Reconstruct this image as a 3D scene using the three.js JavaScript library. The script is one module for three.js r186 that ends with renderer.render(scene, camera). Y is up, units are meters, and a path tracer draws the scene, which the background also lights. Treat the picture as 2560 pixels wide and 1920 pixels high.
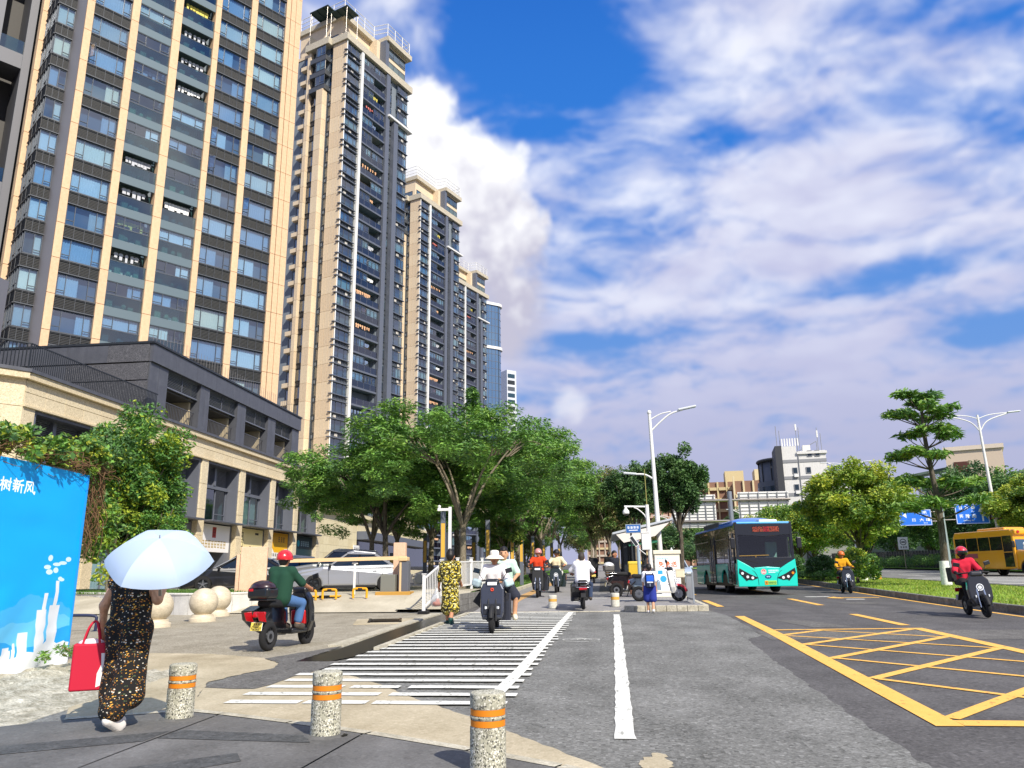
import * as THREE from 'three';
import { mergeGeometries, mergeVertices } from 'three/addons/utils/BufferGeometryUtils.js';
import { RoundedBoxGeometry } from 'three/addons/geometries/RoundedBoxGeometry.js';
import { MarchingCubes } from 'three/addons/objects/MarchingCubes.js';
import { createNoise2D, createNoise3D } from 'simplex-noise';

// ---------------------------------------------------------------- camera
const scene = new THREE.Scene();
const camera = new THREE.PerspectiveCamera(53.06, 4 / 3, 0.1, 4000);
const rad = (d) => (d * Math.PI) / 180;
camera.rotation.order = 'YXZ';
camera.rotation.set(rad(14.0), rad(6.396), rad(-0.7));
camera.position.set(0, 1.45, 0);
scene.add(camera);

// ---------------------------------------------------------------- random and noise
function rng(seed) { let a = seed >>> 0; return () => { a = (a + 0x6d2b79f5) | 0; let t = Math.imul(a ^ (a >>> 15), 1 | a); t = (t + Math.imul(t ^ (t >>> 7), 61 | t)) ^ t; return ((t ^ (t >>> 14)) >>> 0) / 4294967296; }; }
const rnd = rng(77);
const R = (a, b) => a + (b - a) * rnd();
const pick = (arr) => arr[Math.floor(rnd() * arr.length)];
const n2 = createNoise2D(rng(11)), n3 = createNoise3D(rng(12));
const sm = (a, b, x) => { const t = Math.min(1, Math.max(0, (x - a) / (b - a))); return t * t * (3 - 2 * t); };
const mix = (a, b, t) => a + (b - a) * t;
const clamp = (x, a, b) => Math.min(b, Math.max(a, x));
function fbm3(x, y, z, o) { let s = 0, a = 0.5, f = 1; for (let i = 0; i < o; i++) { s += a * n3(x * f, y * f, z * f); a *= 0.5; f *= 2.03; } return s; }
function fbm2(x, y, o) { let s = 0, a = 0.5, f = 1; for (let i = 0; i < o; i++) { s += a * n2(x * f, y * f); a *= 0.5; f *= 2.03; } return s; }

// ---------------------------------------------------------------- sky and sun
const SUN_AZ = rad(38), SUN_EL = rad(41);
const sunDir = new THREE.Vector3(Math.sin(SUN_AZ) * Math.cos(SUN_EL), Math.sin(SUN_EL), Math.cos(SUN_AZ) * Math.cos(SUN_EL));
(function makeSky() {
  const W = 2048, H = 1024, data = new Float32Array(W * H * 4);
  const lin = (r, g, b) => [r, g, b].map((c) => Math.pow(c / 255, 2.2));
  const deep = lin(24, 72, 156), high = lin(50, 108, 186), low = lin(96, 134, 190), hor = lin(148, 156, 186);
  const white = [0.72, 0.73, 0.77], lilac = lin(172, 172, 196), grey = lin(154, 156, 182);
  // soft openings and thick masses of the cloud sheet: azimuth, elevation, width, height (degrees), strength
  const holes = [[-7, 41, 12, 7.5, 0.72], [-1.5, 34.5, 5, 3, 0.5], [-1.5, 16.9, 6, 1.0, 0.75], [21, 19.3, 7, 1.0, 0.55], [28, 14.6, 5, 1.2, 0.6], [10.5, 30, 4, 1.6, 0.5], [32, 36, 8, 4, 0.5], [3, 25, 4, 1.0, 0.3], [19, 30, 5, 1.2, 0.35], [-60, 40, 22, 12, 0.6], [80, 45, 25, 12, 0.4], [150, 40, 30, 15, 0.5], [-130, 50, 28, 15, 0.5]];
  const mass = [[22, 24, 11, 4, 0.2], [10, 36, 9, 3, 0.2], [13, 25, 9, 3, 0.16], [4, 21.5, 7, 2, 0.2], [26, 33, 8, 3, 0.12]];
  const cumuli = [[-15, 30.6, 5.4, 5.0], [-11, 29.2, 4.2, 4.6], [-8.2, 27.4, 3.6, 4.4], [-6.6, 24.8, 2.8, 3.8], [-14, 23, 6.5, 6], [-8.6, 22.4, 4.6, 4.6], [-6.2, 20.6, 3.2, 4.0], [-7.5, 17.5, 5, 3.4], [-1.8, 12.2, 1.7, 1.7], [-26, 25, 8, 7]];
  for (let j = 0; j < H; j++) {
    const th = ((j + 0.5) / H - 0.5) * Math.PI, y = Math.sin(th), ct = Math.cos(th), el = (th * 180) / Math.PI;
    for (let i = 0; i < W; i++) {
      const ph = ((i + 0.5) / W - 0.5) * 2 * Math.PI, x = Math.cos(ph) * ct, z = Math.sin(ph) * ct;
      const k = (j * W + i) * 4;
      let c;
      if (y < -0.02) c = [0.16, 0.16, 0.165];
      else {
        const t1 = sm(-2, 14, el), t2 = sm(10, 32, el), t3 = sm(28, 58, el);
        c = [0, 1, 2].map((q) => mix(mix(mix(hor[q], low[q], t1), high[q], t2), deep[q], t3));
        const az = (Math.atan2(x, -z) * 180) / Math.PI;
        const yy = Math.max(y, 0) + 0.2, px = x / yy, pz = z / yy;
        const wx = fbm2(px * 1.6 + 7, pz * 1.6 + 3, 3) * 0.09, wz = fbm2(px * 1.6 - 9, pz * 1.6 + 5, 3) * 0.09;
        const big = fbm3(px * 1.5 + wx, pz * 2.0 + wz, 4.2, 4), fine = fbm3((px + wx) * 4.6, (pz + wz) * 6.4, 1.7, 5), tiny = fbm2((px + wx) * 15, (pz + wz) * 21, 4);
        let d = 0.62 + 0.46 * big + 0.36 * fine + 0.13 * tiny + 0.42 * (1 - sm(5, 21, el));
        for (const [a, e, w, h, s] of holes) { const q = ((az - a) / w) ** 2 + ((el - e) / h) ** 2; if (q < 9) d -= 0.85 * s * Math.exp(-q); }
        for (const [a, e, w, h, s] of mass) { const q = ((az - a) / w) ** 2 + ((el - e) / h) ** 2; if (q < 9) d += s * Math.exp(-q); }
        const cov = 0.9 * sm(0.16, 0.95, d);
        const lit = clamp(0.42 + 0.7 * fbm2(px * 2.4, pz * 3.0 + 4, 4) + 0.45 * fine + 0.02 * (el - 20), 0, 1);
        const cl = [0, 1, 2].map((q) => mix(mix(grey[q], lilac[q], sm(4, 18, el)), white[q], lit * sm(8, 27, el) * 0.85));
        c = c.map((v, q) => mix(v, cl[q], cov));
        // heaped clouds
        let cu = -1, sum = 0, best = 0;
        for (const [a, e, w, h] of cumuli) {
          const dx = (az - a) / w, dy = (el - e) / h, r2 = dx * dx + dy * dy; if (r2 < 6) { const q = 1 - Math.sqrt(r2); sum += Math.exp(5 * q); if (q > cu) { cu = q; best = dy; } }
        }
        if (sum > 0) {
          cu = Math.log(sum) / 5;
          const n = fbm3(x * 13, y * 13, z * 13, 6), m = fbm3(x * 44 + 3, y * 44, z * 44, 4);
          const dens = cu + 0.5 * n + 0.14 * m, small = el < 15;
          const a = sm(small ? 0.0 : -0.05, small ? 0.8 : mix(0.9, 0.36, sm(17, 26, el)), dens) * (small ? 0.55 : 0.96);
          const up = clamp(0.4 + (el - 25) * 0.1 + 0.7 * fbm3(x * 17 + 9, y * 17, z * 17 + 2, 5) + 0.2 * m, 0, 1);
          const cc = [0, 1, 2].map((q) => mix([0.4, 0.39, 0.48][q], [0.76, 0.76, 0.77][q], small ? 0.75 : up));
          c = c.map((v, q) => mix(v, cc[q], a));
        }
      }
      data[k] = c[0]; data[k + 1] = c[1]; data[k + 2] = c[2]; data[k + 3] = 1;
    }
  }
  const tex = new THREE.DataTexture(data, W, H, THREE.RGBAFormat, THREE.FloatType);
  tex.mapping = THREE.EquirectangularReflectionMapping; tex.magFilter = tex.minFilter = THREE.LinearFilter; tex.needsUpdate = true;
  scene.background = tex; scene.environment = tex; scene.backgroundIntensity = 1.0; scene.environmentIntensity = 1.0;
})();
const sun = new THREE.DirectionalLight(new THREE.Color(1.0, 0.93, 0.82), 4.0);
sun.position.copy(sunDir).multiplyScalar(200); sun.castShadow = true; sun.shadow.mapSize.set(4096, 4096);
Object.assign(sun.shadow.camera, { left: -120, right: 120, top: 120, bottom: -120, near: 1, far: 600 });
scene.add(sun);
const renderer = new THREE.WebGLRenderer({ antialias: true });
renderer.shadowMap.enabled = true; renderer.shadowMap.type = THREE.PCFSoftShadowMap;
renderer.toneMapping = THREE.LinearToneMapping; renderer.toneMappingExposure = 1.46;

// ---------------------------------------------------------------- geometry helpers
const V = (x, y, z) => new THREE.Vector3(x, y, z);
const SLOPE = 0.017;
const gy = (z) => SLOPE * Math.max(-160, Math.min(-z, 400));        // the street climbs gently away from the viewer
function prep(g) {
  if (g.index) g = g.toNonIndexed();
  for (const k of Object.keys(g.attributes)) if (!['position', 'normal', 'uv', 'color'].includes(k)) g.deleteAttribute(k);
  if (!g.attributes.normal) g.computeVertexNormals();
  if (!g.attributes.uv) g.setAttribute('uv', new THREE.Float32BufferAttribute(new Float32Array(g.attributes.position.count * 2), 2));
  return g;
}
function merge(list) {
  const f = list.flat(9).filter(Boolean).map(prep);
  if (f.length === 1) return f[0];
  const col = f.some((g) => g.attributes.color);
  if (!col) return mergeGeometries(f, false);
  for (const g of f) if (!g.attributes.color) g.setAttribute('color', new THREE.Float32BufferAttribute(new Float32Array(g.attributes.position.count * 3).fill(1), 3));
  return mergeGeometries(f, false);
}
// texture coordinates in metres, from the dominant axis of each face
function metreUV(g, s = 1, ox = 0, oy = 0) {
  const p = g.attributes.position, n = g.attributes.normal, uv = g.attributes.uv;
  for (let i = 0; i < p.count; i++) {
    const ax = Math.abs(n.getX(i)), ay = Math.abs(n.getY(i)), az = Math.abs(n.getZ(i));
    let u, v;
    if (ay > ax && ay > az) { u = p.getX(i); v = p.getZ(i); } else if (ax > az) { u = p.getZ(i); v = p.getY(i); } else { u = p.getX(i); v = p.getY(i); }
    uv.setXY(i, (u + ox) * s, (v + oy) * s);
  }
  return g;
}
const tf = (g, x = 0, y = 0, z = 0, rx = 0, ry = 0, rz = 0) => { if (rx || ry || rz) g.applyMatrix4(new THREE.Matrix4().makeRotationFromEuler(new THREE.Euler(rx, ry, rz, 'YXZ'))); g.translate(x, y, z); return g; };
const box = (w, h, d, x = 0, y = 0, z = 0, rx = 0, ry = 0, rz = 0) => tf(new THREE.BoxGeometry(w, h, d), x, y, z, rx, ry, rz);
const rbox = (w, h, d, r, x = 0, y = 0, z = 0, rx = 0, ry = 0, rz = 0, seg = 2) => tf(new RoundedBoxGeometry(w, h, d, seg, Math.min(r, w / 2.01, h / 2.01, d / 2.01)), x, y, z, rx, ry, rz);
const span = (x0, x1, y0, y1, z0, z1) => box(Math.abs(x1 - x0), Math.abs(y1 - y0), Math.abs(z1 - z0), (x0 + x1) / 2, (y0 + y1) / 2, (z0 + z1) / 2);
const cyl = (r0, r1, h, x = 0, y = 0, z = 0, seg = 12, rx = 0, ry = 0, rz = 0, open = false) => tf(new THREE.CylinderGeometry(r1, r0, h, seg, 1, open), x, y, z, rx, ry, rz);
const sph = (r, x = 0, y = 0, z = 0, sx = 1, sy = 1, sz = 1, ws = 18, hs = 12) => { const g = new THREE.SphereGeometry(r, ws, hs); g.scale(sx, sy, sz); return tf(g, x, y, z); };
const lathe = (pts, x = 0, y = 0, z = 0, seg = 24) => tf(new THREE.LatheGeometry(pts.map(([a, b]) => new THREE.Vector2(a, b)), seg), x, y, z);
const bar = (a, b, r, seg = 6) => { const A = V(...a), Bv = V(...b), d = Bv.clone().sub(A), g = new THREE.CylinderGeometry(r, r, d.length(), seg, 1); g.applyQuaternion(new THREE.Quaternion().setFromUnitVectors(V(0, 1, 0), d.clone().normalize())); const m = A.add(Bv).multiplyScalar(0.5); g.translate(m.x, m.y, m.z); return g; };
const beam = (a, b, w, h) => { const A = V(...a), Bv = V(...b), d = Bv.clone().sub(A), g = new THREE.BoxGeometry(w, h, d.length()); const m = new THREE.Matrix4().lookAt(Bv, A, V(0, 1, 0)); g.applyMatrix4(m); const c = A.add(Bv).multiplyScalar(0.5); g.translate(c.x, c.y, c.z); return g; };
const tube = (pts, r, seg = 16, rs = 8, closed = false) => new THREE.TubeGeometry(new THREE.CatmullRomCurve3(pts.map((p) => V(...p)), closed, 'catmullrom', 0.5), seg, r, rs, closed);
function extrude(pts, depth, bevel = 0, holes = []) {
  const s = new THREE.Shape(pts.map(([a, b]) => new THREE.Vector2(a, b)));
  for (const h of holes) s.holes.push(new THREE.Path(h.map(([a, b]) => new THREE.Vector2(a, b))));
  return new THREE.ExtrudeGeometry(s, { depth, bevelEnabled: bevel > 0, bevelThickness: bevel, bevelSize: bevel, bevelSegments: 2, curveSegments: 10 });
}
// a grid surface from rows of points
function loft(rows, closeU = false) {
  const nu = rows[0].length, nv = rows.length, pos = [], uv = [], idx = [];
  for (let j = 0; j < nv; j++) for (let i = 0; i < nu; i++) { pos.push(...rows[j][i]); uv.push(i / (nu - 1), j / (nv - 1)); }
  for (let j = 0; j < nv - 1; j++) for (let i = 0; i < (closeU ? nu : nu - 1); i++) { const a = j * nu + i, b = j * nu + ((i + 1) % nu), c = a + nu, d = b + nu; idx.push(a, b, d, a, d, c); }
  const g = new THREE.BufferGeometry(); g.setAttribute('position', new THREE.Float32BufferAttribute(pos, 3)); g.setAttribute('uv', new THREE.Float32BufferAttribute(uv, 2)); g.setIndex(idx); g.computeVertexNormals(); return g;
}
// flat polygon on the ground; follows the slope of the street
function sheet(pts, off = 0, hf = (x, z) => gy(z)) {
  const tri = THREE.ShapeUtils.triangulateShape(pts.map(([a, b]) => new THREE.Vector2(a, b)), []);
  const pos = [], uv = [];
  for (const t of tri) {
    let [a, b, c] = t.map((i) => pts[i]);
    if ((b[0] - a[0]) * (c[1] - a[1]) - (b[1] - a[1]) * (c[0] - a[0]) > 0) [b, c] = [c, b];
    for (const [x, z] of [a, b, c]) { pos.push(x, hf(x, z) + off, z); uv.push(x, z); }
  }
  const g = new THREE.BufferGeometry(); g.setAttribute('position', new THREE.Float32BufferAttribute(pos, 3)); g.setAttribute('uv', new THREE.Float32BufferAttribute(uv, 2)); g.computeVertexNormals(); return g;
}
function gridSheet(x0, x1, z0, z1, nx, nz, hf) {
  const rows = []; for (let j = 0; j <= nz; j++) { const r = []; for (let i = 0; i <= nx; i++) { const x = mix(x0, x1, i / nx), z = mix(z0, z1, j / nz); r.push([x, hf(x, z), z]); } rows.push(r); }
  const g = loft(rows); const p = g.attributes.position, uv = g.attributes.uv; for (let i = 0; i < p.count; i++) uv.setXY(i, p.getX(i), p.getZ(i));
  return g;
}
const lineQuad = (a, b, w, ext = 0) => { const dx = b[0] - a[0], dz = b[1] - a[1], l = Math.hypot(dx, dz), nx = (-dz / l) * w / 2, nz = (dx / l) * w / 2, ex = (dx / l) * ext, ez = (dz / l) * ext; return [[a[0] - ex + nx, a[1] - ez + nz], [b[0] + ex + nx, b[1] + ez + nz], [b[0] + ex - nx, b[1] + ez - nz], [a[0] - ex - nx, a[1] - ez - nz]]; };

// ---------------------------------------------------------------- naming helpers
const taken = {};
function numbered(n) { const k = (taken[n] = (taken[n] ?? -1) + 1); return k ? n + '_' + String(k).padStart(3, '0') : n; }
function part(name, geos, mat, parent, label) {
  let g = merge([geos]); if (mat.userData.metre) metreUV(g, mat.userData.metre);
  const m = new THREE.Mesh(g, mat); m.name = name; m.castShadow = m.receiveShadow = true; if (label) m.userData.label = label; parent.add(m); return m;
}
function thing(name, label, category, x = 0, y = 0, z = 0, turn = 0, group) {
  const o = new THREE.Group(); o.name = numbered(name); o.position.set(x, y, z); o.rotation.y = turn; o.userData = { label, category }; if (group) o.userData.group = group; scene.add(o); return o;
}
function solo(name, geos, mat, label, category, group) { const m = part(numbered(name), geos, mat, scene); m.userData = { label, category }; if (group) m.userData.group = group; return m; }
function struct(name, geos, mat) { const m = part(numbered(name), geos, mat, scene); m.userData = { kind: 'structure' }; return m; }
function stuffPart(name, geos, mat, parent) { const m = part(name, geos, mat, parent); m.userData.kind = 'stuff'; return m; }
function copyOf(src, name, label, x, y, z, turn = 0, group) { const c = src.clone(); c.name = numbered(name); c.position.set(x, y, z); c.rotation.y = turn; c.userData = { ...src.userData, label }; if (group) c.userData.group = group; scene.add(c); return c; }

// ---------------------------------------------------------------- textures and materials
function noiseTex(size, metres, fn, srgb = true) {       // fn(x, y in 0..1 turns) -> [r, g, b] in 0..255
  const d = new Uint8Array(size * size * 4);
  for (let j = 0; j < size; j++) for (let i = 0; i < size; i++) { const c = fn(i / size, j / size), k = (j * size + i) * 4; d[k] = clamp(c[0], 0, 255); d[k + 1] = clamp(c[1], 0, 255); d[k + 2] = clamp(c[2], 0, 255); d[k + 3] = 255; }
  const t = new THREE.DataTexture(d, size, size); t.wrapS = t.wrapT = THREE.RepeatWrapping; t.magFilter = THREE.LinearFilter; t.minFilter = THREE.LinearMipmapLinearFilter; t.generateMipmaps = true; if (srgb) t.colorSpace = THREE.SRGBColorSpace; t.repeat.set(1 / metres, 1 / metres); t.needsUpdate = true; return t;
}
// noise that wraps at the tile's edge
function wrap(u, v, f, o = 4, s = 0) { const a = u * 2 * Math.PI, b = v * 2 * Math.PI; const r = f / 6.283; let sum = 0, amp = 0.5, k = 1; for (let i = 0; i < o; i++) { sum += amp * (n3(Math.cos(a) * r * k + s, Math.sin(a) * r * k, Math.cos(b) * r * k) + n3(Math.sin(b) * r * k + s, Math.cos(a) * r * k + 5, Math.sin(a) * r * k - 3)) * 0.7; amp *= 0.5; k *= 2; } return sum; }
function mat(color, rough = 0.7, o = {}) {
  const { metre, ...rest } = o; const m = new THREE.MeshPhysicalMaterial({ roughness: rough, ...rest });
  if (Array.isArray(color)) m.color.setRGB(...color); else m.color.set(color);
  if (metre) m.userData.metre = metre; return m;
}
// ---------------------------------------------------------------- ground materials
const sp = rng(5);
const hsh = (a, b, s) => { let h = Math.imul(a + s * 7919, 374761393) + Math.imul(b, 668265263); h = Math.imul(h ^ (h >>> 13), 1274126177); return ((h ^ (h >>> 16)) >>> 0) / 4294967296; };
const asphaltTex = (size, m, base, amp, grain, tint, f = 9) => { const c1 = Math.max(1, Math.round((0.016 / m) * size)), c2 = Math.max(1, Math.round((0.034 / m) * size)); return noiseTex(size, m, (u, v) => { const i = Math.floor(u * size), j = Math.floor(v * size), g1 = hsh(Math.floor(i / c1), Math.floor(j / c1), 3), g2 = hsh(Math.floor(i / c2), Math.floor(j / c2), 5), n = wrap(u, v, f, 4, base) * amp + (sp() - 0.5) * grain * 0.5 + (g1 - 0.5) * grain * 0.9 + (g2 > 0.9 ? grain * 0.5 : g2 < 0.1 ? -grain * 0.5 : 0); return [base + n + tint[0], base + n + tint[1], base + n + tint[2]]; }); };
const bumpTex = (size, m) => noiseTex(size, m, () => { const s = 90 + sp() * 120; return [s, s, s]; }, false);
const rough1 = bumpTex(512, 1.6);
const mNewAsphalt = mat('#ffffff', 0.88, { map: asphaltTex(1024, 9, 82, 16, 22, [4, 2, 0]), bumpMap: rough1, bumpScale: 0.003 });
const mOldAsphalt = mat('#ffffff', 0.92, { map: asphaltTex(2048, 9, 113, 22, 36, [2, 2, -3]), bumpMap: rough1, bumpScale: 0.005 });
const mPaleAsphalt = mat('#ffffff', 0.92, { map: asphaltTex(1024, 8, 142, 20, 34, [9, 2, -16]), bumpMap: rough1, bumpScale: 0.004 });
const mPatchAsphalt = mat('#ffffff', 0.92, { map: asphaltTex(1024, 6, 96, 12, 32, [4, 2, -3]), bumpMap: rough1, bumpScale: 0.004 });
const mConcrete = mat('#ffffff', 0.9, { map: asphaltTex(1024, 7, 164, 26, 16, [12, 0, -28], 7), bumpMap: rough1, bumpScale: 0.0015 });
const mLotConcrete = mat('#ffffff', 0.9, { map: asphaltTex(1024, 8, 172, 24, 12, [8, 0, -22], 6) });
const mPave = mat('#ffffff', 0.85, { map: asphaltTex(1024, 5, 99, 20, 14, [3, 2, -1], 6) });
const mPaveDark = mat('#ffffff', 0.85, { map: asphaltTex(512, 2, 78, 12, 22, [0, 1, 0], 8) });
const mWalk = mat('#ffffff', 0.85, { map: asphaltTex(1024, 6, 138, 12, 16, [4, 2, 0], 8) });
const mKerb = mat('#ffffff', 0.85, { map: asphaltTex(512, 2.5, 176, 26, 26, [6, 0, -20], 7), metre: 1 });
const mKerbGrey = mat('#ffffff', 0.88, { map: asphaltTex(512, 2.5, 120, 30, 26, [2, 0, -6], 7), metre: 1 });
const mRoadWhite = mat('#ffffff', 0.75, { map: noiseTex(512, 2.2, (u, v) => { const w = wrap(u, v, 26, 4, 3), s = w + 0.4 * wrap(u, v, 6, 2, 8) > 0.42 ? 62 : 0; const b = 226 - s + (sp() - 0.5) * 22; return [b, b, b - 10]; }) });
const mRoadYellow = mat('#ffffff', 0.75, { map: noiseTex(512, 2.6, (u, v) => { const w = wrap(u, v, 24, 4, 3) > 0.46 ? 42 : 0; const b = (sp() - 0.5) * 20 + 10 * wrap(u, v, 6, 3, 1); return [240 - w + b, 186 - w + b, 88 - w * 0.3 + b]; }) });
const mTactile = mat('#ffffff', 0.85, { map: asphaltTex(256, 2, 160, 14, 24, [36, -4, -58]) });
const mSteel = mat('#4a3d31', 0.32, { metalness: 0.25, map: asphaltTex(512, 2, 86, 34, 14, [8, 0, -12], 8) });
const mSoil = mat('#6d5a43', 0.95);
const grassTexFn = (b) => (u, v) => { const n = wrap(u, v, 12, 4, b) * 38 + (sp() - 0.5) * 46; return [92 + n + b * 1.4, 136 + n + b, 34 + n * 0.3]; };
const mTurf = mat('#ffffff', 0.95, { map: noiseTex(512, 3, grassTexFn(0)) });
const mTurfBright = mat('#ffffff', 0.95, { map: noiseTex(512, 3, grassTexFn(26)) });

// ---------------------------------------------------------------- ground
const off = 0.004;
struct('road', gridSheet(-420, 420, 60, -700, 8, 16, (x, z) => gy(z)), mNewAsphalt);
const seam = [[2.43, -23.22], [2.62, -24.15], [3.0, -24.1], [3.2, -21.5], [3.1, -17.56], [2.98, -15.9], [2.6, -15.34], [2.54, -14.5], [2.5, -13.6], [2.45, -12.6], [2.39, -11.7], [2.41, -11.06], [2.36, -10.66], [2.35, -10.07], [2.31, -9.64], [2.33, -9.25], [2.29, -8.85], [2.31, -8.56], [2.26, -8.12], [2.28, -7.81], [2.24, -7.53], [2.27, -7.27], [2.25, -7.03], [2.27, -6.76], [2.22, -6.51], [2.24, -6.19]];
const jag = (pts, amp, step = 0.12) => { const o = []; for (let i = 0; i < pts.length - 1; i++) { const [a, b] = [pts[i], pts[i + 1]], l = Math.hypot(b[0] - a[0], b[1] - a[1]), n = Math.max(1, Math.round(l / step)); for (let k = 0; k < n; k++) { const t = k / n; o.push([mix(a[0], b[0], t) + (k ? R(-amp, amp) : 0), mix(a[1], b[1], t) + (k ? R(-amp, amp) : 0)]); } } o.push(pts[pts.length - 1]); return o; };
struct('side_road', sheet([...jag(seam, 0.022), [2.2, 6], [-30, 6], [-30, -27], [-14, -27], [-4.0, -23.4]], off), mOldAsphalt);
struct('forecourt', sheet([[-4.72, -11.9], [-4.66, -23.3], [-12, -24], [-30, -31], [-30, -8], [-9.4, -13.38], [-7.87, -13.13], [-6.68, -13.04], [-5.45, -12.46]], off * 2), mPaleAsphalt);
struct('concrete_yard', sheet([...jag([[-9.4, -13.38], [-7.87, -13.13], [-6.68, -13.04], [-5.45, -12.46], [-4.85, -11.76], [-4.74, -11.24], [-4.91, -10.81], [-5.07, -9.96], [-4.87, -9.46], [-4.27, -8.03]], 0.03), [-5.28, -7.53], [-6.17, -8.88], [-6.6, -9.3], [-9, -11], [-30, -9], [-30, -14]], off * 3), mConcrete);
const crack = jag([[-4.25, -11.0], [-3.6, -10.78], [-3.11, -10.18], [-2.6, -9.54], [-2.12, -8.84], [-1.68, -8.25], [-1.31, -7.8], [-0.86, -7.15], [-0.6, -6.8], [-0.39, -6.5], [-0.09, -6.06], [0.3, -5.2], [0.6, -4.5]], 0.02);
struct('concrete_apron', sheet([...crack, [0.1, -5.0], [-0.36, -6.06], [-1.08, -6.52], [-2.07, -7.08], [-2.96, -7.51], [-3.83, -7.88], [-4.27, -8.03], [-4.87, -9.46], [-4.46, -9.37], [-4.19, -9.37], [-4.12, -9.72], [-4.12, -10.4], [-4.02, -10.74]], off * 4), mConcrete);
struct('asphalt_patch', sheet([...jag([[-4.87, -9.46], [-4.91, -9.99], [-4.92, -10.47], [-4.74, -11.18], [-4.9, -11.78], [-5.37, -12.32], [-5.12, -13.05], [-4.7, -14.2], [-4.72, -12.0], [-4.0, -11.99], [-3.98, -11.5], [-4.02, -10.74], [-4.12, -10.4], [-4.12, -9.72], [-4.19, -9.37], [-4.46, -9.37]], 0.02)], off * 5), mPatchAsphalt);
// small repair in the lane
struct('mortar_spot', sheet(jag([[0.2, -6.15], [0.32, -6.5], [0.42, -6.45], [0.45, -6.1], [0.36, -5.85], [0.24, -5.9], [0.2, -6.15]], 0.03, 0.05), off * 2), mConcrete);
// foreground pavement: slabs with open joints, edged by a flush kerb
const pe = [[-5.28, -7.45], [-4.27, -7.95], [-3.83, -7.79], [-2.96, -7.41], [-2.07, -6.98], [-1.08, -6.42], [-0.36, -5.96], [0.5, -5.3]];
const pv = new THREE.Group(); pv.name = 'pavement'; pv.userData = { kind: 'structure' }; scene.add(pv);
for (const pts of [[[-5.4, -7.35], [-4.27, -7.93], [-3.84, -7.77], [-3.88, -6.5], [-4.0, 3], [-12, 3], [-12, -4.2], [-7, -5.9]], [[-3.82, -7.76], [-2.96, -7.39], [-2.13, -6.99], [-2.22, -5.9], [-2.8, -0.5], [-3.98, -0.5], [-3.86, -6.5]], [[-2.11, -6.98], [-1.08, -6.4], [-0.36, -5.94], [0.45, -5.28], [1.2, -2.6], [1.2, 3], [-2.76, 3], [-2.78, -0.5], [-2.2, -5.9]]]) part('slab', sheet(pts, 0.022), mPave, pv);
for (const pts of [[[-5.3, -6.2], [-3.9, -7.0], [-3.9, -6.6], [-5.3, -5.8]], [[-3.82, -7.05], [-2.6, -6.9], [-2.45, -6.62], [-3.84, -6.72]], [[-4.6, -4.9], [-2.9, -6.25], [-2.75, -6.0], [-4.3, -4.5]]]) part('brick_band', sheet(pts, 0.026), mPaveDark, pv);
part('manhole_cover', tf(new THREE.CircleGeometry(0.055, 24), -2.28, gy(-6.9) + 0.03, -6.9, -Math.PI / 2 + 0.017), mSteel, pv);
for (let i = 0; i < pe.length - 1; i++) {
  const a = pe[i], b = pe[i + 1], l = Math.hypot(b[0] - a[0], b[1] - a[1]), n = Math.max(1, Math.round(l / 0.8));
  for (let k = 0; k < n; k++) { const p = [mix(a[0], b[0], (k + 0.01) / n), mix(a[1], b[1], (k + 0.01) / n) - 0.055], q = [mix(a[0], b[0], (k + 0.985) / n), mix(a[1], b[1], (k + 0.985) / n) - 0.055]; part('kerb_stone', sheet(lineQuad(p, q, 0.11), 0.024), mKerb, pv); }
}
// crossing stripes between the drain and the cycle lane
const mk = (name, label, group) => { const o = new THREE.Group(); o.name = numbered(name); o.userData = { kind: 'structure' }; scene.add(o); return o; };
const zebra = mk('crossing_markings');
let zz = -8.5; const stripes = [];
for (let i = 0; zz > -23.3; i++) {
  const w = 0.2, xl = zz > -11 ? -4.12 : mix(-3.98, -3.86, sm(-11, -22, zz)), xr = mix(-1.02, -0.82, sm(-8, -22, zz));
  const xs = [xl + R(-0.05, 0.05)]; if (zz > -9.9) { let q = xl; while (q < -2.6) { q += R(0.5, 1.1); xs.push(q, q + R(0.03, 0.12)); } } xs.push(xr + R(-0.03, 0.03));
  for (let k = 0; k + 1 < xs.length; k += 2) if (xs[k + 1] - xs[k] > 0.1) {
    const a = jag([[xs[k], zz - w / 2], [xs[k + 1], zz - w / 2]], 0.008, 0.25), b = jag([[xs[k + 1], zz + w / 2], [xs[k], zz + w / 2]], 0.008, 0.25);
    part('stripe', sheet([...a, ...b], 0.024), mRoadWhite, zebra);
  }
  zz -= 0.52;
}
part('lane_line', sheet([[-1.33, -8.42], [-1.24, -10.94], [-1.12, -18.7], [-1.03, -23.1], [-0.88, -23.1], [-0.96, -18.7], [-1.08, -10.94], [-1.17, -8.42]], 0.028), mRoadWhite, zebra);
const la = [[0.13, -6.95], [0.16, -9.01], [0.2, -11.94], [0.26, -17.04], [0.33, -22.69]];
{ const l = [], r = []; for (let i = 0; i < la.length - 1; i++) for (let k = 0; k < 12; k++) { const t = k / 12, x = mix(la[i][0], la[i + 1][0], t), z = mix(la[i][1], la[i + 1][1], t), w = 0.082; l.push([x - w + R(-0.012, 0.012), z]); r.push([x + w + R(-0.01, 0.01), z]); }
  part('lane_line', sheet([...l, ...r.reverse()], 0.012), mRoadWhite, zebra); }
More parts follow.
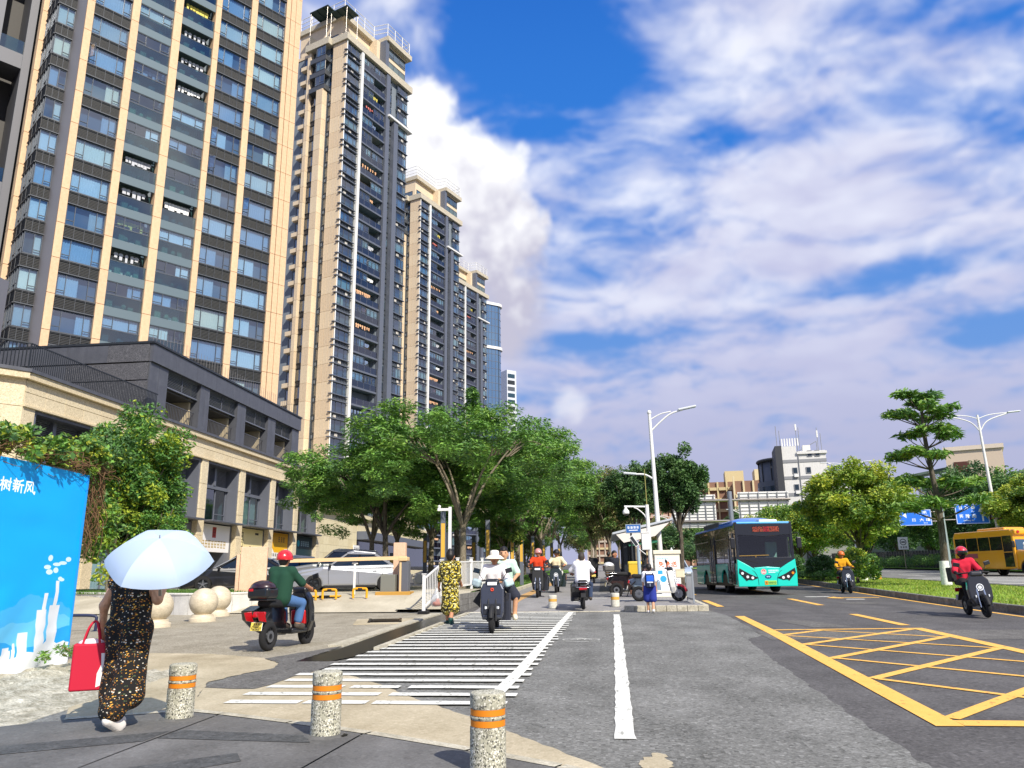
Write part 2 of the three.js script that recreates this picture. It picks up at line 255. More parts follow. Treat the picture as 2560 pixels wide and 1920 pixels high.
{ const bx = -0.46, bz = -15.3, ring = (x) => { const g = new THREE.RingGeometry(0.13, 0.155, 20); return tf(g, bx + x, gy(bz) + 0.012, bz, -Math.PI / 2); }; const st = (a, b, w = 0.03) => sheet(lineQuad(a, b, w), 0.012);
  part('cycle_symbol', [ring(-0.2), ring(0.2), st([bx - 0.2, bz], [bx, bz - 0.2]), st([bx, bz - 0.2], [bx + 0.2, bz]), st([bx - 0.05, bz], [bx + 0.1, bz - 0.2]), st([bx - 0.33, bz + 0.3], [bx, bz + 0.42]), st([bx, bz + 0.42], [bx + 0.35, bz + 0.3]), st([bx - 0.1, bz - 0.26], [bx + 0.02, bz - 0.26])], mRoadWhite, zebra); }
// yellow box junction and lane marks
const yb = mk('junction_markings');
const ym = (pts, o = 0.008) => part('yellow_line', sheet(pts, o), mRoadYellow, yb);
ym([[2.83, -7.6], [3.07, -7.6], [3.45, -16.4], [3.58, -21.3], [3.34, -21.3], [3.2, -16.4]]);
ym([[3.08, -7.62], [8, -7.6], [8, -7.86], [3.08, -7.86]]); ym([[3.46, -17.1], [6.5, -17.35], [6.5, -17.52], [3.46, -17.26]]); ym([[6.26, -17.34], [6.2, -7.88], [6.42, -7.88], [6.5, -17.34]]);
const bk = [3.05, 3.22, 3.26, 3.31, 3.3];
for (const [a, b] of [[[3.1, -7.95], [6.2, -11.4]], [[3.22, -10.41], [6.24, -13.74]], [[3.26, -12.39], [6.25, -15.68]], [[3.33, -14.31], [6.24, -17.28]], [[3.4, -16.08], [4.4, -17.1]]]) ym(lineQuad(a, b, 0.15), 0.0082);
for (const [a, b] of [[[3.26, -10.4], [5.3, -7.88]], [[3.32, -12.48], [6.2, -9.4]], [[3.39, -14.36], [6.2, -11.6]], [[3.45, -15.93], [6.2, -13.75]], [[4.42, -17.0], [6.2, -15.55]]]) ym(lineQuad(a, b, 0.11), 0.0085);
for (const [x, z0, z1] of [[3.6, -29.4, -25.5], [6.72, -30.1, -25.9], [6.43, -21.8, -18.2], [3.75, -38, -34], [3.8, -47, -43], [7.0, -40, -36], [7.2, -50, -46], [3.9, -57, -53]]) ym([[x - 0.11, z0], [x - 0.11, z1], [x + 0.11, z1], [x + 0.11, z0]]);
{ const e = [[12.0, -62], [11.15, -47.12], [10.6, -36.42], [10.16, -27.33], [10.0, -23.3], [9.95, -20.4], [9.95, 4]]; const l = e.map(([x, z]) => [x - 0.07, z]), r = e.map(([x, z]) => [x + 0.07, z]); ym([...l, ...r.reverse()]); }
part('turn_arrow', [sheet(lineQuad([8.3, -30.7], [9.95, -30.4], 0.3), 0.008), sheet([[8.1, -30.4], [8.6, -31.3], [8.62, -29.9]], 0.0085)], mRoadYellow, yb);
for (const [a, b] of [[[7.6, -31.4], [8.5, -31.5]], [[8.5, -29.4], [9.1, -29.3]]]) part('white_mark', sheet(lineQuad(a, b, 0.35), 0.009), mRoadWhite, yb);
part('manhole_cover', [tf(new THREE.CircleGeometry(0.62, 28), 8.2, gy(-27) + 0.007, -27, -Math.PI / 2 + 0.017)], mPatchAsphalt, yb);
struct('road_repair', sheet(jag([[4.0, -19.9], [4.7, -19.7], [5.3, -17.9], [4.4, -17.8], [4.0, -19.9]], 0.05), 0.0045), mPatchAsphalt);
struct('road_strip', sheet([[3.0, -16.9], [40, -17.9], [40, -15.2], [3.0, -15.2]], 0.004), mPatchAsphalt);
// drain along the crossing
const dr = thing('drain_channel', 'dark brown wet steel drain strip along the left edge of the striped crossing', 'drain');
part('drain_cover', sheet([[-4.17, -11.94], [-3.98, -12.54], [-3.98, -15.19], [-4.0, -18.91], [-4.06, -21.99], [-4.06, -23.22], [-4.62, -23.28], [-4.65, -20.44], [-4.67, -17.07], [-4.6, -13.84], [-4.7, -11.94]], off * 6), mSteel, dr);
part('drain_edge', tf(span(-0.05, 0.05, 0, 0.06, -4.6, 4.6), -3.93, gy(-18) + 0.0, -18.2, 0.017), mKerb, dr); part('drain_edge', tf(span(-0.14, 0.14, 0, 0.05, -4.3, 4.3), -4.83, gy(-18), -18.4, 0.017), mKerb, dr);
const gr = thing('drain_grate', 'rusty iron drain grate set in broken concrete beside the drain strip', 'grate', -5.6, gy(-20), -20.1, 0.25);
part('surround', box(1.5, 0.03, 1.7, 0, 0.012, 0, 0.017), mConcrete, gr); for (let i = 0; i < 9; i++) part('grate_bar', box(0.72, 0.03, 0.05, 0, 0.04, -0.48 + i * 0.12, 0.017), mSteel, gr); for (const s of [-1, 1]) part('grate_frame', box(0.06, 0.035, 1.1, s * 0.39, 0.04, 0, 0.017), mSteel, gr);

// walkway beyond the dropped kerb
const swh = (x, z) => gy(z) + 0.15 * Math.max(sm(-24, -27.5, z), sm(0.4, 0.9, x) * sm(-23.4, -23.6, z));
struct('walkway', gridSheet(-3.95, 2.9, -23.62, -31, 40, 24, (x, z) => swh(x, z) + 0.002), mWalk);
struct('walkway_far', gridSheet(-3.95, 2.9, -31, -220, 4, 20, (x, z) => gy(z) + 0.152), mWalk);
const wm = mk('walkway_markings');
part('tactile_strip', gridSheet(-3.3, -2.86, -24.2, -60, 1, 60, (x, z) => swh(x, z) + 0.006), mTactile, wm);
for (const [a, b] of [[-26.6, -31], [-36, -41], [-47, -52]]) part('lane_line', gridSheet(-1.02, -0.88, a, b, 1, 8, (x, z) => swh(x, z) + 0.007), mRoadWhite, wm);
for (const [x0, x1, z] of [[-0.4, 2.6, -39.5], [0.2, 2.2, -27.4], [-0.6, 0.1, -28.2]]) part('bay_line', gridSheet(x0, x1, z, z - 0.14, 1, 1, (x, zq) => swh(x, zq) + 0.007), mRoadWhite, wm);
part('asphalt_bay', gridSheet(-0.2, 2.7, -34, -60, 1, 4, (x, z) => gy(z) + 0.157), mPatchAsphalt, wm);
// kerb stones round the walkway's corner
const kb = mk('kerb');
for (let i = 0; i < 8; i++) { const x = 0.72 + i * 0.3; part('kerb_stone', rbox(0.292, 0.26, 0.16, 0.02, x, gy(-23.5) + 0.035, -23.55), mKerb, kb); }
for (let i = 0; i < 3; i++) part('kerb_stone', rbox(0.3, 0.06, 0.14, 0.02, 0.42 - i * 0.3, gy(-23.5) + 0.01 - i * 0.01, -23.56), mKerb, kb);
for (let i = 0; i < 60; i++) { const z = -24.02 - i * 0.8; part('kerb_stone', rbox(0.16, 0.26, 0.79, 0.02, 2.92, gy(z) + 0.035, z - 0.05), mKerb, kb); }
for (let i = 0; i < 14; i++) part('dropped_kerb', rbox(0.29, 0.08, 0.14, 0.015, 0.0 - i * 0.3, gy(-23.5) - 0.02, -23.52), mKerb, kb);

// left verge with lawn, its kerb, and the tiled retaining end
const lv = mk('lawn_verge');
part('soil', gridSheet(-7.6, -4.0, -28.6, -120, 3, 20, (x, z) => gy(z) + 0.2 + 0.06 * Math.sin(z * 0.7) * Math.sin(x * 1.3)), mTurf, lv);
for (let i = 0; i < 50; i++) { const z = -28.2 - i * 0.8; part('kerb_stone', rbox(0.16, 0.32, 0.785, 0.02, -3.98, gy(z) + 0.14, z - 0.4), mKerb, lv); }
for (let r = 0; r < 3; r++) for (let i = 0; i < 9; i++) part('tile', rbox(0.04, 0.17, 0.49, 0.008, -4.35 - r * 0.004, gy(-24) + 0.09 + r * 0.175, -24.2 - i * 0.5), mKerbGrey, lv);
part('ramp_floor', gridSheet(-6.3, -4.38, -23.7, -28.7, 3, 6, (x, z) => gy(z) + 0.1 + 0.42 * sm(-23.7, -26, z)), mLotConcrete, lv);

// car park: ramp and raised floor, planting bed with a low white wall
const LOT = 0.92;
const lot = (x, z) => mix(gy(Math.max(z, -23.5)) + 0.03, LOT, sm(-23.5, -26.3, z));
struct('car_park', gridSheet(-40, -6.25, -23.6, -110, 12, 60, (x, z) => lot(x, z) + 0.004), mLotConcrete);
const mWallWhite = mat('#ffffff', 0.8, { map: asphaltTex(512, 3, 208, 18, 10, [4, 2, -6], 6), metre: 1 });
const wallPts = [[-34, -33], [-26, -30.6], [-19.2, -27.2], [-16.5, -25.6], [-14.3, -24.25], [-13.2, -23.5], [-12.4, -23.25], [-11.7, -23.7], [-11.35, -24.8], [-11.3, -26.2], [-11.5, -28.4]];
const pw = thing('planter_wall', 'low white plastered wall holding up the lawn bed behind the stone balls', 'wall');
{ const L = [0]; for (let i = 1; i < wallPts.length; i++) L.push(L[i - 1] + Math.hypot(wallPts[i][0] - wallPts[i - 1][0], wallPts[i][1] - wallPts[i - 1][1])); const cv = new THREE.CatmullRomCurve3(wallPts.map(([x, z]) => V(x, 0, z))); const N = 14;
  for (let i = 0; i < N; i++) { const rows = [[], [], [], [], []]; for (let k = 0; k <= 8; k++) { const t = (i + 0.005 + (k / 8) * 0.99) / N, p = cv.getPoint(t), d = cv.getTangent(t), nx = -d.z * 0.1, nz = d.x * 0.1; rows[0].push([p.x + nx, 0.15, p.z + nz]); rows[1].push([p.x + nx, 0.99, p.z + nz]); rows[2].push([p.x + nx * 1.25, 1.0, p.z + nz * 1.25]); rows[3].push([p.x + nx * 1.25, 1.05, p.z + nz * 1.25]); rows[4].push([p.x - nx, 1.05, p.z - nz]); } part('wall_panel', loft(rows), mWallWhite, pw); } }
struct('lawn_bed', sheet([...wallPts.map(([x, z]) => [x - 0.05, z - 0.08]), [-16, -29.5], [-26, -34.5], [-36, -37]], 0, () => 1.0), mTurf);

// right verge, its kerb, and the far carriageway
const KR = [[12.9, -75], [12.0, -50.77], [10.95, -37.2], [10.45, -27.76], [10.35, -24.7], [10.4, -21.5], [10.4, 4]];
const rv = mk('median_verge');
const krx = (z) => { for (let i = 0; i < KR.length - 1; i++) if (z >= KR[i][1] && z <= KR[i + 1][1]) return mix(KR[i][0], KR[i + 1][0], (z - KR[i][1]) / (KR[i + 1][1] - KR[i][1])); return z < -75 ? 12.9 : 10.4; };
const opp = (z) => gy(z) + 0.2;
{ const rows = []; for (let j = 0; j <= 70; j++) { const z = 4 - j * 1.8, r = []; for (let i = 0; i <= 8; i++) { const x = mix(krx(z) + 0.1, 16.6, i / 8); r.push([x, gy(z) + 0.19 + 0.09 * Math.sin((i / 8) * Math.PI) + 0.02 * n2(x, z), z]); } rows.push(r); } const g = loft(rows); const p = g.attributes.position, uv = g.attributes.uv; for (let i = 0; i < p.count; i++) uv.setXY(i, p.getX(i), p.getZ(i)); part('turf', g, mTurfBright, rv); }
for (let i = 0; i < 64; i++) { const z = 0 - i * 1.0, x0 = krx(z), x1 = krx(z - 1); part('kerb_stone', rbox(0.16, 0.34, 0.985, 0.025, (x0 + x1) / 2 + 0.02, gy(z - 0.5) + 0.04, z - 0.5, 0.017, Math.atan2(x0 - x1, 1), 0), mKerbGrey, rv); }
for (let i = 0; i < 60; i++) { const z = 0 - i * 1.2; part('far_kerb', rbox(0.14, 0.3, 1.19, 0.02, 16.68, gy(z) + 0.12, z - 0.6, 0.017), mKerbGrey, rv); }
struct('far_carriageway', gridSheet(16.7, 29.2, 10, -160, 2, 10, (x, z) => opp(z) + 0.004), mOldAsphalt);
const fm = mk('far_carriageway_markings');
for (const x of [17.3, 28.8]) part('edge_line', gridSheet(x, x + 0.14, 0, -120, 1, 8, (q, z) => opp(z) + 0.009), mRoadWhite, fm);
for (const x of [20.6, 24.6]) for (let i = 0; i < 10; i++) part('lane_dash', gridSheet(x, x + 0.16, -18 - i * 9, -22.5 - i * 9, 1, 1, (q, z) => opp(z) + 0.009), mRoadWhite, fm);
for (let i = 0; i < 8; i++) part('hatch_line', gridSheet(17.6, 28.6, -33 - i * 2.2, -33.5 - i * 2.2, 1, 1, (q, z) => opp(z) + 0.0085), mRoadWhite, fm);
struct('far_pavement', gridSheet(29.2, 70, 10, -160, 2, 10, (x, z) => opp(z) + 0.14), mTurf);
// ---------------------------------------------------------------- tower materials
const stoneTex = (base, tint, amp, grain, m = 3) => asphaltTex(512, m, base, amp, grain, tint, 9);
const mStone = mat('#ffffff', 0.75, { map: stoneTex(198, [26, -7, -46], 10, 10), metre: 1 });         // warm beige cladding
const mStoneB = mat('#ffffff', 0.75, { map: stoneTex(194, [26, -7, -45], 12, 10), metre: 1 });
const mCream = mat('#ffffff', 0.75, { map: stoneTex(204, [20, 0, -32], 12, 12), metre: 1 });
const mCreamB = mat('#ffffff', 0.78, { map: stoneTex(198, [20, -2, -34], 14, 12), metre: 1 });
const mGranite = mat('#ffffff', 0.75, { map: stoneTex(178, [12, 3, -18], 12, 70, 2), metre: 1 });
const mDarkMetal = mat('#33373b', 0.45, { metalness: 0.35 });
const mFrame = mat('#5a6067', 0.45, { metalness: 0.3 });
const mSlat = mat('#54575b', 0.5, { metalness: 0.25 });
const mFascia = mat('#6c7c82', 0.4, { metalness: 0.2 });
const mCore = mat('#7b848c', 0.85);
const mDarkWall = mat('#5c5a57', 0.85);  // dark cladding; some shade of voids and recesses is mixed into the colour
const mBrushed = mat('#a39c92', 0.3, { metalness: 0.85 });
const mGreyPillar = mat('#686e7a', 0.5, { metalness: 0.2 });
const mWhitePaint = mat('#e4e4e0', 0.55);
const mGlass = [mat('#bcd6e8', 0.03, { transmission: 1, thickness: 0, ior: 2.7 }), mat('#a8c6de', 0.03, { transmission: 1, thickness: 0, ior: 2.7 }), mat('#c8dde4', 0.04, { transmission: 1, thickness: 0, ior: 2.6 })];
const mGlassDeep = [mat('#93b4c8', 0.03, { transmission: 1, thickness: 0, ior: 2.6 }), mat('#7d9fb8', 0.03, { transmission: 1, thickness: 0, ior: 2.6 }), mat('#a2bcc4', 0.03, { transmission: 1, thickness: 0, ior: 2.5 })];
const mRail = mat('#aecac8', 0.04, { transmission: 1, thickness: 0, ior: 2.2 });
const mRailNavy = mat('#52678a', 0.05, { transmission: 1, thickness: 0, ior: 2.1 });
const mCurtain = [mat('#f0f1ee', 0.9), mat('#e2e8ea', 0.9), mat('#efe7da', 0.9), mat('#d3d8dd', 0.9)];
const mLaundry = [mat('#f4f4f2', 0.9), mat('#c9cbd0', 0.9), mat('#e8d86a', 0.9), mat('#d77a72', 0.9), mat('#7d8fb0', 0.9), mat('#e6b48a', 0.9)];
// one curtain: a wavy sheet
const wavy = (w, h, n, amp) => { const r = [[], []]; for (let i = 0; i <= n; i++) { const x = -w / 2 + (w * i) / n, zq = (i % 2 ? amp : -amp); r[0].push([x, 0, zq]); r[1].push([x, h, zq]); } return loft(r); };
// a window: frame with side lights (part), one glass pane and sometimes a curtain (sub-parts)
function windowKit(w, h, sideL = 0.22, sideR = 0.78) {
  const t = 0.05, d = 0.09, fr = [box(w, t, d, 0, t / 2, 0), box(w, t, d, 0, h - t / 2, 0), box(t, h, d, -w / 2 + t / 2, h / 2, 0), box(t, h, d, w / 2 - t / 2, h / 2, 0)];
  for (const s of [sideL, sideR]) if (s) fr.push(box(t, h, d, -w / 2 + w * s, h / 2, 0.003));
  if (sideL) fr.push(box(w * sideL, t, d - 0.01, -w / 2 + (w * sideL) / 2, h * 0.24, 0)); if (sideR) fr.push(box(w * (1 - sideR), t, d - 0.01, w / 2 - (w * (1 - sideR)) / 2, h * 0.24, 0));
  return { frame: merge(fr), pane: prep(tf(new THREE.PlaneGeometry(w - 0.04, h - 0.04), 0, h / 2, -0.01)), cur: [prep(tf(wavy(w * 0.94, h * 0.94, 28, 0.03), 0, 0.03, -0.16)), prep(tf(wavy(w * 0.5, h * 0.94, 16, 0.03), -w * 0.2, 0.03, -0.16)), prep(tf(wavy(w * 0.36, h * 0.94, 12, 0.03), w * 0.28, 0.03, -0.16))] };
}
const meshOf = (name, g, m, p) => { const o = new THREE.Mesh(g, m); o.name = name; o.castShadow = o.receiveShadow = true; p.add(o); return o; };
function addWindow(kit, parent, x, y, z, ry, glass, frameMat, curtainChance = 0.6, wr = rnd) {
  const f = meshOf('window', kit.frame, frameMat, parent); f.position.set(x, y, z); f.rotation.y = ry;
  meshOf('pane', kit.pane, glass[Math.floor(wr() * glass.length)], f);
  if (wr() < curtainChance) meshOf('curtain', kit.cur[wr() < 0.55 ? 0 : wr() < 0.5 ? 1 : 2], mCurtain[Math.floor(wr() * 4)], f);
  return f;
}
function louvreGeo(w, h, n, bars) { const g = []; for (let i = 0; i < n; i++) g.push(box(w - 0.06, 0.045, 0.05, 0, 0.06 + ((h - 0.12) * (i + 0.5)) / n, 0, 0.35)); for (let b = 1; b <= bars; b++) g.push(box(0.035, h - 0.08, 0.03, -w / 2 + (w * b) / (bars + 1), h / 2, 0.05)); g.push(box(w, 0.09, 0.14, 0, 0.045, 0.01), box(w, 0.07, 0.12, 0, h - 0.035, 0.01)); return merge(g); }
const lbk = {}; function lback(w, h) { const k = w.toFixed(2); return lbk[k] || (lbk[k] = prep(box(w - 0.02, h, 0.03, 0, 0.57, -0.09))); }  // backing sheet added dark, so the gaps between slats look shaded
function laundryGeo(n, w, sr) { const g = []; for (let i = 0; i < n; i++) { const x = -w / 2 + (w * (i + 0.5)) / n + (sr() - 0.5) * 0.1, h = 0.35 + sr() * 0.4, ww = 0.18 + sr() * 0.14; g.push(extrude([[x - ww / 2, -h], [x + ww / 2, -h], [x + ww / 2, -0.22], [x + ww * 0.8, -0.25], [x + ww * 0.7, -0.08], [x + 0.05, 0], [x - 0.05, 0], [x - ww * 0.7, -0.08], [x - ww * 0.8, -0.25], [x - ww / 2, -0.22]], 0.03)); } return merge(g); }

// ---------------------------------------------------------------- tower one: beige piers, window bays and balconies
{
  const t = thing('apartment_tower', 'tall near apartment tower with peach stone piers and dark louvre bands', 'tower', -40.14, 0, -54.89, rad(53));
  const lev = []; for (let k = -5; k <= 14; k++) lev.push(26.4 + 3 * k);
  part('core_wall', [span(-5.4, 16.4, 4, 72, -14, -1.9), span(-3.6, 0.3, 4, 72, -1.95, -0.55), span(7.8, 16.4, 4, 72, -1.95, -0.55)], mCore, t);
  part('side_wall', [span(16.35, 16.62, 4, 72, -14, -0.3)], mStoneB, t);
  const pier = (x0, x1, zf) => prep(metreUV(prep(rbox(x1 - x0 - 0.01, 2.97, 0.8, 0.02, 0, 0, 0, 0, 0, 0, 1)), 1));
  for (const [x0, x1] of [[-3.6, -3.0], [0.0, 0.65], [3.65, 4.38], [7.5, 8.05], [11.1, 11.75]]) { const g = pier(x0, x1); for (const Y of lev) { const m = meshOf('pier_panel', g, (Math.round(Y) + x0) % 2 > 0.5 ? mStone : mStoneB, t); m.position.set((x0 + x1) / 2, Y - 1.5, -0.4); } }
  for (const [x0, x1] of [[14.93, 15.42], [15.48, 16.02], [16.05, 16.7]]) { const g = pier(x0, x1); for (const Y of lev) { const m = meshOf('wall_panel', g, mStoneB, t); m.position.set((x0 + x1) / 2, Y - 1.5, -0.4); } }
  // window bays
  for (const [x0, x1] of [[-3.0, 0.0], [8.05, 11.1], [11.75, 14.93]]) {
    const w = x1 - x0, kit = windowKit(w - 0.06, 1.78), lg = louvreGeo(w, 1.14, 8, 3);
    for (const Y of lev) { addWindow(kit, t, (x0 + x1) / 2, Y - 2.98, -0.2, 0, mGlass, mFrame, 0.96); const l = meshOf('louvre', lg, mSlat, t); meshOf('louvre_back', lback(w, 1.1), mDarkWall, l); l.position.set((x0 + x1) / 2, Y - 1.16, -0.12); }
  }
  // tilted-out sashes
  const sash = merge([box(0.66, 0.05, 0.04, 0.33, 0.025, 0), box(0.66, 0.05, 0.04, 0.33, 1.275, 0), box(0.05, 1.3, 0.04, 0.025, 0.65, 0), box(0.05, 1.3, 0.04, 0.635, 0.65, 0)]), sashPane = prep(tf(new THREE.PlaneGeometry(0.6, 1.24), 0.33, 0.65, 0));
  const openSash = (x, y, a, flip) => { const f = meshOf('open_sash', sash, mFrame, t); f.position.set(x, y, -0.1); f.rotation.y = flip ? Math.PI + a : -a; meshOf('pane', sashPane, mGlass[0], f); };
  for (const [x, k, a, fl] of [[-2.95, 7, 1.1, 0], [-0.05, 5, -1.2, 1], [8.1, 6, 0.9, 0], [8.1, 5, 0.8, 0], [11.8, 4, 0.9, 0], [8.1, -2, 0.5, 0], [8.1, -3, 0.4, 0], [-2.95, -2, 0.4, 0], [11.8, -3, 1.0, 0], [14.9, -3, -1.0, 1]]) openSash(x, 26.4 + 3 * k - 2.5, a, fl);
  // balconies
  for (const [x0, x1] of [[0.65, 3.65], [4.38, 7.5]]) {
    const w = x1 - x0, cx = (x0 + x1) / 2, kitB = windowKit(w - 0.1, 1.14, 0.25, 0.75), kitE = windowKit(w - 0.06, 1.12, 0.28, 0.72);
    const fas = prep(rbox(w, 0.78, 0.12, 0.02)), rail = merge([prep(box(w - 0.04, 1.02, 0.015)), ]), cap = prep(box(w, 0.05, 0.06)), slab = prep(box(w, 0.2, 1.9)), glassBack = prep(box(w, 2.1, 0.1));
    lev.forEach((Y, i) => {
      const b = new THREE.Mesh(fas, mFascia); b.name = 'balcony'; b.castShadow = b.receiveShadow = true; b.position.set(cx, Y - 0.39, -0.22); t.add(b);
      const sl = meshOf('slab', slab, mFascia, b); sl.position.set(0, 0.25, -0.98);
      const rl = meshOf('glass_railing', rail, mRail, b); rl.position.set(0, -2.08, 0.02); const cp = meshOf('railing_cap', cap, mFrame, b); cp.position.set(0, -1.54, 0.02);
      const bw = meshOf('back_wall', glassBack, rnd() < 0.5 ? mCore : mCurtain[3], b); bw.position.set(0, -1.55, -1.6);
      const q = rnd();
      if (q < 0.72) { const f = addWindow(kitE, t, cx, Y - 1.91, -0.24, 0, mGlass, mFrame, 0.55); f.name = 'balcony_glazing'; }
      if (q > 0.62) { const g = laundryGeo(5 + Math.floor(rnd() * 4), w * 0.7, rnd); const l = meshOf('laundry', g, pick(mLaundry.slice(0, 3)), b); l.position.set(0, -0.55, -0.5); }
      const cl = meshOf('balcony_clutter', merge([box(0.5, 0.7, 0.4, R(-1, -0.5), -2.3, -0.5), box(0.4, R(0.4, 0.8), 0.3, R(0.1, 0.9), -2.4, -0.45), sph(0.22, R(-0.3, 0.3), -2.3, -0.4, 1, 1.3, 1, 8, 6)]), pick([mLaundry[0], mLaundry[1], mLaundry[4], mFascia]), b);
    });
  }
  // chamfer, corner bay and returning side
  part('chamfer_panel', [tf(box(0.95, 68, 0.08), -3.88, 38, -0.42, 0, rad(-54))], mBrushed, t);
  { const w = 1.35, kit = windowKit(w - 0.05, 1.78, 0, 0.55), lg = louvreGeo(w, 1.14, 8, 2), kitS = windowKit(1.3, 1.78, 0, 0.5), lgS = louvreGeo(3.3, 1.14, 9, 2);
    part('bay_wall', [span(-5.4, -4.1, 4, 72, -1.9, -1.2), span(-5.38, -4.2, 4, 72, -5, -1.2)], mCore, t);
    for (const Y of lev) { addWindow(kit, t, -4.82, Y - 2.98, -0.85, 0, mGlass, mFrame, 0.9); const l = meshOf('louvre', lg, mSlat, t); meshOf('louvre_back', lback(w, 1.1), mDarkWall, l); l.position.set(-4.82, Y - 1.16, -0.8);
      addWindow(kitS, t, -5.5, Y - 2.98, -1.7, -Math.PI / 2, mGlass, mFrame, 0.3); addWindow(kitS, t, -5.5, Y - 2.98, -3.3, -Math.PI / 2, mGlass, mFrame, 0.3); const s = meshOf('louvre', lgS, mSlat, t); meshOf('louvre_back', lback(3.3, 1.1), mDarkWall, s); s.position.set(-5.5, Y - 1.16, -2.5); s.rotation.y = -Math.PI / 2; }
    const g = pier(0, 0.55); for (const Y of lev) { const m = meshOf('pier_panel', g, mStone, t); m.position.set(-5.6, Y - 1.5, -4.75); } }
}
// ---------------------------------------------------------------- far left wing with tall voids
{
  const t = thing('grey_tower', 'grey framed tower with tall dark voids at the left edge of the view', 'tower', -39.5, 0, -55.8, rad(53));
  const m1 = mat('#6d6e72', 0.5, { metalness: 0.25 });
  part('core_wall', [span(-22, -9.6, 4, 72, -16, -6.2), span(-9.6, -4.9, 4, 72, -16, -9.5)], mDarkWall, t);
  for (const x of [-9.75, -7.35]) part('frame_column', [span(x - 0.3, x + 0.3, 4, 72, -8.5, -5.6)], m1, t);
  for (let k = -1; k < 5; k++) { const Y = 20.2 + k * 12.3; part('frame_beam', [span(-9.45, -7.65, Y, Y + 1.4, -8.4, -5.7)], m1, t); part('glass_railing', [span(-9.45, -7.65, Y + 1.4, Y + 2.7, -5.8, -5.77)], mRail, t); }
  const kit = windowKit(2.6, 1.75), lg = louvreGeo(2.7, 1.14, 9, 2);
  for (let k = -4; k <= 14; k++) { const Y = 25.6 + 3 * k; for (const x of [-11.5, -14.4]) { addWindow(kit, t, x, Y - 2.95, -5.95, 0, mGlass, mFrame, 0.9); const l = meshOf('louvre', lg, mSlat, t); l.position.set(x, Y - 1.15, -5.9); } }
}
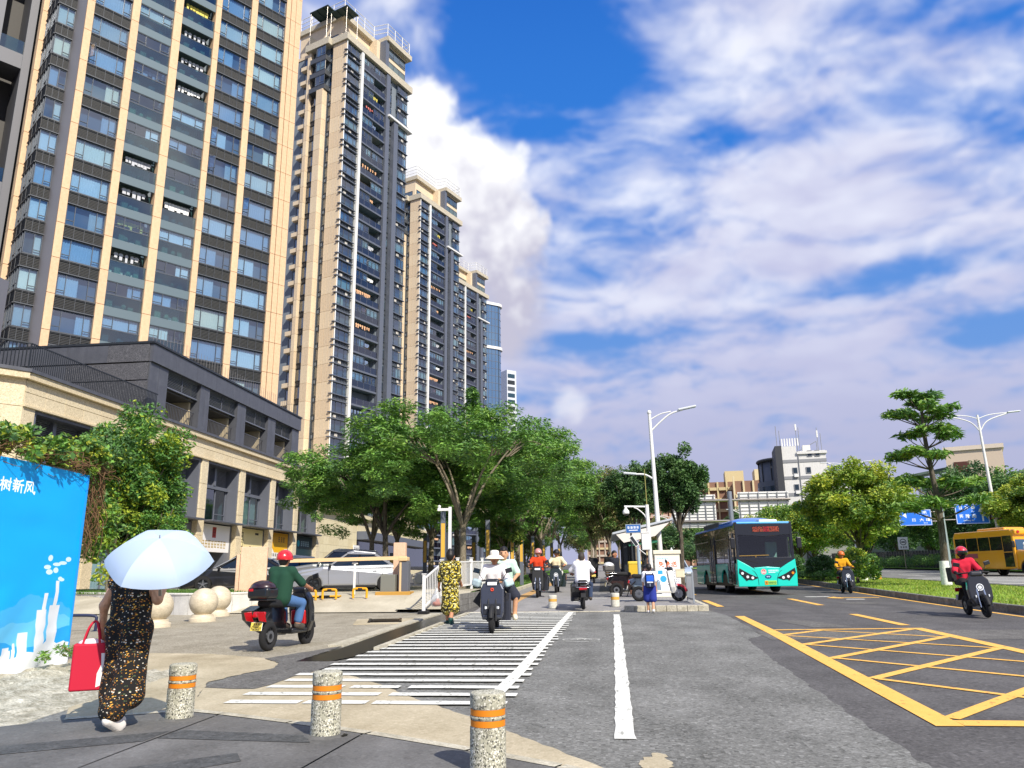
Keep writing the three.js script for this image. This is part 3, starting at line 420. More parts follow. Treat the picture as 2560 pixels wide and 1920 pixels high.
// ---------------------------------------------------------------- the row of three alike towers behind
{
  const t = thing('apartment_tower', 'cream and dark glass tower with a canopy on its roof terrace, nearest of three alike', 'tower', -40.31, 0, -110.48, rad(67.05), 'row of three alike towers');
  const FH = 2.89, lev = []; for (let k = 0; k < 30; k++) lev.push(91.5 - k * FH);
  const y0 = lev[29] - FH;
  part('core_wall', [span(0.4, 16.9, y0, 91.5, -14, -1.9), span(0.4, 3.9, y0, 91.5, -2, -0.4), span(10.6, 16.9, y0, 91.5, -2, -0.5), span(0.35, 0.6, y0, 91.5, -10, -0.4)], mCore, t);
  // front: corner bay, white pier, balconies, dark piers, window columns
  const kA = windowKit(3.2, 1.85, 0.3, 0.72), kN = windowKit(0.95, 1.5, 0, 0), kB = windowKit(3.0, 1.85, 0.25, 0.75), kS = windowKit(0.9, 1.8, 0, 0), kW = windowKit(2.0, 1.85, 0, 0.55), kC = windowKit(1.35, 1.7, 0, 0.5);
  const acBand = (w, n) => { const g = [box(w, 0.06, 0.1, 0, 0.03, 0.02), box(w, 0.06, 0.1, 0, 0.85, 0.02), box(w, 0.8, 0.03, 0, 0.44, -0.12)]; for (let i = 0; i <= n; i++) g.push(box(0.05, 0.82, 0.06, -w / 2 + 0.03 + ((w - 0.06) * i) / n, 0.44, 0)); return merge(g); };
  const bA = acBand(3.3, 5), bB = acBand(3.05, 5), bN = acBand(1.0, 2), bS = acBand(0.95, 2), bW = acBand(2.1, 3);
  const acU = prep(rbox(0.6, 0.5, 0.1, 0.03)), mAC = mat('#cfc9bd', 0.6);
  const ledge = merge([box(3.7, 0.12, 0.5, 1.75, 0, 0.05), box(0.5, 0.12, 0.5, -0.02, 0, -0.05)]), ledgeB = prep(box(3.3, 0.12, 0.4));
  lev.forEach((Y) => {
    addWindow(kA, t, 1.9, Y - 1.95, 0.0, 0, mGlassDeep, mFrame, 0.45); let b = meshOf('air_conditioner_band', bA, mFrame, t); b.position.set(1.9, Y - FH + 0.05, 0); if (rnd() < 0.8) { const a = meshOf('air_conditioner', acU, mAC, b); a.position.set(R(-1.2, 1.2), 0.42, -0.04); }
    let l = meshOf('ledge', ledge, mGreyPillar, t); l.position.set(0, Y - FH + 0.93, 0); l = meshOf('ledge', ledge, mGreyPillar, t); l.position.set(0, Y - FH, 0);
    addWindow(kN, t, 12.4, Y - 1.9, -0.3, 0, mGlassDeep, mFrame, 0.3); b = meshOf('air_conditioner_band', bN, mFrame, t); b.position.set(12.4, Y - FH + 0.05, -0.3);
    addWindow(kB, t, 15.7, Y - 1.95, 0.0, 0, mGlassDeep, mFrame, 0.35); b = meshOf('air_conditioner_band', bB, mFrame, t); b.position.set(15.7, Y - FH + 0.05, 0); if (rnd() < 0.8) { const a = meshOf('air_conditioner', acU, mAC, b); a.position.set(R(-1.1, 1.1), 0.42, -0.04); }
    l = meshOf('ledge', ledgeB, mGreyPillar, t); l.position.set(15.75, Y - FH + 0.93, 0.05);
    addWindow(kS, t, 0.3, Y - 1.95, -3.5, -Math.PI / 2, mGlassDeep, mFrame, 0.3); b = meshOf('air_conditioner_band', bS, mFrame, t); b.position.set(0.3, Y - FH + 0.05, -3.5); b.rotation.y = -Math.PI / 2;
    addWindow(kW, t, 0.05, Y - 1.95, -6.6, -Math.PI / 2, mGlassDeep, mFrame, 0.25); b = meshOf('air_conditioner_band', bW, mSlat, t); b.position.set(0.05, Y - FH + 0.05, -6.6); b.rotation.y = -Math.PI / 2;
    addWindow(kC, t, 0.3, Y - 1.95, -9.15, -Math.PI / 2, mGlassDeep, mSlat, 0.1);
  });
  part('corner_pipe', [cyl(0.1, 0.1, 91.5 - y0, 0.12, (91.5 + y0) / 2, 0.1, 8)], mWhitePaint, t);
  part('white_pier', [span(3.72, 4.3, y0, 91.5, -1.6, 0.35)], mWhitePaint, t);
  part('dark_pier', [span(10.75, 11.75, y0, 91.5, -1.6, 0.3)], mGreyPillar, t); part('dark_pier', [span(12.95, 14.1, y0, 91.5 - 8.6, -1.6, 0.45)], mGreyPillar, t);
  // balconies
  const fas = prep(box(6.4, 0.3, 0.12)), rail = prep(box(6.35, 1.02, 0.02)), slab = prep(box(6.4, 0.18, 1.7)), glaz = windowKit(2.9, 1.3, 0.33, 0.66), mull = merge([0, 1, 2, 3, 4].map((i) => box(0.04, 1.05, 0.05, -3.15 + i * 1.575, 0, 0))), bwall = prep(box(6.3, 2.6, 0.1));
  lev.forEach((Y, i) => {
    const b = meshOf('balcony', fas, mGreyPillar, t); b.position.set(7.52, Y - FH + 0.1, 0.05);
    let m = meshOf('slab', slab, mFascia, b); m.position.set(0, 0, -0.95); m = meshOf('glass_railing', rail, mRailNavy, b); m.position.set(0, 0.66, 0); m = meshOf('railing_post', mull, mGreyPillar, b); m.position.set(0, 0.66, 0.01);
    m = meshOf('back_wall', bwall, pick([mCore, mCore, mCurtain[3], mCreamB]), b); m.position.set(0, 1.4, -1.75);
    if (rnd() < 0.55) { const f = addWindow(glaz, t, 6.0, Y - FH + 1.28, -0.02, 0, mGlassDeep, mFrame, 0.7); f.name = 'balcony_glazing'; } if (rnd() < 0.4) { const f = addWindow(glaz, t, 9.1, Y - FH + 1.28, -0.02, 0, mGlassDeep, mFrame, 0.7); f.name = 'balcony_glazing'; }
    if (rnd() < 0.85) { const lg = meshOf('laundry', laundryGeo(6 + Math.floor(rnd() * 5), R(2, 5), rnd), pick(mLaundry.slice(0, 6)), b); lg.position.set(R(-0.7, 0.7), 2.25, -0.45); }
  });
  // side face: beige panels, cream piers, little cream blocks
  for (const [z0, z1] of [[-0.06, -1.0], [-1.03, -2.0], [-2.03, -3.0]]) { const g = prep(metreUV(prep(rbox(0.3, FH - 0.03, Math.abs(z1 - z0) - 0.02, 0.02, 0, 0, 0, 0, 0, 0, 1)), 1)); lev.forEach((Y, i) => { const m = meshOf('wall_panel', g, i % 2 ? mCream : mCreamB, t); m.position.set(0.12, Y - FH / 2, (z0 + z1) / 2); }); }
  { const g = prep(metreUV(prep(rbox(1.1, FH - 0.03, 1.45, 0.02, 0, 0, 0, 0, 0, 0, 1)), 1)); lev.forEach((Y, i) => { if (Y < 83) { const m = meshOf('pier_panel', g, i % 2 ? mCreamB : mCream, t); m.position.set(-0.5, Y - FH / 2, -4.75); } });
    const g2 = prep(metreUV(prep(rbox(0.8, FH - 0.03, 0.75, 0.02, 0, 0, 0, 0, 0, 0, 1)), 1)); lev.forEach((Y, i) => { const m = meshOf('pier_panel', g2, i % 2 ? mCreamB : mCream, t); m.position.set(-0.2, Y - FH / 2, -8.0); });
    const g3 = prep(metreUV(prep(rbox(0.9, 0.75, 1.5, 0.02, 0, 0, 0, 0, 0, 0, 1)), 1)); lev.forEach((Y, i) => { const m = meshOf('cream_block', g3, mCream, t); m.position.set(0.1, Y - FH + 0.4, -9.4); });
    const kBay = windowKit(2.1, 1.85, 0, 0.5); for (let i = 0; i < 3; i++) { const Y = lev[i]; addWindow(kBay, t, -0.95, Y - 1.95, -4.9, -Math.PI / 2, mGlassDeep, mFrame, 0.4); const b = meshOf('corner_bay_floor', merge([box(1.2, 0.9, 3.6, 0, 0, 0)]), mSlat, t); b.position.set(-0.35, Y - FH + 0.45, -5.6); } }
  // terrace band, penthouse, roof
  part('terrace_band', [span(-0.35, 18.2, 91.5, 92.8, -0.6, 0.45), span(-0.35, 2, 91.5, 92.8, -3.2, -0.6), span(-1.1, 1, 91.5, 92.8, -8.6, -3.2), span(17, 18.2, 91.5, 92.8, -9, -0.6)], mGranite, t);
  part('terrace_floor', [span(0.3, 16.8, 91.6, 92.2, -13, -0.6)], mCreamB, t);
  part('ledge', [span(11.2, 18.2, 82.8, 83.2, -0.5, 0.7)], mWhitePaint, t);
  part('penthouse_wall', [span(1.9, 10.2, 92.2, 98.3, -13, -3.0), span(11, 16.8, 92.2, 98.3, -13, -0.4), span(9.3, 10.2, 92.2, 98.3, -3, -1.2)], mCream, t);
  { const k = windowKit(1.75, 2.9, 0, 0); for (let i = 0; i < 4; i++) addWindow(k, t, 3.2 + i * 1.78, 92.9, -2.95, 0, mGlassDeep, mSlat, 0.2); const k2 = windowKit(5.2, 1.9, 0.33, 0.66); addWindow(k2, t, 14, 93.0, -0.3, 0, mGlassDeep, mFrame, 0.2); addWindow(k2, t, 14, 95.9, -0.3, 0, mGlassDeep, mFrame, 0.2); const k3 = windowKit(2.4, 2.4, 0, 0.5); addWindow(k3, t, 1.85, 93.0, -5, -Math.PI / 2, mGlassDeep, mFrame, 0.1); }
  part('dark_pier', [span(10.2, 11.1, 92.2, 98.3, -3, 0.25)], mGreyPillar, t);
  part('roof_band', [span(1.5, 10.4, 98.3, 99.3, -13.5, -2.2), span(10.4, 17.6, 98.3, 99.3, -13.5, 0.6)], mGranite, t);
  const rp = [[1.8, -13], [1.8, -2.5], [9.9, -2.5], [10.6, 0.2], [17.2, 0.2], [17.2, -13]];
  for (let i = 0; i < rp.length - 1; i++) { const [a, b] = [rp[i], rp[i + 1]], l = Math.hypot(b[0] - a[0], b[1] - a[1]), n = Math.max(1, Math.round(l / 2.6)); for (const h of [0.9, 1.8, 2.7]) part('roof_rail', bar([a[0], 99.3 + h, a[1]], [b[0], 99.3 + h, b[1]], 0.07, 5), mWhitePaint, t); for (let k = 0; k < n; k++) part('rail_post', bar([mix(a[0], b[0], k / n), 99.3, mix(a[1], b[1], k / n)], [mix(a[0], b[0], k / n), 102.05, mix(a[1], b[1], k / n)], 0.08, 5), mWhitePaint, t); }
  // second and third: the same design further along
  copyOf(t, 'apartment_tower', 'cream and dark glass tower with an open roof terrace, middle of three alike', -40.94, 0, -168.43, rad(67.05));
  copyOf(t, 'apartment_tower', 'cream and dark glass tower beside the rounded glass one, farthest of three alike', -41.9, 0, -224.4, rad(67.05));
  // canopy on the nearest roof terrace
  const c = thing('terrace_canopy', 'dark steel lattice canopy on thin posts on the nearest tower terrace', 'canopy', -40.31, 92.8, -110.48, rad(67.05));
  const mC = mat('#27403f', 0.6);
  for (const [x0, x1, z0, z1, y] of [[-0.9, 2.6, -8.2, -4.0, 6.9], [-0.2, 2.9, -4.0, -0.1, 5.7]]) { part('roof_sheet', [box(x1 - x0, 0.06, z1 - z0, (x0 + x1) / 2, y, (z0 + z1) / 2)], mC, c); for (let i = 0; i <= 3; i++) part('purlin', [box(x1 - x0, 0.14, 0.1, (x0 + x1) / 2, y - 0.12, mix(z0, z1, i / 3))], mC, c); for (const x of [x0 + 0.15, x1 - 0.15]) for (const zq of [z0 + 0.15, z1 - 0.15]) part('post', [bar([x, -0.6, zq], [x, y, zq], 0.07)], mBrushed, c); }
  part('back_fence', [span(-0.8, 2.2, -0.4, 2.2, -8.1, -8.0)], mDarkWall, c);
}
// ---------------------------------------------------------------- rounded glass tower and slim dark tower far down the street
{
  const t = thing('glass_tower', 'silvery glass tower with rounded corner and white curved bands', 'tower', -42.2, 0, -283, rad(38));
  const W = 8.6, Dp = 26, H = 106, rr = 3.2, outline = (o) => { const p = []; const x1 = W + o, z1 = o; for (let i = 0; i <= 10; i++) { const a = (i / 10) * Math.PI / 2; p.push([x1 - rr + Math.sin(a) * rr, z1 - rr + Math.cos(a) * rr]); } p.push([x1, -Dp], [-o, -Dp]); for (let i = 0; i <= 6; i++) { const a = (i / 6) * Math.PI / 2; p.push([-o + 1.2 - Math.cos(a) * 1.2, z1 - 1.2 + Math.sin(a) * 1.2]); } return p; };
  const prism = (o, y, h) => { const g = extrude(outline(o).map(([a, b]) => [a, -b]), h); g.rotateX(-Math.PI / 2); g.translate(0, y, 0); return g; };
  const mG5 = mat('#7f9fb8', 0.06, { metalness: 0.75 }), mG5b = mat('#44606c', 0.08, { metalness: 0.6 });
  part('glass_skin', [prism(0, 60, H - 60)], mG5, t); part('lower_glass', [prism(0, 4, 56)], mG5b, t);
  for (const y of [106, 88, 60, 35]) part('white_band', [prism(0.5, y - 0.6, 1.1)], mWhitePaint, t);
  for (let y = 36; y < 105; y += 2.9) part('transom', [prism(0.06, y, 0.16)], mGreyPillar, t);
  for (let i = 1; i < 5; i++) part('mullion', [span(i * 1.6 - 0.06, i * 1.6 + 0.06, 4, H, -0.1, 0.1)], mGreyPillar, t);
  part('white_edge', [span(-0.5, 0.4, 4, H, -0.3, 0.45)], mWhitePaint, t); part('side_piers', [span(W - 0.1, W + 0.35, 4, 98, -Dp, -rr)], mWhitePaint, t);
  part('red_sign', [span(W + 0.3, W + 0.8, 92, 102, -9, -4)], mat('#b3151c', 0.5), t);
  const d = thing('slim_tower', 'slim dark banded tower at the far end of the tower row', 'tower', -41.0, 0, -345, rad(40));
  part('core_wall', [span(0, 5.2, 4, 95, -20, 0)], mat('#cfd4da', 0.7), d); for (let y = 20; y < 94; y += 3.1) part('window_band', [span(0.4, 4.3, y, y + 1.9, 0, 0.12)], pick([mDarkMetal, mFrame, mG5b]), d);
}
// ---------------------------------------------------------------- lettering drawn stroke by stroke (ten by ten grid)
const GL = {
  shu: '0.5,3 4,3;2.2,.5 2.2,9.6;2.2,3.6 .5,6.4;2.4,4.6 3.8,6;4.2,2.6 6.2,2.6 4,8.6;4.4,4 6.6,8;6.6,3.2 9.8,3.2;8.8,.8 8.8,9 8,8.2;7.2,5 7.8,6.2',
  xin: '2.5,.3 3,1.2;.8,1.8 5,1.8;1.8,2.4 2.2,3.6;4,2.3 3.5,3.6;.4,4 5.2,4;.6,5.8 5,5.8;2.8,4 2.8,9.2;2.6,6 .8,8;3,6 4.6,7.6;9,.8 6.2,1.8 6,5 5,9;6.2,4.2 9.8,4.2;8.2,4.2 8.2,9.6',
  feng: '1.8,1.2 1.8,5 .6,9.4;1.8,1.2 7.6,1.2 7.8,7.5 9.8,9.2 9.9,7.8;3.2,3 6.4,7.6;6.2,2.8 3,7.8',
  ming: '.3,1.5 .3,6.8;.3,1.5 3.2,1.5 3.2,6.8 .3,6.8;.3,4 3.2,4;5.4,.8 5.4,6 4.2,9.5;5.4,.8 9,.8 9,9.2 8.2,8.6;5.4,3.4 9,3.4;5.4,6 9,6',
  mian: '3,0 1,2.6;2.4,1.4 6.4,1.4 5.2,2.8;1.6,2.8 8.4,2.8 8.4,5.2 1.6,5.2 1.6,2.8;5,2.8 5,5.2;4.4,5.2 3.6,7.6 1,9.6;6,5.2 6,8.6 7,9.2 9.4,9.2 9.6,7.8',
  fei: '2,1 7.6,1 7.6,2.2 2,2.2 2,3.4 8.4,3.4 8,4.6;3.8,0 3.8,3.4 2,4.8;6,0 6,4.8;2.6,5.2 2.6,8;2.6,5.2 7.6,5.2 7.6,8;5,6 5,7.4 1.6,9.8;5.8,8.2 8.8,9.8',
  song: '1.2,.8 2,1.8;.6,3.6 2.2,3.6 1.6,6 .4,8;.6,8 3,8.8 9.8,9.2;4.6,.4 5.4,1.6;8,.4 7,1.6;4,2.2 9,2.2;3.4,4.4 9.6,4.4;6.4,2.2 6.4,4.4 3.6,7.6;6.6,4.6 9.4,7.4',
  bin: '5,0 5.2,.9;1,1.4 1,2.6;1,1.4 9,1.4 8.6,2.6;6.6,2.4 3,3.2 3,6;3,4.4 7.6,4.4;6.2,4.4 6.2,6.2;.6,6.3 9.4,6.3;3.6,7.2 1.8,9.4;6.4,7.2 8.4,9.4',
  long: '1,.8 1,9.6;1,.8 3,.8 2,3 3,4.6 1.6,5.4;6,.2 4.2,3;5.6,1.2 8.4,1.2 4,4.2;5.2,2 9.4,4.2;4.6,4.8 8.4,4.8;5,5.6 4.2,6.8;4.8,6.4 9,6.4;4.8,7.9 8.8,7.9;6.8,5.4 6.8,9.4;4,9.4 9.8,9.4',
  lu: '1,.8 4,.8 4,3.2 1,3.2 1,.8;2.5,3.2 2.5,8.6;2.5,5 4.2,5;1,5 1,8.8;.4,9 4.6,8;6.4,.4 5,3;6,1.4 8.6,1.4 5,5.2;5.8,2.4 9.8,5;6,6 8.8,6 8.8,9.2 6,9.2 6,6',
  da: '.8,3.6 9.2,3.6;5,.6 4.6,5 .8,9.4;5,4 9.4,9.4',
  dao: '1.2,.8 2,1.8;.6,3.6 2.2,3.6 1.6,6 .4,8;.6,8 3,8.8 9.8,9.2;5,.2 5.6,1.2;8,.2 7.4,1.2;4,2 9.4,2;6.6,2 6.2,3.2;4.8,3.2 8.8,3.2 8.8,7.6 4.8,7.6 4.8,3.2;4.8,4.7 8.8,4.7;4.8,6.2 8.8,6.2',
  nan: '1,1.8 9,1.8;5,.2 5,3.2;1.2,9.6 1.2,3.2 8.8,3.2 8.8,9.4;3.6,4 4.2,5.2;6.4,4 5.8,5.2;3,5.6 7,5.6;3,7.2 7,7.2;5,5.6 5,9',
};
function glyph(c, key, x, y, s, lw, sx = 1) { c.lineWidth = lw; c.lineCap = 'round'; c.lineJoin = 'round'; for (const st of GL[key].split(';')) { c.beginPath(); st.split(' ').forEach((p, i) => { const [a, b] = p.split(',').map(Number); const X = x + (a / 10) * s * sx, Y = y + (b / 10) * s; i ? c.lineTo(X, Y) : c.moveTo(X, Y); }); c.stroke(); } }
const gk = rng(91);
function smudge(c, x, y, w, h, lw) { c.lineWidth = lw; c.lineCap = 'butt'; for (let i = 0; i < 3; i++) { const yy = y + h * (0.1 + 0.38 * i + 0.06 * gk()); c.beginPath(); c.moveTo(x + w * 0.08 * gk(), yy); c.lineTo(x + w * (0.8 + 0.2 * gk()), yy); c.stroke(); } for (let i = 0; i < 2; i++) { const xx = x + w * (0.2 + 0.5 * i + 0.14 * gk()); c.beginPath(); c.moveTo(xx, y + h * 0.2 * gk()); c.lineTo(xx + w * 0.12 * (gk() - 0.5), y + h * (0.75 + 0.25 * gk())); c.stroke(); } }   // print too small to read
function printTex(w, h, draw) { const cv = document.createElement('canvas'); cv.width = w; cv.height = h; const c = cv.getContext('2d'); draw(c, w, h); const t = new THREE.CanvasTexture(cv); t.colorSpace = THREE.SRGBColorSpace; t.anisotropy = 8; return t; }
const printed = (w, h, draw, rough = 0.6, o = {}) => mat('#ffffff', rough, { map: printTex(w, h, draw), ...o });
const face = (w, h, x, y, z, ry = 0, rx = 0) => tf(new THREE.PlaneGeometry(w, h), x, y, z, rx, ry);

// ---------------------------------------------------------------- podium with shops
{
  const t = thing('shop_podium', 'beige granite shop building with dark louvred top storey and deep window bays', 'building');
  const mPanel = [mat('#ffffff', 0.8, { map: stoneTex(200, [16, 1, -32], 10, 36, 2), metre: 1 }), mat('#ffffff', 0.8, { map: stoneTex(195, [16, 0, -34], 10, 36, 2), metre: 1 })];
  const mDark = mat('#ffffff', 0.42, { map: asphaltTex(512, 4, 92, 10, 8, [-2, 0, 6], 6), metalness: 0.2, metre: 1 }), mDarkGranite = mat('#ffffff', 0.5, { map: stoneTex(84, [0, 0, 3], 6, 46, 2), metre: 1 });
  const mJamb = mat('#71757f', 0.45, { metalness: 0.3 }), mRecess = mat('#ffffff', 0.85, { map: stoneTex(190, [18, 0, -38], 8, 8), metre: 1 });
  const X = -24.8, piers = [-30.45, -35.65, -40.85, -46.1, -51.4, -56.6, -61.3, -66.6];
  part('core_wall', [span(-45, X - 1.7, 0.5, 10.2, -66.4, -29.2)], mDarkWall, t);
  // piers in stone blocks
  for (const zc of piers) for (let k = 0; k < 5; k++) part('pier_block', rbox(1.7, 1.585, 0.8, 0.02, X - 0.85, 0.92 + 0.8 + k * 1.6, zc, 0, 0, 0, 1), pick(mPanel), t);
  // frieze of panels and cornice
  for (let r = 0; r < 2; r++) for (let i = 0; i < 28; i++) { const z = -30.1 - i * 1.31; part('frieze_panel', rbox(0.5, r ? 0.53 : 0.56, 1.297, 0.012, X - 0.25, r ? 9.79 : 9.225, z - 0.655, 0, 0, 0, 1), pick(mPanel), t); }
  part('cornice', [span(X - 0.5, X + 0.22, 10.07, 10.35, -66.95, -30.0), span(X - 0.5, X + 0.1, 8.86, 8.94, -66.95, -30.05)], mPanel[1], t);
  part('cornice_cap', [span(X - 0.5, X + 0.3, 10.35, 10.5, -66.95, -29.9)], mDark, t);
  { const cx = (X + -25.9) / 2, cz = (-30.1 + -28.75) / 2; const L = Math.hypot(1.1, 1.35), a = Math.atan2(1.1, 1.35);
    for (let k = 0; k < 6; k++) part('corner_block', tf(rbox(0.4, 1.57, L, 0.02, 0, 0, 0, 0, 0, 0, 1), cx - 0.15, 1.72 + k * 1.585, cz - 0.1, 0, -a), pick(mPanel), t);
    part('cornice', [tf(box(0.72, 0.28, L + 0.1), cx - 0.05, 10.21, cz, 0, -a), span(-45, -25.85, 10.07, 10.35, -29.3, -28.55)], mPanel[1], t); part('cornice_cap', [tf(box(0.8, 0.15, L + 0.16), cx - 0.03, 10.425, cz, 0, -a), span(-45, -25.8, 10.35, 10.5, -29.3, -28.5)], mDark, t);
    for (let i = 0; i < 12; i++) for (let k = 0; k < 6; k++) part('side_block', rbox(1.57, 1.575, 0.3, 0.02, -26.7 - i * 1.585, 1.72 + k * 1.585, -28.95, 0, 0, 0, 1), pick(mPanel), t); }
  part('terrace_floor', [span(-45, X - 0.4, 10.2, 10.34, -66.9, -29.2)], mDark, t);
  // window bays
  const lg = louvreGeo(2.0, 1.5, 14, 0), kit = windowKit(3.85, 2.4, 0.25, 0.62);
  for (let b = 0; b < piers.length - 1; b++) {
    const z0 = piers[b] - 0.42, z1 = piers[b + 1] + 0.42, zc = (z0 + z1) / 2, w = z0 - z1;
    part('bay_back', [span(X - 1.75, X - 1.45, 0.92, 7.4, z1, z0), span(X - 1.4, X - 1.0, 7.3, 8.9, z1, z0)], mDarkWall, t);
    part('bay_soffit', [span(X - 1.5, X - 0.06, 8.7, 8.86, z1, z0)], mDark, t);
    part('bay_jamb', [span(X - 1.0, X - 0.1, 5.15, 8.7, z1, z1 + 0.2)], mJamb, t); part('bay_jamb', [span(X - 1.0, X - 0.1, 5.15, 8.7, z0 - 0.2, z0)], mJamb, t);
    part('transom', [span(X - 1.0, X - 0.7, 7.28, 7.5, z1 + 0.2, z0 - 0.2)], mJamb, t); part('mullion', [span(X - 0.95, X - 0.65, 7.5, 8.7, zc - 0.12, zc + 0.12)], mJamb, t);
    for (const s of [-1, 1]) { const l = meshOf('louvre', lg, mJamb, t); l.position.set(X - 0.85, 7.42, zc + s * 0.97); l.rotation.y = Math.PI / 2; l.scale.set(0.88, 0.86, 1); }
    const f = addWindow(kit, t, X - 0.85, 5.1, zc, Math.PI / 2, mGlassDeep, mJamb, 0.1);
    part('canopy', [rbox(1.5, 0.13, w - 0.1, 0.03, X - 0.25, 5.06, zc), span(X - 0.9, X - 0.7, 4.8, 5.0, z1, z0)], mDark, t);
    part('shop_jamb', [span(X - 1.5, X - 0.35, 0.92, 4.95, z1, z1 + 0.9)], mJamb, t);
    const sk = windowKit(3.3, 2.3, 0.33, 0.66); addWindow(sk, t, X - 1.2, 0.95, zc + 0.25, Math.PI / 2, mGlass, mJamb, 0.5);
  }
  // dark upper storey
  const cols = [[-39.25, -41.15], [-44.9, -46.1], [-50.05, -51.35], [-55.1, -56.5], [-59.8, -61.25]];
  for (const [a, b] of cols) { const n = 2; for (let k = 0; k < n; k++) part('dark_column', [span(X - 0.95, X - 0.12, 10.5, 13.45, mix(a, b, k / n) - 0.01, mix(a, b, (k + 1) / n) + 0.01)], mDark, t); }
  for (let i = 0; i < 9; i++) part('fascia_panel', [span(X - 1.0, X + 0.02, 13.45, 14.5, -39.22 - i * 2.45, -39.22 - (i + 1) * 2.45 + 0.012)], mDark, t);
  for (let i = 0; i < cols.length - 1; i++) {
    const z0 = cols[i][1], z1 = cols[i + 1][0], zc = (z0 + z1) / 2, w = z0 - z1, l = meshOf('louvre', louvreGeo(w, 1.05, 10, 1), mJamb, t); l.position.set(X - 0.35, 12.42, zc); l.rotation.y = Math.PI / 2;
    part('recess_side', [span(X - 4.0, X - 0.7, 10.4, 13.4, z1 + 0.2, z1 + 0.01)], mRecess, t); part('recess_back', [span(X - 4.1, X - 3.9, 10.4, 13.4, z1, z0)], mDarkWall, t); part('recess_ceiling', [span(X - 4, X - 0.5, 12.3, 12.4, z1, z0)], mDarkWall, t);
    const rg = []; for (let k = 0; k < 22; k++) rg.push(box(0.03, 1.1, 0.025, 0, 0, -w / 2 + 0.08 + (k * (w - 0.16)) / 21)); rg.push(box(0.05, 0.04, w, 0, 0.57, 0)); part('railing', [tf(merge(rg), X - 0.45, 11.05, zc)], mDark, t);
  }
  part('upper_wall', [span(-45, X - 4.1, 10.4, 14.45, -61.2, -39.4), span(X - 4.1, X - 0.95, 13.4, 14.45, -61.2, -39.4), span(X - 1.5, X - 0.96, 10.4, 13.4, -41.1, -39.4)], mDarkWall, t);
  for (let i = 0; i < 8; i++) for (let r = 0; r < 3; r++) { const yy = [13.45, 12.4, 10.5][r], y2 = [14.5, 13.38, 12.33][r]; part('side_panel', [span(-25.0 - i * 2.5, -27.49 - i * 2.5 + 0.0, yy, y2, -39.4, -39.2 + (r === 0 ? 0.05 : 0))], i === 0 || (i === 1 && r) ? mDarkGranite : mDark, t); }
  part('roof_slab', [span(-45, X + 0.1, 14.5, 14.62, -61.3, -39.1)], mDarkMetal, t);
  // bar railing along the open terrace edge
  { const g = []; for (let i = 0; i < 74; i++) g.push(box(0.03, 1.15, 0.03, 0, 0, -i * 0.135)); g.push(tf(box(0.05, 0.05, 10), 0, 0.58, -4.95)); part('terrace_railing', [tf(merge(g), X + 0.12, 11.08, -29.95)], mDarkMetal, t); const h = []; for (let i = 0; i < 12; i++) h.push(box(0.03, 1.15, 0.03, -i * 0.09, 0, i * 0.105)); h.push(tf(box(0.05, 0.05, 1.55), -0.5, 0.58, 0.58, 0, -0.7)); part('terrace_railing', [tf(merge(h), X + 0.12, 11.08, -29.9)], mDarkMetal, t); }
  { const g = []; for (let i = 0; i < 60; i++) g.push(bar([0, 0, -i * 0.36], [0, 0.9, -i * 0.36], 0.012, 4)); part('roof_guard', [tf(merge(g), X - 0.2, 14.6, -39.4)], mBrushed, t); }
  // shop signs
  const sign = (name, label, zc, w, h, y, m) => { const s = thing(name, label, 'shop sign', X - 0.42, y, zc, Math.PI / 2, 'shop signs under the podium canopies'); part('sign_box', rbox(w, h, 0.16, 0.015), mWhitePaint, s); part('sign_face', face(w - 0.02, h - 0.02, 0, 0, 0.084), m, s); return s; };
  sign('shop_sign', 'white shop sign with a red seal and a row of gold characters', -48.6, 4.2, 1.75, 4.05, printed(512, 214, (c, w, h) => { c.fillStyle = '#e8e6e4'; c.fillRect(0, 0, w, h); c.fillStyle = '#a32a20'; c.fillRect(220, 18, 62, 84); c.strokeStyle = '#5a1510'; smudge(c, 232, 30, 40, 58, 7); c.strokeStyle = '#a88a34'; for (let i = 0; i < 8; i++) smudge(c, 62 + i * 50, 122, 42, 62, 7); }));
  sign('shop_sign', 'cream yellow shop sign with tall brown lettering', -53.9, 4.1, 1.9, 4.0, printed(512, 236, (c, w, h) => { c.fillStyle = '#efdfa2'; c.fillRect(0, 0, w, h); c.strokeStyle = '#3a3020'; smudge(c, 40, 30, 90, 80, 7); smudge(c, 40, 110, 90, 100, 7); c.fillStyle = '#3a3020'; c.fillRect(350, 30, 70, 18); for (let i = 0; i < 3; i++) smudge(c, 240 + i * 66, 150, 46, 50, 9); }));
  sign('shop_sign', 'yellow and white shop sign with a bowl shaped band', -58.9, 3.6, 1.95, 3.95, printed(512, 276, (c, w, h) => { c.fillStyle = '#eaa90c'; c.fillRect(0, 0, w, h); c.fillStyle = '#f2f0ea'; c.fillRect(0, 170, w, 106); c.fillStyle = '#f2b70e'; c.beginPath(); c.moveTo(20, 110); c.lineTo(490, 110); c.lineTo(380, 215); c.lineTo(150, 215); c.fill(); c.strokeStyle = '#6a4a10'; for (let i = 0; i < 3; i++) smudge(c, 250 + i * 64, 40, 46, 60, 9); c.strokeStyle = '#4a3a20'; for (let i = 0; i < 7; i++) smudge(c, 60 + i * 56, 226, 44, 30, 6); }));
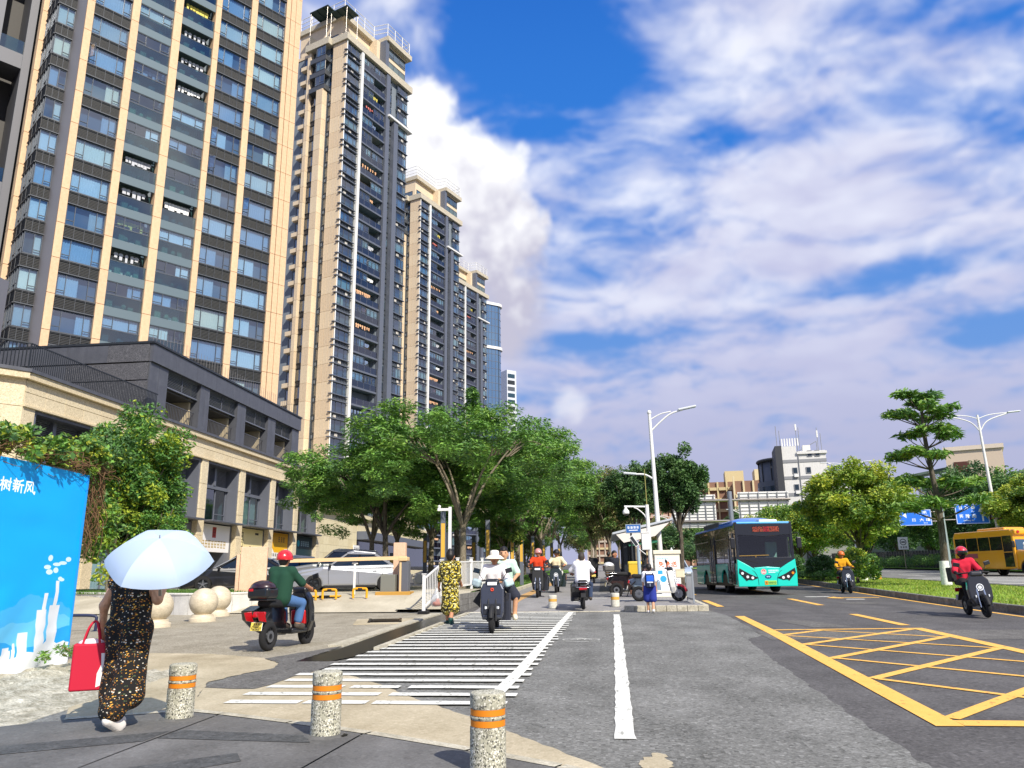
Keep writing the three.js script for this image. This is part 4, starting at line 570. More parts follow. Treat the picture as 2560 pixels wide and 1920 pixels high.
  sign('shop_sign', 'dark teal shop sign with a bright cyan panel below it', -64.0, 3.9, 1.6, 4.1, printed(512, 210, (c, w, h) => { c.fillStyle = '#12343a'; c.fillRect(0, 0, w, h); c.fillStyle = '#0aa7b5'; c.beginPath(); c.arc(120, 80, 36, 0, 7); c.fill(); c.strokeStyle = '#9fb9bb'; for (let i = 0; i < 4; i++) smudge(c, 190 + i * 64, 50, 48, 60, 8); }));
  const ts = thing('shop_shutter', 'bright teal shop panel in two leaves under the dark teal sign', 'panel', X - 0.5, 2.75, -64.0, Math.PI / 2); for (const s of [-1, 1]) part('leaf', rbox(1.85, 1.0, 0.06, 0.01, s * 0.94, 0, 0), mat('#0aa896', 0.5), ts);
  // grey neighbour at the very left
  const g = thing('grey_block', 'plain grey metal wall at the far left beside the podium terrace', 'building'); part('wall_panel', [span(-40, -29.4, 0.5, 16.2, -33.5, -29.6)], mat('#7d7e80', 0.5, { metalness: 0.3 }), g); part('wall_edge', [span(-29.42, -29.3, 0.5, 16.2, -33.4, -29.7)], mBrushed, g);
}
// ---------------------------------------------------------------- low stone-tiled hall past the shops
{
  const t = thing('tiled_hall', 'low beige tiled hall with a dark glazed gallery behind the tree row', 'building');
  const mT = [mat('#ffffff', 0.7, { map: stoneTex(206, [16, 4, -34], 8, 8), metre: 1 }), mat('#ffffff', 0.7, { map: stoneTex(200, [16, 3, -36], 8, 8), metre: 1 })];
  part('core_wall', [span(-45, -27.4, 0.5, 8.6, -118, -66.9)], mDarkWall, t);
  for (let r = 0; r < 9; r++) for (let i = 0; i < 12; i++) part('wall_tile', [span(-27.6, -27.2, 0.7 + r * 0.8, 0.7 + r * 0.8 + 0.785, -67 - i * 1.5, -67 - i * 1.5 - 1.485)], pick(mT), t);
  part('cornice', [span(-27.7, -26.7, 7.9, 8.3, -118, -66.8)], mT[1], t); part('upper_wall', [span(-45, -30.5, 8.3, 13, -118, -66.8)], mT[0], t);
  const kit = windowKit(3.4, 1.9); for (let i = 0; i < 8; i++) addWindow(kit, t, -30.4, 9.0, -70 - i * 6, Math.PI / 2, mGlassDeep, mFrame, 0.2);
  part('gallery_glass', [span(-27.4, -27.25, 2.4, 5.6, -118, -85.2)], mGlassDeep[0], t); part('gallery_beam', [span(-27.5, -26.0, 5.6, 6.5, -118, -85.2)], mGreyPillar, t); part('gallery_sill', [span(-27.5, -26.6, 1.7, 2.4, -118, -85.2)], mT[0], t); part('upper_tiles', [span(-27.5, -27.2, 6.5, 7.9, -118, -85.2)], mT[1], t); part('lower_bars', Array.from({ length: 60 }, (_, i) => box(0.06, 1.2, 0.06, -27.0, 1.3, -85.4 - i * 0.5)), mGreyPillar, t);
  const cols = ['#2f7d74', '#b33b33', '#e7e7e4', '#3a5f8f', '#d7a23a', '#7a7f85']; for (let i = 0; i < 16; i++) { const p = part('gallery_poster', [span(-27.2, -27.1, 2.5, 3.5, -88 - i * 1.2, -88.9 - i * 1.2)], mat(cols[i % 6], 0.7), t); }
  const b = thing('notice_board', 'small white board with dark print on the tiled hall wall behind trunks', 'board', -26.9, 4.1, -84, Math.PI / 2); part('board', rbox(2.0, 1.6, 0.08, 0.01), mWhitePaint, b); part('board_face', face(1.9, 1.5, 0, 0, 0.045), printed(128, 100, (c, w, h) => { c.fillStyle = '#ecebe6'; c.fillRect(0, 0, w, h); c.strokeStyle = '#222'; for (let r = 0; r < 2; r++) for (let i = 0; i < 3; i++) smudge(c, 10 + i * 38, 12 + r * 44, 28, 32, 5); }), b);
  for (const [z, h] of [[-68.8, 4.6], [-71.2, 3.6]]) { const w = thing('wall_light', h > 4 ? 'taller dark slot light on the beige tiled wall' : 'shorter dark slot light on the beige tiled wall', 'wall light', -27.1, 2.3, z, Math.PI / 2); part('lamp_body', rbox(0.55, h, 0.25, 0.02, 0, h / 2 - 0.6, 0), mDarkMetal, w); part('lamp_lens', rbox(0.4, h * 0.72, 0.04, 0.01, 0, h / 2 - 0.45, 0.13), mat('#6b6436', 0.3), w); }
}
// ---------------------------------------------------------------- buildings far down and across the street
{
  const mWh = mat('#ffffff', 0.8, { map: stoneTex(214, [4, 3, -2], 10, 8), metre: 1 }), mBand = mat('#8d8f92', 0.8), mDk = mat('#3a3c40', 0.6), mWinD = mat('#31404c', 0.15, { metalness: 0.3 });
  const w = thing('office_block', 'white seven-storey block with grey bands and antennas on its roof', 'building', 30.4, 0, -132, rad(-8));
  part('wall', [span(0, 6.9, 0, 21.0, -8, 0), span(0, 2.4, 21.0, 21.9, -6, 0)], mWh, w); for (let i = 0; i < 6; i++) part('band', [span(0, 6.95, 5.4 + i * 2.75, 5.9 + i * 2.75, -7.9, 0.08)], mBand, w);
  part('dark_fin', [span(-1.0, 0.05, 0, 22, -7, 0.4)], mDk, w); part('parapet', [span(2.4, 7.1, 20.5, 20.9, -8, 0.3)], mWh, w);
  for (const [x, r] of [[1.6, 0], [1.7, 1], [1.8, 2], [1.9, 3], [1.9, 4], [4.3, 1], [4.2, 2], [3.9, 3], [4.0, 4], [5.6, 5], [4.4, 5]]) { const f = part('window', [rbox(0.8, 1.05, 0.12, 0.02, x, 6.8 + r * 2.75, 0.05)], mBand, w); part('pane', [face(0.62, 0.86, x, 6.8 + r * 2.75, 0.115)], mWinD, f); if (x < 2) part('air_conditioner', [rbox(0.7, 0.5, 0.35, 0.03, x + 0.1, 5.95 + r * 2.75, 0.2)], mWhitePaint, w); }
  part('drain_pipe', [bar([2.6, 10, 0.12], [2.6, 22, 0.12], 0.06)], mBand, w); part('roof_box', [span(3.6, 4.8, 20.9, 22.2, -3, -1.5)], mWh, w);
  for (let i = 0; i < 7; i++) part('antenna_panel', [rbox(0.22, 1.3, 0.12, 0.03, 0.3 + i * 0.42, 22.7, -0.8)], mWhitePaint, w); for (const [x, h] of [[-0.5, 4], [0, 3.2], [3.1, 3.6], [6.0, 3.4], [6.5, 2.4], [2.7, 4.2]]) part('antenna_mast', [bar([x, 20.9, -1], [x, 21.6 + h, -1], 0.05, 5)], mBand, w); part('antenna_head', [rbox(0.3, 1.1, 0.3, 0.05, 2.7, 25.2, -1)], mWhitePaint, w); part('antenna_head', [rbox(0.26, 1.2, 0.26, 0.05, 6.0, 23.9, -1)], mWhitePaint, w);
  const r = thing('round_block', 'dark grey block with curved upper storeys left of the white block', 'building', 33.4, 0, -140, rad(-8));
  part('wall', [lathe([[0.1, 0], [5.4, 0], [5.4, 17.2], [4.9, 17.2], [4.9, 21], [0.1, 21.4]], 0, 0, -4, 40)], mat('#5d636e', 0.6), r); for (let i = 0; i < 5; i++) part('window_band', [lathe([[5.42, 3 + i * 2.9], [5.46, 3 + i * 2.9], [5.46, 4.7 + i * 2.9], [5.42, 4.7 + i * 2.9]], 0, 0, -4, 40)], mWinD, r); part('roof_rim', [tf(new THREE.TorusGeometry(5.1, 0.3, 6, 40), 0, 21, -4, Math.PI / 2)], mDk, r); for (let i = 0; i < 14; i++) { const a = (i / 14) * 6.28; part('rim_post', [bar([Math.cos(a) * 5.0, 17.2, -4 + Math.sin(a) * 5.0], [Math.cos(a) * 5.0, 21, -4 + Math.sin(a) * 5.0], 0.1, 5)], mDk, r); }
  part('roof_fence', [bar([0, 21.4, -1], [5, 24, -1], 0.06, 5), bar([5, 21.4, -1], [5, 24, -1], 0.06, 5)], mBand, r);
  const apt = (name, label, x, z, wd, h, turn, tone, n) => { const t = thing(name, label, 'building', x, 0, z, turn); const mA = mat(tone, 0.85), mGrid = mat('#c9b98c', 0.8), mBr = mat('#8a6a58', 0.85); part('wall', [span(0, wd, 0, h, -12, 0)], mBr, t); const cols = Math.round(wd / 2.4); for (let c = 0; c < cols; c++) { part('pier', [span(c * 2.4 - 0.2, c * 2.4 + 0.25, 0, h + (c % 3 ? 0 : 1.2), -0.2, 0.5)], mA, t); for (let f = 2; f * 2.9 < h - 2; f++) { part('balcony', [span(c * 2.4 + 0.25, c * 2.4 + 2.1, f * 2.9, f * 2.9 + 0.8, 0, 0.7)], f % 2 ? mA : mGrid, t); } } part('roof_block', [span(wd * 0.5, wd * 0.85, h, h + 3, -8, -1)], mA, t); };
  apt('apartment_block', 'pale yellow gridded apartment block right of the round tree', 27, -215, 14, 25.5, rad(-6), '#cdbd90', 0); apt('apartment_block', 'cream apartment block with a square roof room behind the billboard frames', 34.5, -205, 11, 24.6, rad(-6), '#d8c9a0', 1); apt('apartment_block', 'brown and cream apartment block behind the round tree and lamp', 15, -200, 13, 17.5, rad(-4), '#c9a98c', 2); apt('apartment_block', 'tall pinkish apartment block just above the bus shelter roof', 9, -190, 7, 17, rad(-3), '#c4a592', 3);
  apt('apartment_block', 'pale far apartment block seen down the walkway', -6, -330, 9, 28, 0, '#bfb3a2', 4);
  // billboard frames on the gantry seen from behind
  const g = thing('sign_gantry', 'tall grey gantry pole with two white-backed signboards on long arms', 'gantry', 14.6, gy(-92), -90);
  part('pole', [cyl(0.32, 0.26, 8.9, 0, 4.45, 0, 16)], mat('#9298a0', 0.4, { metalness: 0.5 }), g); for (const y of [5.6, 7.9]) part('arm', [bar([-6.4, y, 0.05], [6.6, y, 0.05], 0.14, 10)], mBrushed, g);
  for (const [x0, x1, y0, y1, nm] of [[-6.6, -1.6, 4.9, 8.6, 'left'], [0.9, 6.5, 4.6, 8.8, 'right']]) { const b = part('signboard', [rbox(x1 - x0, y1 - y0, 0.06, 0.01, (x0 + x1) / 2, (y0 + y1) / 2, -0.2)], mWhitePaint, g); for (let i = 0; i < 11; i++) part('rib', [span(x0 + 0.05, x1 - 0.05, y0 + 0.18 + (i * (y1 - y0 - 0.36)) / 10 - 0.03, y0 + 0.18 + (i * (y1 - y0 - 0.36)) / 10 + 0.03, -0.17, -0.1)], mBand, b); for (let i = 0; i < 6; i++) part('stiffener', [span(x0 + 0.2 + (i * (x1 - x0 - 0.4)) / 5 - 0.04, x0 + 0.2 + (i * (x1 - x0 - 0.4)) / 5 + 0.04, y0 + 0.05, y1 - 0.05, -0.1, -0.02)], mBand, b); }
  // low roofs beyond the trees on the right
  const roofM = mat('#8f9499', 0.7), h1 = thing('low_house', 'grey pitched-roof house above the trees at the right edge', 'building', 47, 0, -80, rad(-30));
  part('wall', [span(-7, 9, 0, 9.2, -8, 0)], mat('#cfcfc8', 0.85), h1); part('roof', [tf(extrude([[-8, 9.2], [-4, 12.2], [10, 12.2], [10.6, 9.2]], 9), 0, 0, -8.6)], roofM, h1); part('window', [rbox(1.2, 1.0, 0.1, 0.02, -3, 7.5, 0.03)], mDk, h1);
  const h2 = thing('low_house', 'beige flat-roofed house behind the tall tiered tree', 'building', 45, 0, -98, rad(-24)); part('wall', [span(-3, 3, 0, 15.6, -8, 0)], mat('#d9c6ae', 0.85), h2); part('parapet', [span(-3.2, 3.2, 15.6, 16.1, -8.2, 0.2)], mat('#e2d3bf', 0.85), h2); part('window', [rbox(1.6, 1.3, 0.1, 0.02, -1.4, 13.6, 0.03)], mat('#5a3328', 0.7), h2);
  const h3 = thing('slope_roof', 'long sloping roof with white posts above the median trees', 'building', 37.5, 0, -112, rad(-16)); part('wall', [span(-8, 10, 0, 10.8, -9, 0)], mat('#9fa39c', 0.85), h3); part('roof', [tf(box(20, 0.3, 4), 1, 13.2, 0, 0, 0, 0.17)], mat('#53665e', 0.7), h3); for (let i = 0; i < 10; i++) part('post', [span(-7 + i * 1.8, -6.7 + i * 1.8, 10.8, 12.0 + i * 0.26, 0.8, 1.0)], mWhitePaint, h3);
  const h4 = thing('rooftop_hut', 'small hut with a tan roof right of the white block', 'hut', 36.2, 0, -122, rad(-14)); part('wall', [span(-1.4, 1.6, 0, 14.6, -4, 0)], mWhitePaint, h4); part('roof', [tf(extrude([[-2, 14.6], [0, 15.4], [2.2, 14.7]], 5), 0, 0, -4.5)], mat('#a08468', 0.8), h4);
  const far = thing('grey_roofscape', 'grey terraced rooftops below the white block', 'building', 32, 0, -118, rad(-10)); part('wall', [span(-2, 12, 0, 8.6, -8, 0)], mat('#74777c', 0.85), far); part('roof', [tf(box(15, 0.3, 9), 5, 9.6, -4, 0.2, 0, 0.12)], roofM, far);
}
// ---------------------------------------------------------------- trees
const mBark = mat('#ffffff', 0.95, { map: asphaltTex(256, 1.2, 118, 40, 40, [10, 0, -18], 8) });
const mBarkDark = mat('#ffffff', 0.95, { map: asphaltTex(256, 1.2, 84, 36, 34, [8, 0, -12], 8) });
const mPaintedTrunk = mat('#ffffff', 0.85, { map: asphaltTex(256, 1.2, 222, 30, 20, [2, 2, -4], 9) });
const mLeaf = mat('#ffffff', 0.62, { vertexColors: true, side: THREE.DoubleSide, transmission: 0.32, thickness: 0 });
function limb(pts, r0, r1, seg = 7, nseg = 8) {
  const cv = new THREE.CatmullRomCurve3(pts.map((p) => V(...p))), rows = [], up = V(0.31, 0.2, 0.93);
  for (let j = 0; j <= nseg; j++) { const t = j / nseg, p = cv.getPoint(t), d = cv.getTangent(t), a = V().crossVectors(d, up).normalize(), b = V().crossVectors(d, a), r = mix(r0, r1, Math.pow(t, 0.8)), row = []; for (let i = 0; i < seg; i++) { const q = (i / seg) * 2 * Math.PI; row.push([p.x + (a.x * Math.cos(q) + b.x * Math.sin(q)) * r, p.y + (a.y * Math.cos(q) + b.y * Math.sin(q)) * r, p.z + (a.z * Math.cos(q) + b.z * Math.sin(q)) * r]); } rows.push(row); }
  const g = loft(rows, true), uv = g.attributes.uv; for (let i = 0; i < uv.count; i++) uv.setXY(i, uv.getX(i) * 1.0, uv.getY(i) * 3); return g;
}
// leaves scattered through a set of clumps; every leaf is a small folded diamond
function leaves(clumps, per, len, wid, tones, sr, flat = 0.5, hang = 0.2) {
  const n = clumps.length * per, pos = new Float32Array(n * 18), col = new Float32Array(n * 18); let k = 0;
  const put = (a, b, c, t) => { for (const v of [a, b, c]) { pos[k] = v.x; pos[k + 1] = v.y; pos[k + 2] = v.z; col[k] = t[0]; col[k + 1] = t[1]; col[k + 2] = t[2]; k += 3; } };
  for (const c of clumps) {
    const tone = tones[Math.floor(sr() * tones.length)];
    for (let i = 0; i < per; i++) {
      const th = sr() * 6.283, u = sr() * 2 - 1, rr = Math.pow(sr(), 0.42), q = Math.sqrt(1 - u * u), dx = q * Math.cos(th), dz = q * Math.sin(th);
      const p = V(c[0] + dx * rr * c[3], c[1] + u * rr * c[4], c[2] + dz * rr * c[3]);
      const d = V(dx + (sr() - 0.5) * 1.4, (sr() - 0.5) * (1 - flat) * 2 - hang * sr(), dz + (sr() - 0.5) * 1.4).normalize();
      const w = V((sr() - 0.5) * 1, flat + (sr() - 0.5) * 1.5, (sr() - 0.5) * 1).normalize(), s = V().crossVectors(d, w).normalize();
      const L = len * (0.6 + 0.8 * sr()), Wd = wid * (0.6 + 0.8 * sr()), v = 0.72 + 0.56 * sr(), tn = sr() < 0.55 ? tone : tones[Math.floor(sr() * tones.length)], t = [tn[0] * v, tn[1] * v, tn[2] * v];
      const a = p.clone().addScaledVector(d, -L / 2), b = p.clone().addScaledVector(d, L / 2), e = p.clone().addScaledVector(s, Wd / 2), f = p.clone().addScaledVector(s, -Wd / 2), nrm = V().crossVectors(s, d); e.addScaledVector(nrm, Wd * 0.2); f.addScaledVector(nrm, Wd * 0.2);
      put(a, e, b, t); put(a, b, f, t);
    }
  }
  const g = new THREE.BufferGeometry(); g.setAttribute('position', new THREE.BufferAttribute(pos, 3)); g.setAttribute('color', new THREE.BufferAttribute(col, 3)); g.computeVertexNormals(); return g;
}
const GREEN = [[0.12, 0.288, 0.036], [0.168, 0.36, 0.042], [0.096, 0.228, 0.048], [0.216, 0.384, 0.042]], YEL = [[0.36, 0.456, 0.03], [0.24, 0.384, 0.03], [0.48, 0.528, 0.036], [0.144, 0.276, 0.036]], DARK = [[0.075, 0.184, 0.04], [0.057, 0.149, 0.046], [0.103, 0.23, 0.046]], BROWN = [[0.172, 0.265, 0.046], [0.253, 0.23, 0.081], [0.115, 0.241, 0.046]], GLOSS = [[0.102, 0.264, 0.042], [0.132, 0.312, 0.036], [0.384, 0.48, 0.03], [0.084, 0.204, 0.048]];
// umbrella-shaped feathery tree
function featherTree(seed, h, r, per, tones = GREEN, len = 0.24, wid = 0.075) {
  const sr = rng(seed), tr = [], cl = [], fork = h * (0.3 + 0.06 * sr()), lean = (sr() - 0.5) * 0.5;
  tr.push(limb([[0, -0.15, 0], [lean * 0.2, fork * 0.5, 0.04], [lean * 0.5, fork, 0]], 0.2, 0.14, 9, 8));
  const nl = 6 + Math.floor(sr() * 2);
  for (let i = 0; i < nl; i++) {
    const a = (i / nl) * 6.283 + sr() * 0.7, out = r * (0.42 + 0.4 * sr()), top = h * (0.6 + 0.3 * sr()), mx = lean * 0.5 + Math.cos(a) * out * 0.4, mz = Math.sin(a) * out * 0.4, ex = lean * 0.5 + Math.cos(a) * out, ez = Math.sin(a) * out;
    tr.push(limb([[lean * 0.5, fork - 0.1, 0], [mx, fork + (top - fork) * 0.5, mz], [ex, top, ez]], 0.1, 0.03, 6, 7));
    for (let j = 0; j < 6; j++) { const b = a + (sr() - 0.5) * 2.4, o2 = r * (0.2 + 0.45 * sr()), y2 = top + (sr() - 0.5) * h * 0.22, px = ex + Math.cos(b) * o2, pz = ez + Math.sin(b) * o2; tr.push(limb([[mix(mx, ex, 0.5 + sr() * 0.4), mix(fork, top, 0.75), mix(mz, ez, 0.6)], [mix(ex, px, 0.5), (top + y2) / 2, mix(ez, pz, 0.5)], [px, y2, pz]], 0.035, 0.012, 4, 5)); cl.push([px, y2 + 0.1, pz, r * (0.19 + 0.12 * sr()), h * (0.03 + 0.025 * sr())]); for (let m = 0; m < 3; m++) cl.push([px + (sr() - 0.5) * r * 0.55, y2 - sr() * h * 0.2 + 0.06 * h * sr(), pz + (sr() - 0.5) * r * 0.55, r * (0.13 + 0.12 * sr()), h * (0.028 + 0.02 * sr())]); }
  }
  const ox = (sr() - 0.5) * r * 0.6; for (let i = 0; i < 7; i++) cl.push([ox + (sr() - 0.5) * r * 0.16, h * (0.88 + 0.03 * i), (sr() - 0.5) * r * 0.2, r * (0.16 - 0.013 * i), h * 0.03]);
  for (let i = 0; i < 10; i++) cl.push([(sr() - 0.5) * r * 0.9, h * (0.82 + 0.14 * sr()), (sr() - 0.5) * r * 0.9, r * 0.24, h * 0.045]);
  return { trunk: merge(tr), crown: leaves(cl, per, len, wid, tones, sr, 0.75, 0.45) };
}
// rounded leafy tree
function roundTree(seed, h, r, base, per, tones, len, wid, nc = 90, tr0 = 0.2) {
  const sr = rng(seed), tr = [limb([[0, -0.15, 0], [(sr() - 0.5) * 0.3, base * 0.6, 0], [(sr() - 0.5) * 0.4, base + (h - base) * 0.45, 0]], tr0, tr0 * 0.45, 9, 9)], cl = [];
  for (let i = 0; i < 9; i++) { const a = sr() * 6.283, o = r * (0.5 + 0.35 * sr()), y = mix(base, h, 0.35 + 0.5 * sr()); tr.push(limb([[0, base * 0.85, 0], [Math.cos(a) * o * 0.5, (base + y) / 2, Math.sin(a) * o * 0.5], [Math.cos(a) * o, y, Math.sin(a) * o]], tr0 * 0.4, 0.02, 5, 6)); }
  for (let i = 0; i < nc; i++) { const a = sr() * 6.283, u = sr() * 2 - 1, q = Math.sqrt(1 - u * u), k = 0.5 + 0.5 * Math.pow(sr(), 0.5), w = 0.8 + 0.28 * n2(seed + Math.cos(a) * 1.3, Math.sin(a) * 1.3 + u * 2); cl.push([Math.cos(a) * q * r * k * w, mix(base, h, 0.5) + u * (h - base) * 0.47 * k * w, Math.sin(a) * q * r * k * w, r * (0.15 + 0.12 * sr()), (h - base) * (0.07 + 0.05 * sr())]); }
  return { trunk: merge(tr), crown: leaves(cl, per, len, wid, tones, sr, 0.35, 0.3) };
}
// tiered tree with whorls of long leaves
function tierTree(seed, h, tiers, tones, len, wid, per) {
  const sr = rng(seed), tr = [limb([[0, -0.15, 0], [0.1, h * 0.4, 0.05], [-0.05, h * 0.75, 0], [0.0, h * 0.97, 0]], 0.17, 0.05, 9, 12)], cl = [];
  for (const [y, r, n, dx = 0] of tiers) for (let i = 0; i < n; i++) { const a = (i / n) * 6.283 + sr(), o = r * (0.45 + 0.55 * sr()), ex = dx + Math.cos(a) * o, ez = Math.sin(a) * o, ey = y + 0.35 * sr() + o * 0.1; tr.push(limb([[0, y - 0.35, 0], [ex * 0.5, y - 0.1, ez * 0.5], [ex, ey, ez]], 0.035, 0.014, 5, 5)); cl.push([ex, ey + 0.05, ez, 0.34 + 0.2 * sr(), 0.13 + 0.08 * sr()], [ex * 0.7, ey, ez * 0.7, 0.3, 0.14]); }
  return { trunk: merge(tr), crown: leaves(cl, per, len, wid, tones, sr, 0.6, 0.35) };
}
function plant(kind, name, label, x, y, z, turn, s, group, barkMat, painted) {
  const t = thing(name, label, 'tree', x, y, z, turn, group); t.scale.setScalar(s); meshOf('trunk', kind.trunk, barkMat || mBark, t); meshOf('crown', kind.crown, mLeaf, t);
  if (painted) meshOf('painted_base', prep(cyl(0.225 * painted, 0.19 * painted, 1.05, 0, 0.47, 0, 12)), mPaintedTrunk, t);
  return t;
}
const FT = [featherTree(21, 8.8, 3.6, 220), featherTree(34, 8.4, 3.5, 220), featherTree(57, 9.2, 3.7, 220)];
const rowG = 'feathery trees along the lawn';
[[0, -11.0, -36.8, 0.78, 0.3, 'feathery street tree leftmost in the row, behind the silver car roof'],
 [1, -9.9, -35.2, 0.86, 2.1, 'feathery street tree with dark trunk just right of the silver car'],
 [2, -11.2, -42, 0.8, 4.0, 'thin multi-stemmed feathery tree in front of the white notice board'],
 [0, -9.1, -41.5, 0.9, 5.0, 'feathery tree with a straight dark trunk left of the white gantry post'],
 [2, -5.9, -32.8, 0.88, 2.7, 'tallest feathery tree with thick reddish trunk behind the white fence'],
 [1, -6.9, -37.4, 0.98, 3.3, 'pale-trunked feathery tree standing close behind the tallest one'],
 [0, -5.8, -44.5, 0.92, 0.9, 'feathery tree behind the rider in white shirt and green shirt passenger'],
 [2, -5.6, -51.5, 0.98, 2.6, 'feathery tree beyond the two yellow and grey lamp columns'],
 [1, -5.3, -60, 1.0, 4.4, 'feathery tree above the oncoming riders on the walkway'],
 [0, -5.4, -70, 1.05, 1.8, 'dark feathery tree further down the lawn row'],
 [2, -5.2, -82, 1.05, 0.2, 'second to last feathery tree of the lawn row'],
 [1, -5.0, -96, 1.1, 3.0, 'last feathery tree at the far end of the lawn row'],
].forEach(([k, x, z, s, a, l]) => plant(FT[k], 'feathery_tree', l, x, x < -8 ? LOT : gy(z) + 0.18, z, a, s, rowG, k === 1 ? mBarkDark : mBark));
plant(roundTree(71, 3.6, 1.5, 1.5, 150, [[0.14, 0.26, 0.03], [0.1, 0.22, 0.03], [0.2, 0.28, 0.03]], 0.15, 0.09, 40, 0.07), 'small_tree', 'small bright green leafy tree beside the two lamp columns', -4.9, gy(-40) + 0.18, -39.5, 0, 1);
// glossy tree by the blue hoarding
const bushK = roundTree(15, 7.4, 2.55, 1.2, 330, GLOSS, 0.17, 0.085, 105, 0.2);
plant(bushK, 'glossy_tree', 'dense glossy-leaved tree with pale trunk behind the blue hoarding', -18.8, 1.0, -28.6, 0.4, 1.05);
plant(roundTree(19, 4.2, 2.0, 0.9, 260, GLOSS, 0.15, 0.08, 60, 0.12), 'glossy_tree', 'lower glossy-leaved tree spreading in front of the shop bays', -17.6, 1.0, -28.9, 2.4, 0.85);
// trees by the bus stop
const RT = roundTree(88, 8.2, 2.1, 3.6, 300, DARK.concat([[0.08, 0.17, 0.025]]), 0.17, 0.1, 100, 0.17), RB = roundTree(93, 8.6, 2.6, 2.6, 260, BROWN, 0.18, 0.09, 90, 0.17);
plant(RT, 'round_tree', 'round dark green tree beside the tall street lamp at the bus stop', 4.3, gy(-44) + 0.1, -44.5, 0.0, 0.95, null, mBarkDark);
plant(RB, 'round_tree', 'brownish green tree left of the bus shelter', 0.6, gy(-60) + 0.15, -60, 1.2, 1.05);
plant(RT, 'round_tree', 'slim green tree directly behind the camera pole', 2.2, gy(-50) + 0.15, -51, 2.2, 0.95);
plant(RB, 'round_tree', 'green tree further back down the walkway with brown tints', -0.8, gy(-84) + 0.15, -84, 2.9, 1.15);
plant(RT, 'round_tree', 'far dark tree closing the end of the walkway', -1.6, gy(-112), -112, 0.7, 1.3);
plant(RB, 'round_tree', 'leafy tree at the far end of the walkway beside the lane', 2.6, gy(-100), -100, 4.7, 1.1);
[[RB, -7.6, -78, 1.0, 'bushy tree filling the gap behind the far lawn trees', 0.3], [RT, -7.8, -60, 0.85, 'low dark tree behind the lamp column cluster', 1.3], [RB, -3.5, -128, 1.3, 'green tree left of the lane end', 2.2], [RT, 3.0, -138, 1.45, 'green tree right of the lane end', 3.1], [RB, 8.5, -122, 1.15, 'brown-green tree behind the rear of the teal bus', 0.9]].forEach(([k, x, z, sc, l, a]) => plant(k, 'round_tree', l, x, gy(z) - 1.2, z, a, sc));
// median trees with whitewashed trunks
const TT = tierTree(41, 8.0, [[3.0, 2.0, 8], [3.9, 1.9, 8, 0.5], [5.1, 1.2, 6, -0.6], [6.0, 1.5, 7, 0.4], [6.9, 1.55, 9, -0.2], [7.6, 0.8, 6, -0.2]], GREEN.concat(GREEN, YEL.slice(0, 1)), 0.36, 0.1, 75);
plant(TT, 'tiered_tree', 'tall tiered tree with whitewashed trunk left of the yellow school bus', 13.9, gy(-34) + 0.26, -34.2, 0.4, 1.0, 'whitewashed median trees', mBarkDark, 0.95);
const ML = [roundTree(51, 6.4, 3.3, 1.9, 240, YEL, 0.22, 0.1, 120, 0.14), roundTree(58, 6.0, 3.4, 1.6, 240, YEL.concat(GREEN), 0.2, 0.1, 120, 0.14)];
plant(ML[0], 'median_tree', 'yellow-green median tree over the short whitewashed stump', 13.4, gy(-43) + 0.26, -42.8, 0, 1.0, 'whitewashed median trees', mBarkDark, 0.8);
plant(ML[1], 'median_tree', 'yellow-green median tree just right of the bus', 12.9, gy(-54) + 0.26, -53.5, 1.6, 0.84, 'whitewashed median trees', mBarkDark, 0.8);
plant(ML[0], 'median_tree', 'green median tree behind the teal bus roof', 13.2, gy(-66) + 0.26, -66.5, 3.0, 0.78, 'whitewashed median trees', mBarkDark, 0.8);
plant(ML[1], 'median_tree', 'leafy median tree in shade behind the rider in yellow', 15.4, gy(-60), -60, 4.4, 0.95, 'whitewashed median trees', mBarkDark, 0.8);
plant(ML[0], 'median_tree', 'bright leafy tree above the yellow school bus at right edge', 32.2, opp(-61), -61.5, 2.0, 1.2, null, mBarkDark);
// trees on the far side of the road
const FK = [roundTree(61, 9.4, 3.6, 1.2, 170, DARK, 0.26, 0.14, 110, 0.24), roundTree(66, 8.6, 3.9, 1.0, 170, DARK.concat(GREEN), 0.26, 0.14, 110, 0.24)];
[[0, 34, -61, 'large dark evergreen at the right edge beyond the school bus'], [1, 34.2, -69, 'dark evergreen behind the purple lamp banners'], [0, 34, -77, 'dark evergreen behind the right-hand blue road sign'], [1, 34.2, -86, 'dark evergreen between the two blue road signs'], [0, 34, -95, 'dark evergreen behind the left-hand blue road sign'], [1, 33.5, -105, 'dark evergreen above the round clipped shrub'], [0, 32.5, -116, 'dark evergreen below the white building'], [1, 29, -126, 'far dark evergreen right of the signboard frames'], [0, 24, -135, 'far dark evergreen behind the teal bus'], [1, 17, -140, 'far green tree behind the gantry pole']].forEach(([k, x, z, l], i) => plant(FK[k], 'evergreen_tree', l, x, opp(z) + 0.14, z, i * 1.3, 0.92 + 0.1 * (i % 3), 'trees lining the far side of the road', mBarkDark));
plant(roundTree(67, 4.6, 2.6, 0.6, 150, DARK, 0.2, 0.1, 60, 0.12), 'evergreen_tree', 'low dark tree between the lamp post and the bus rear', 6.2, gy(-66), -66, 0, 1.0);
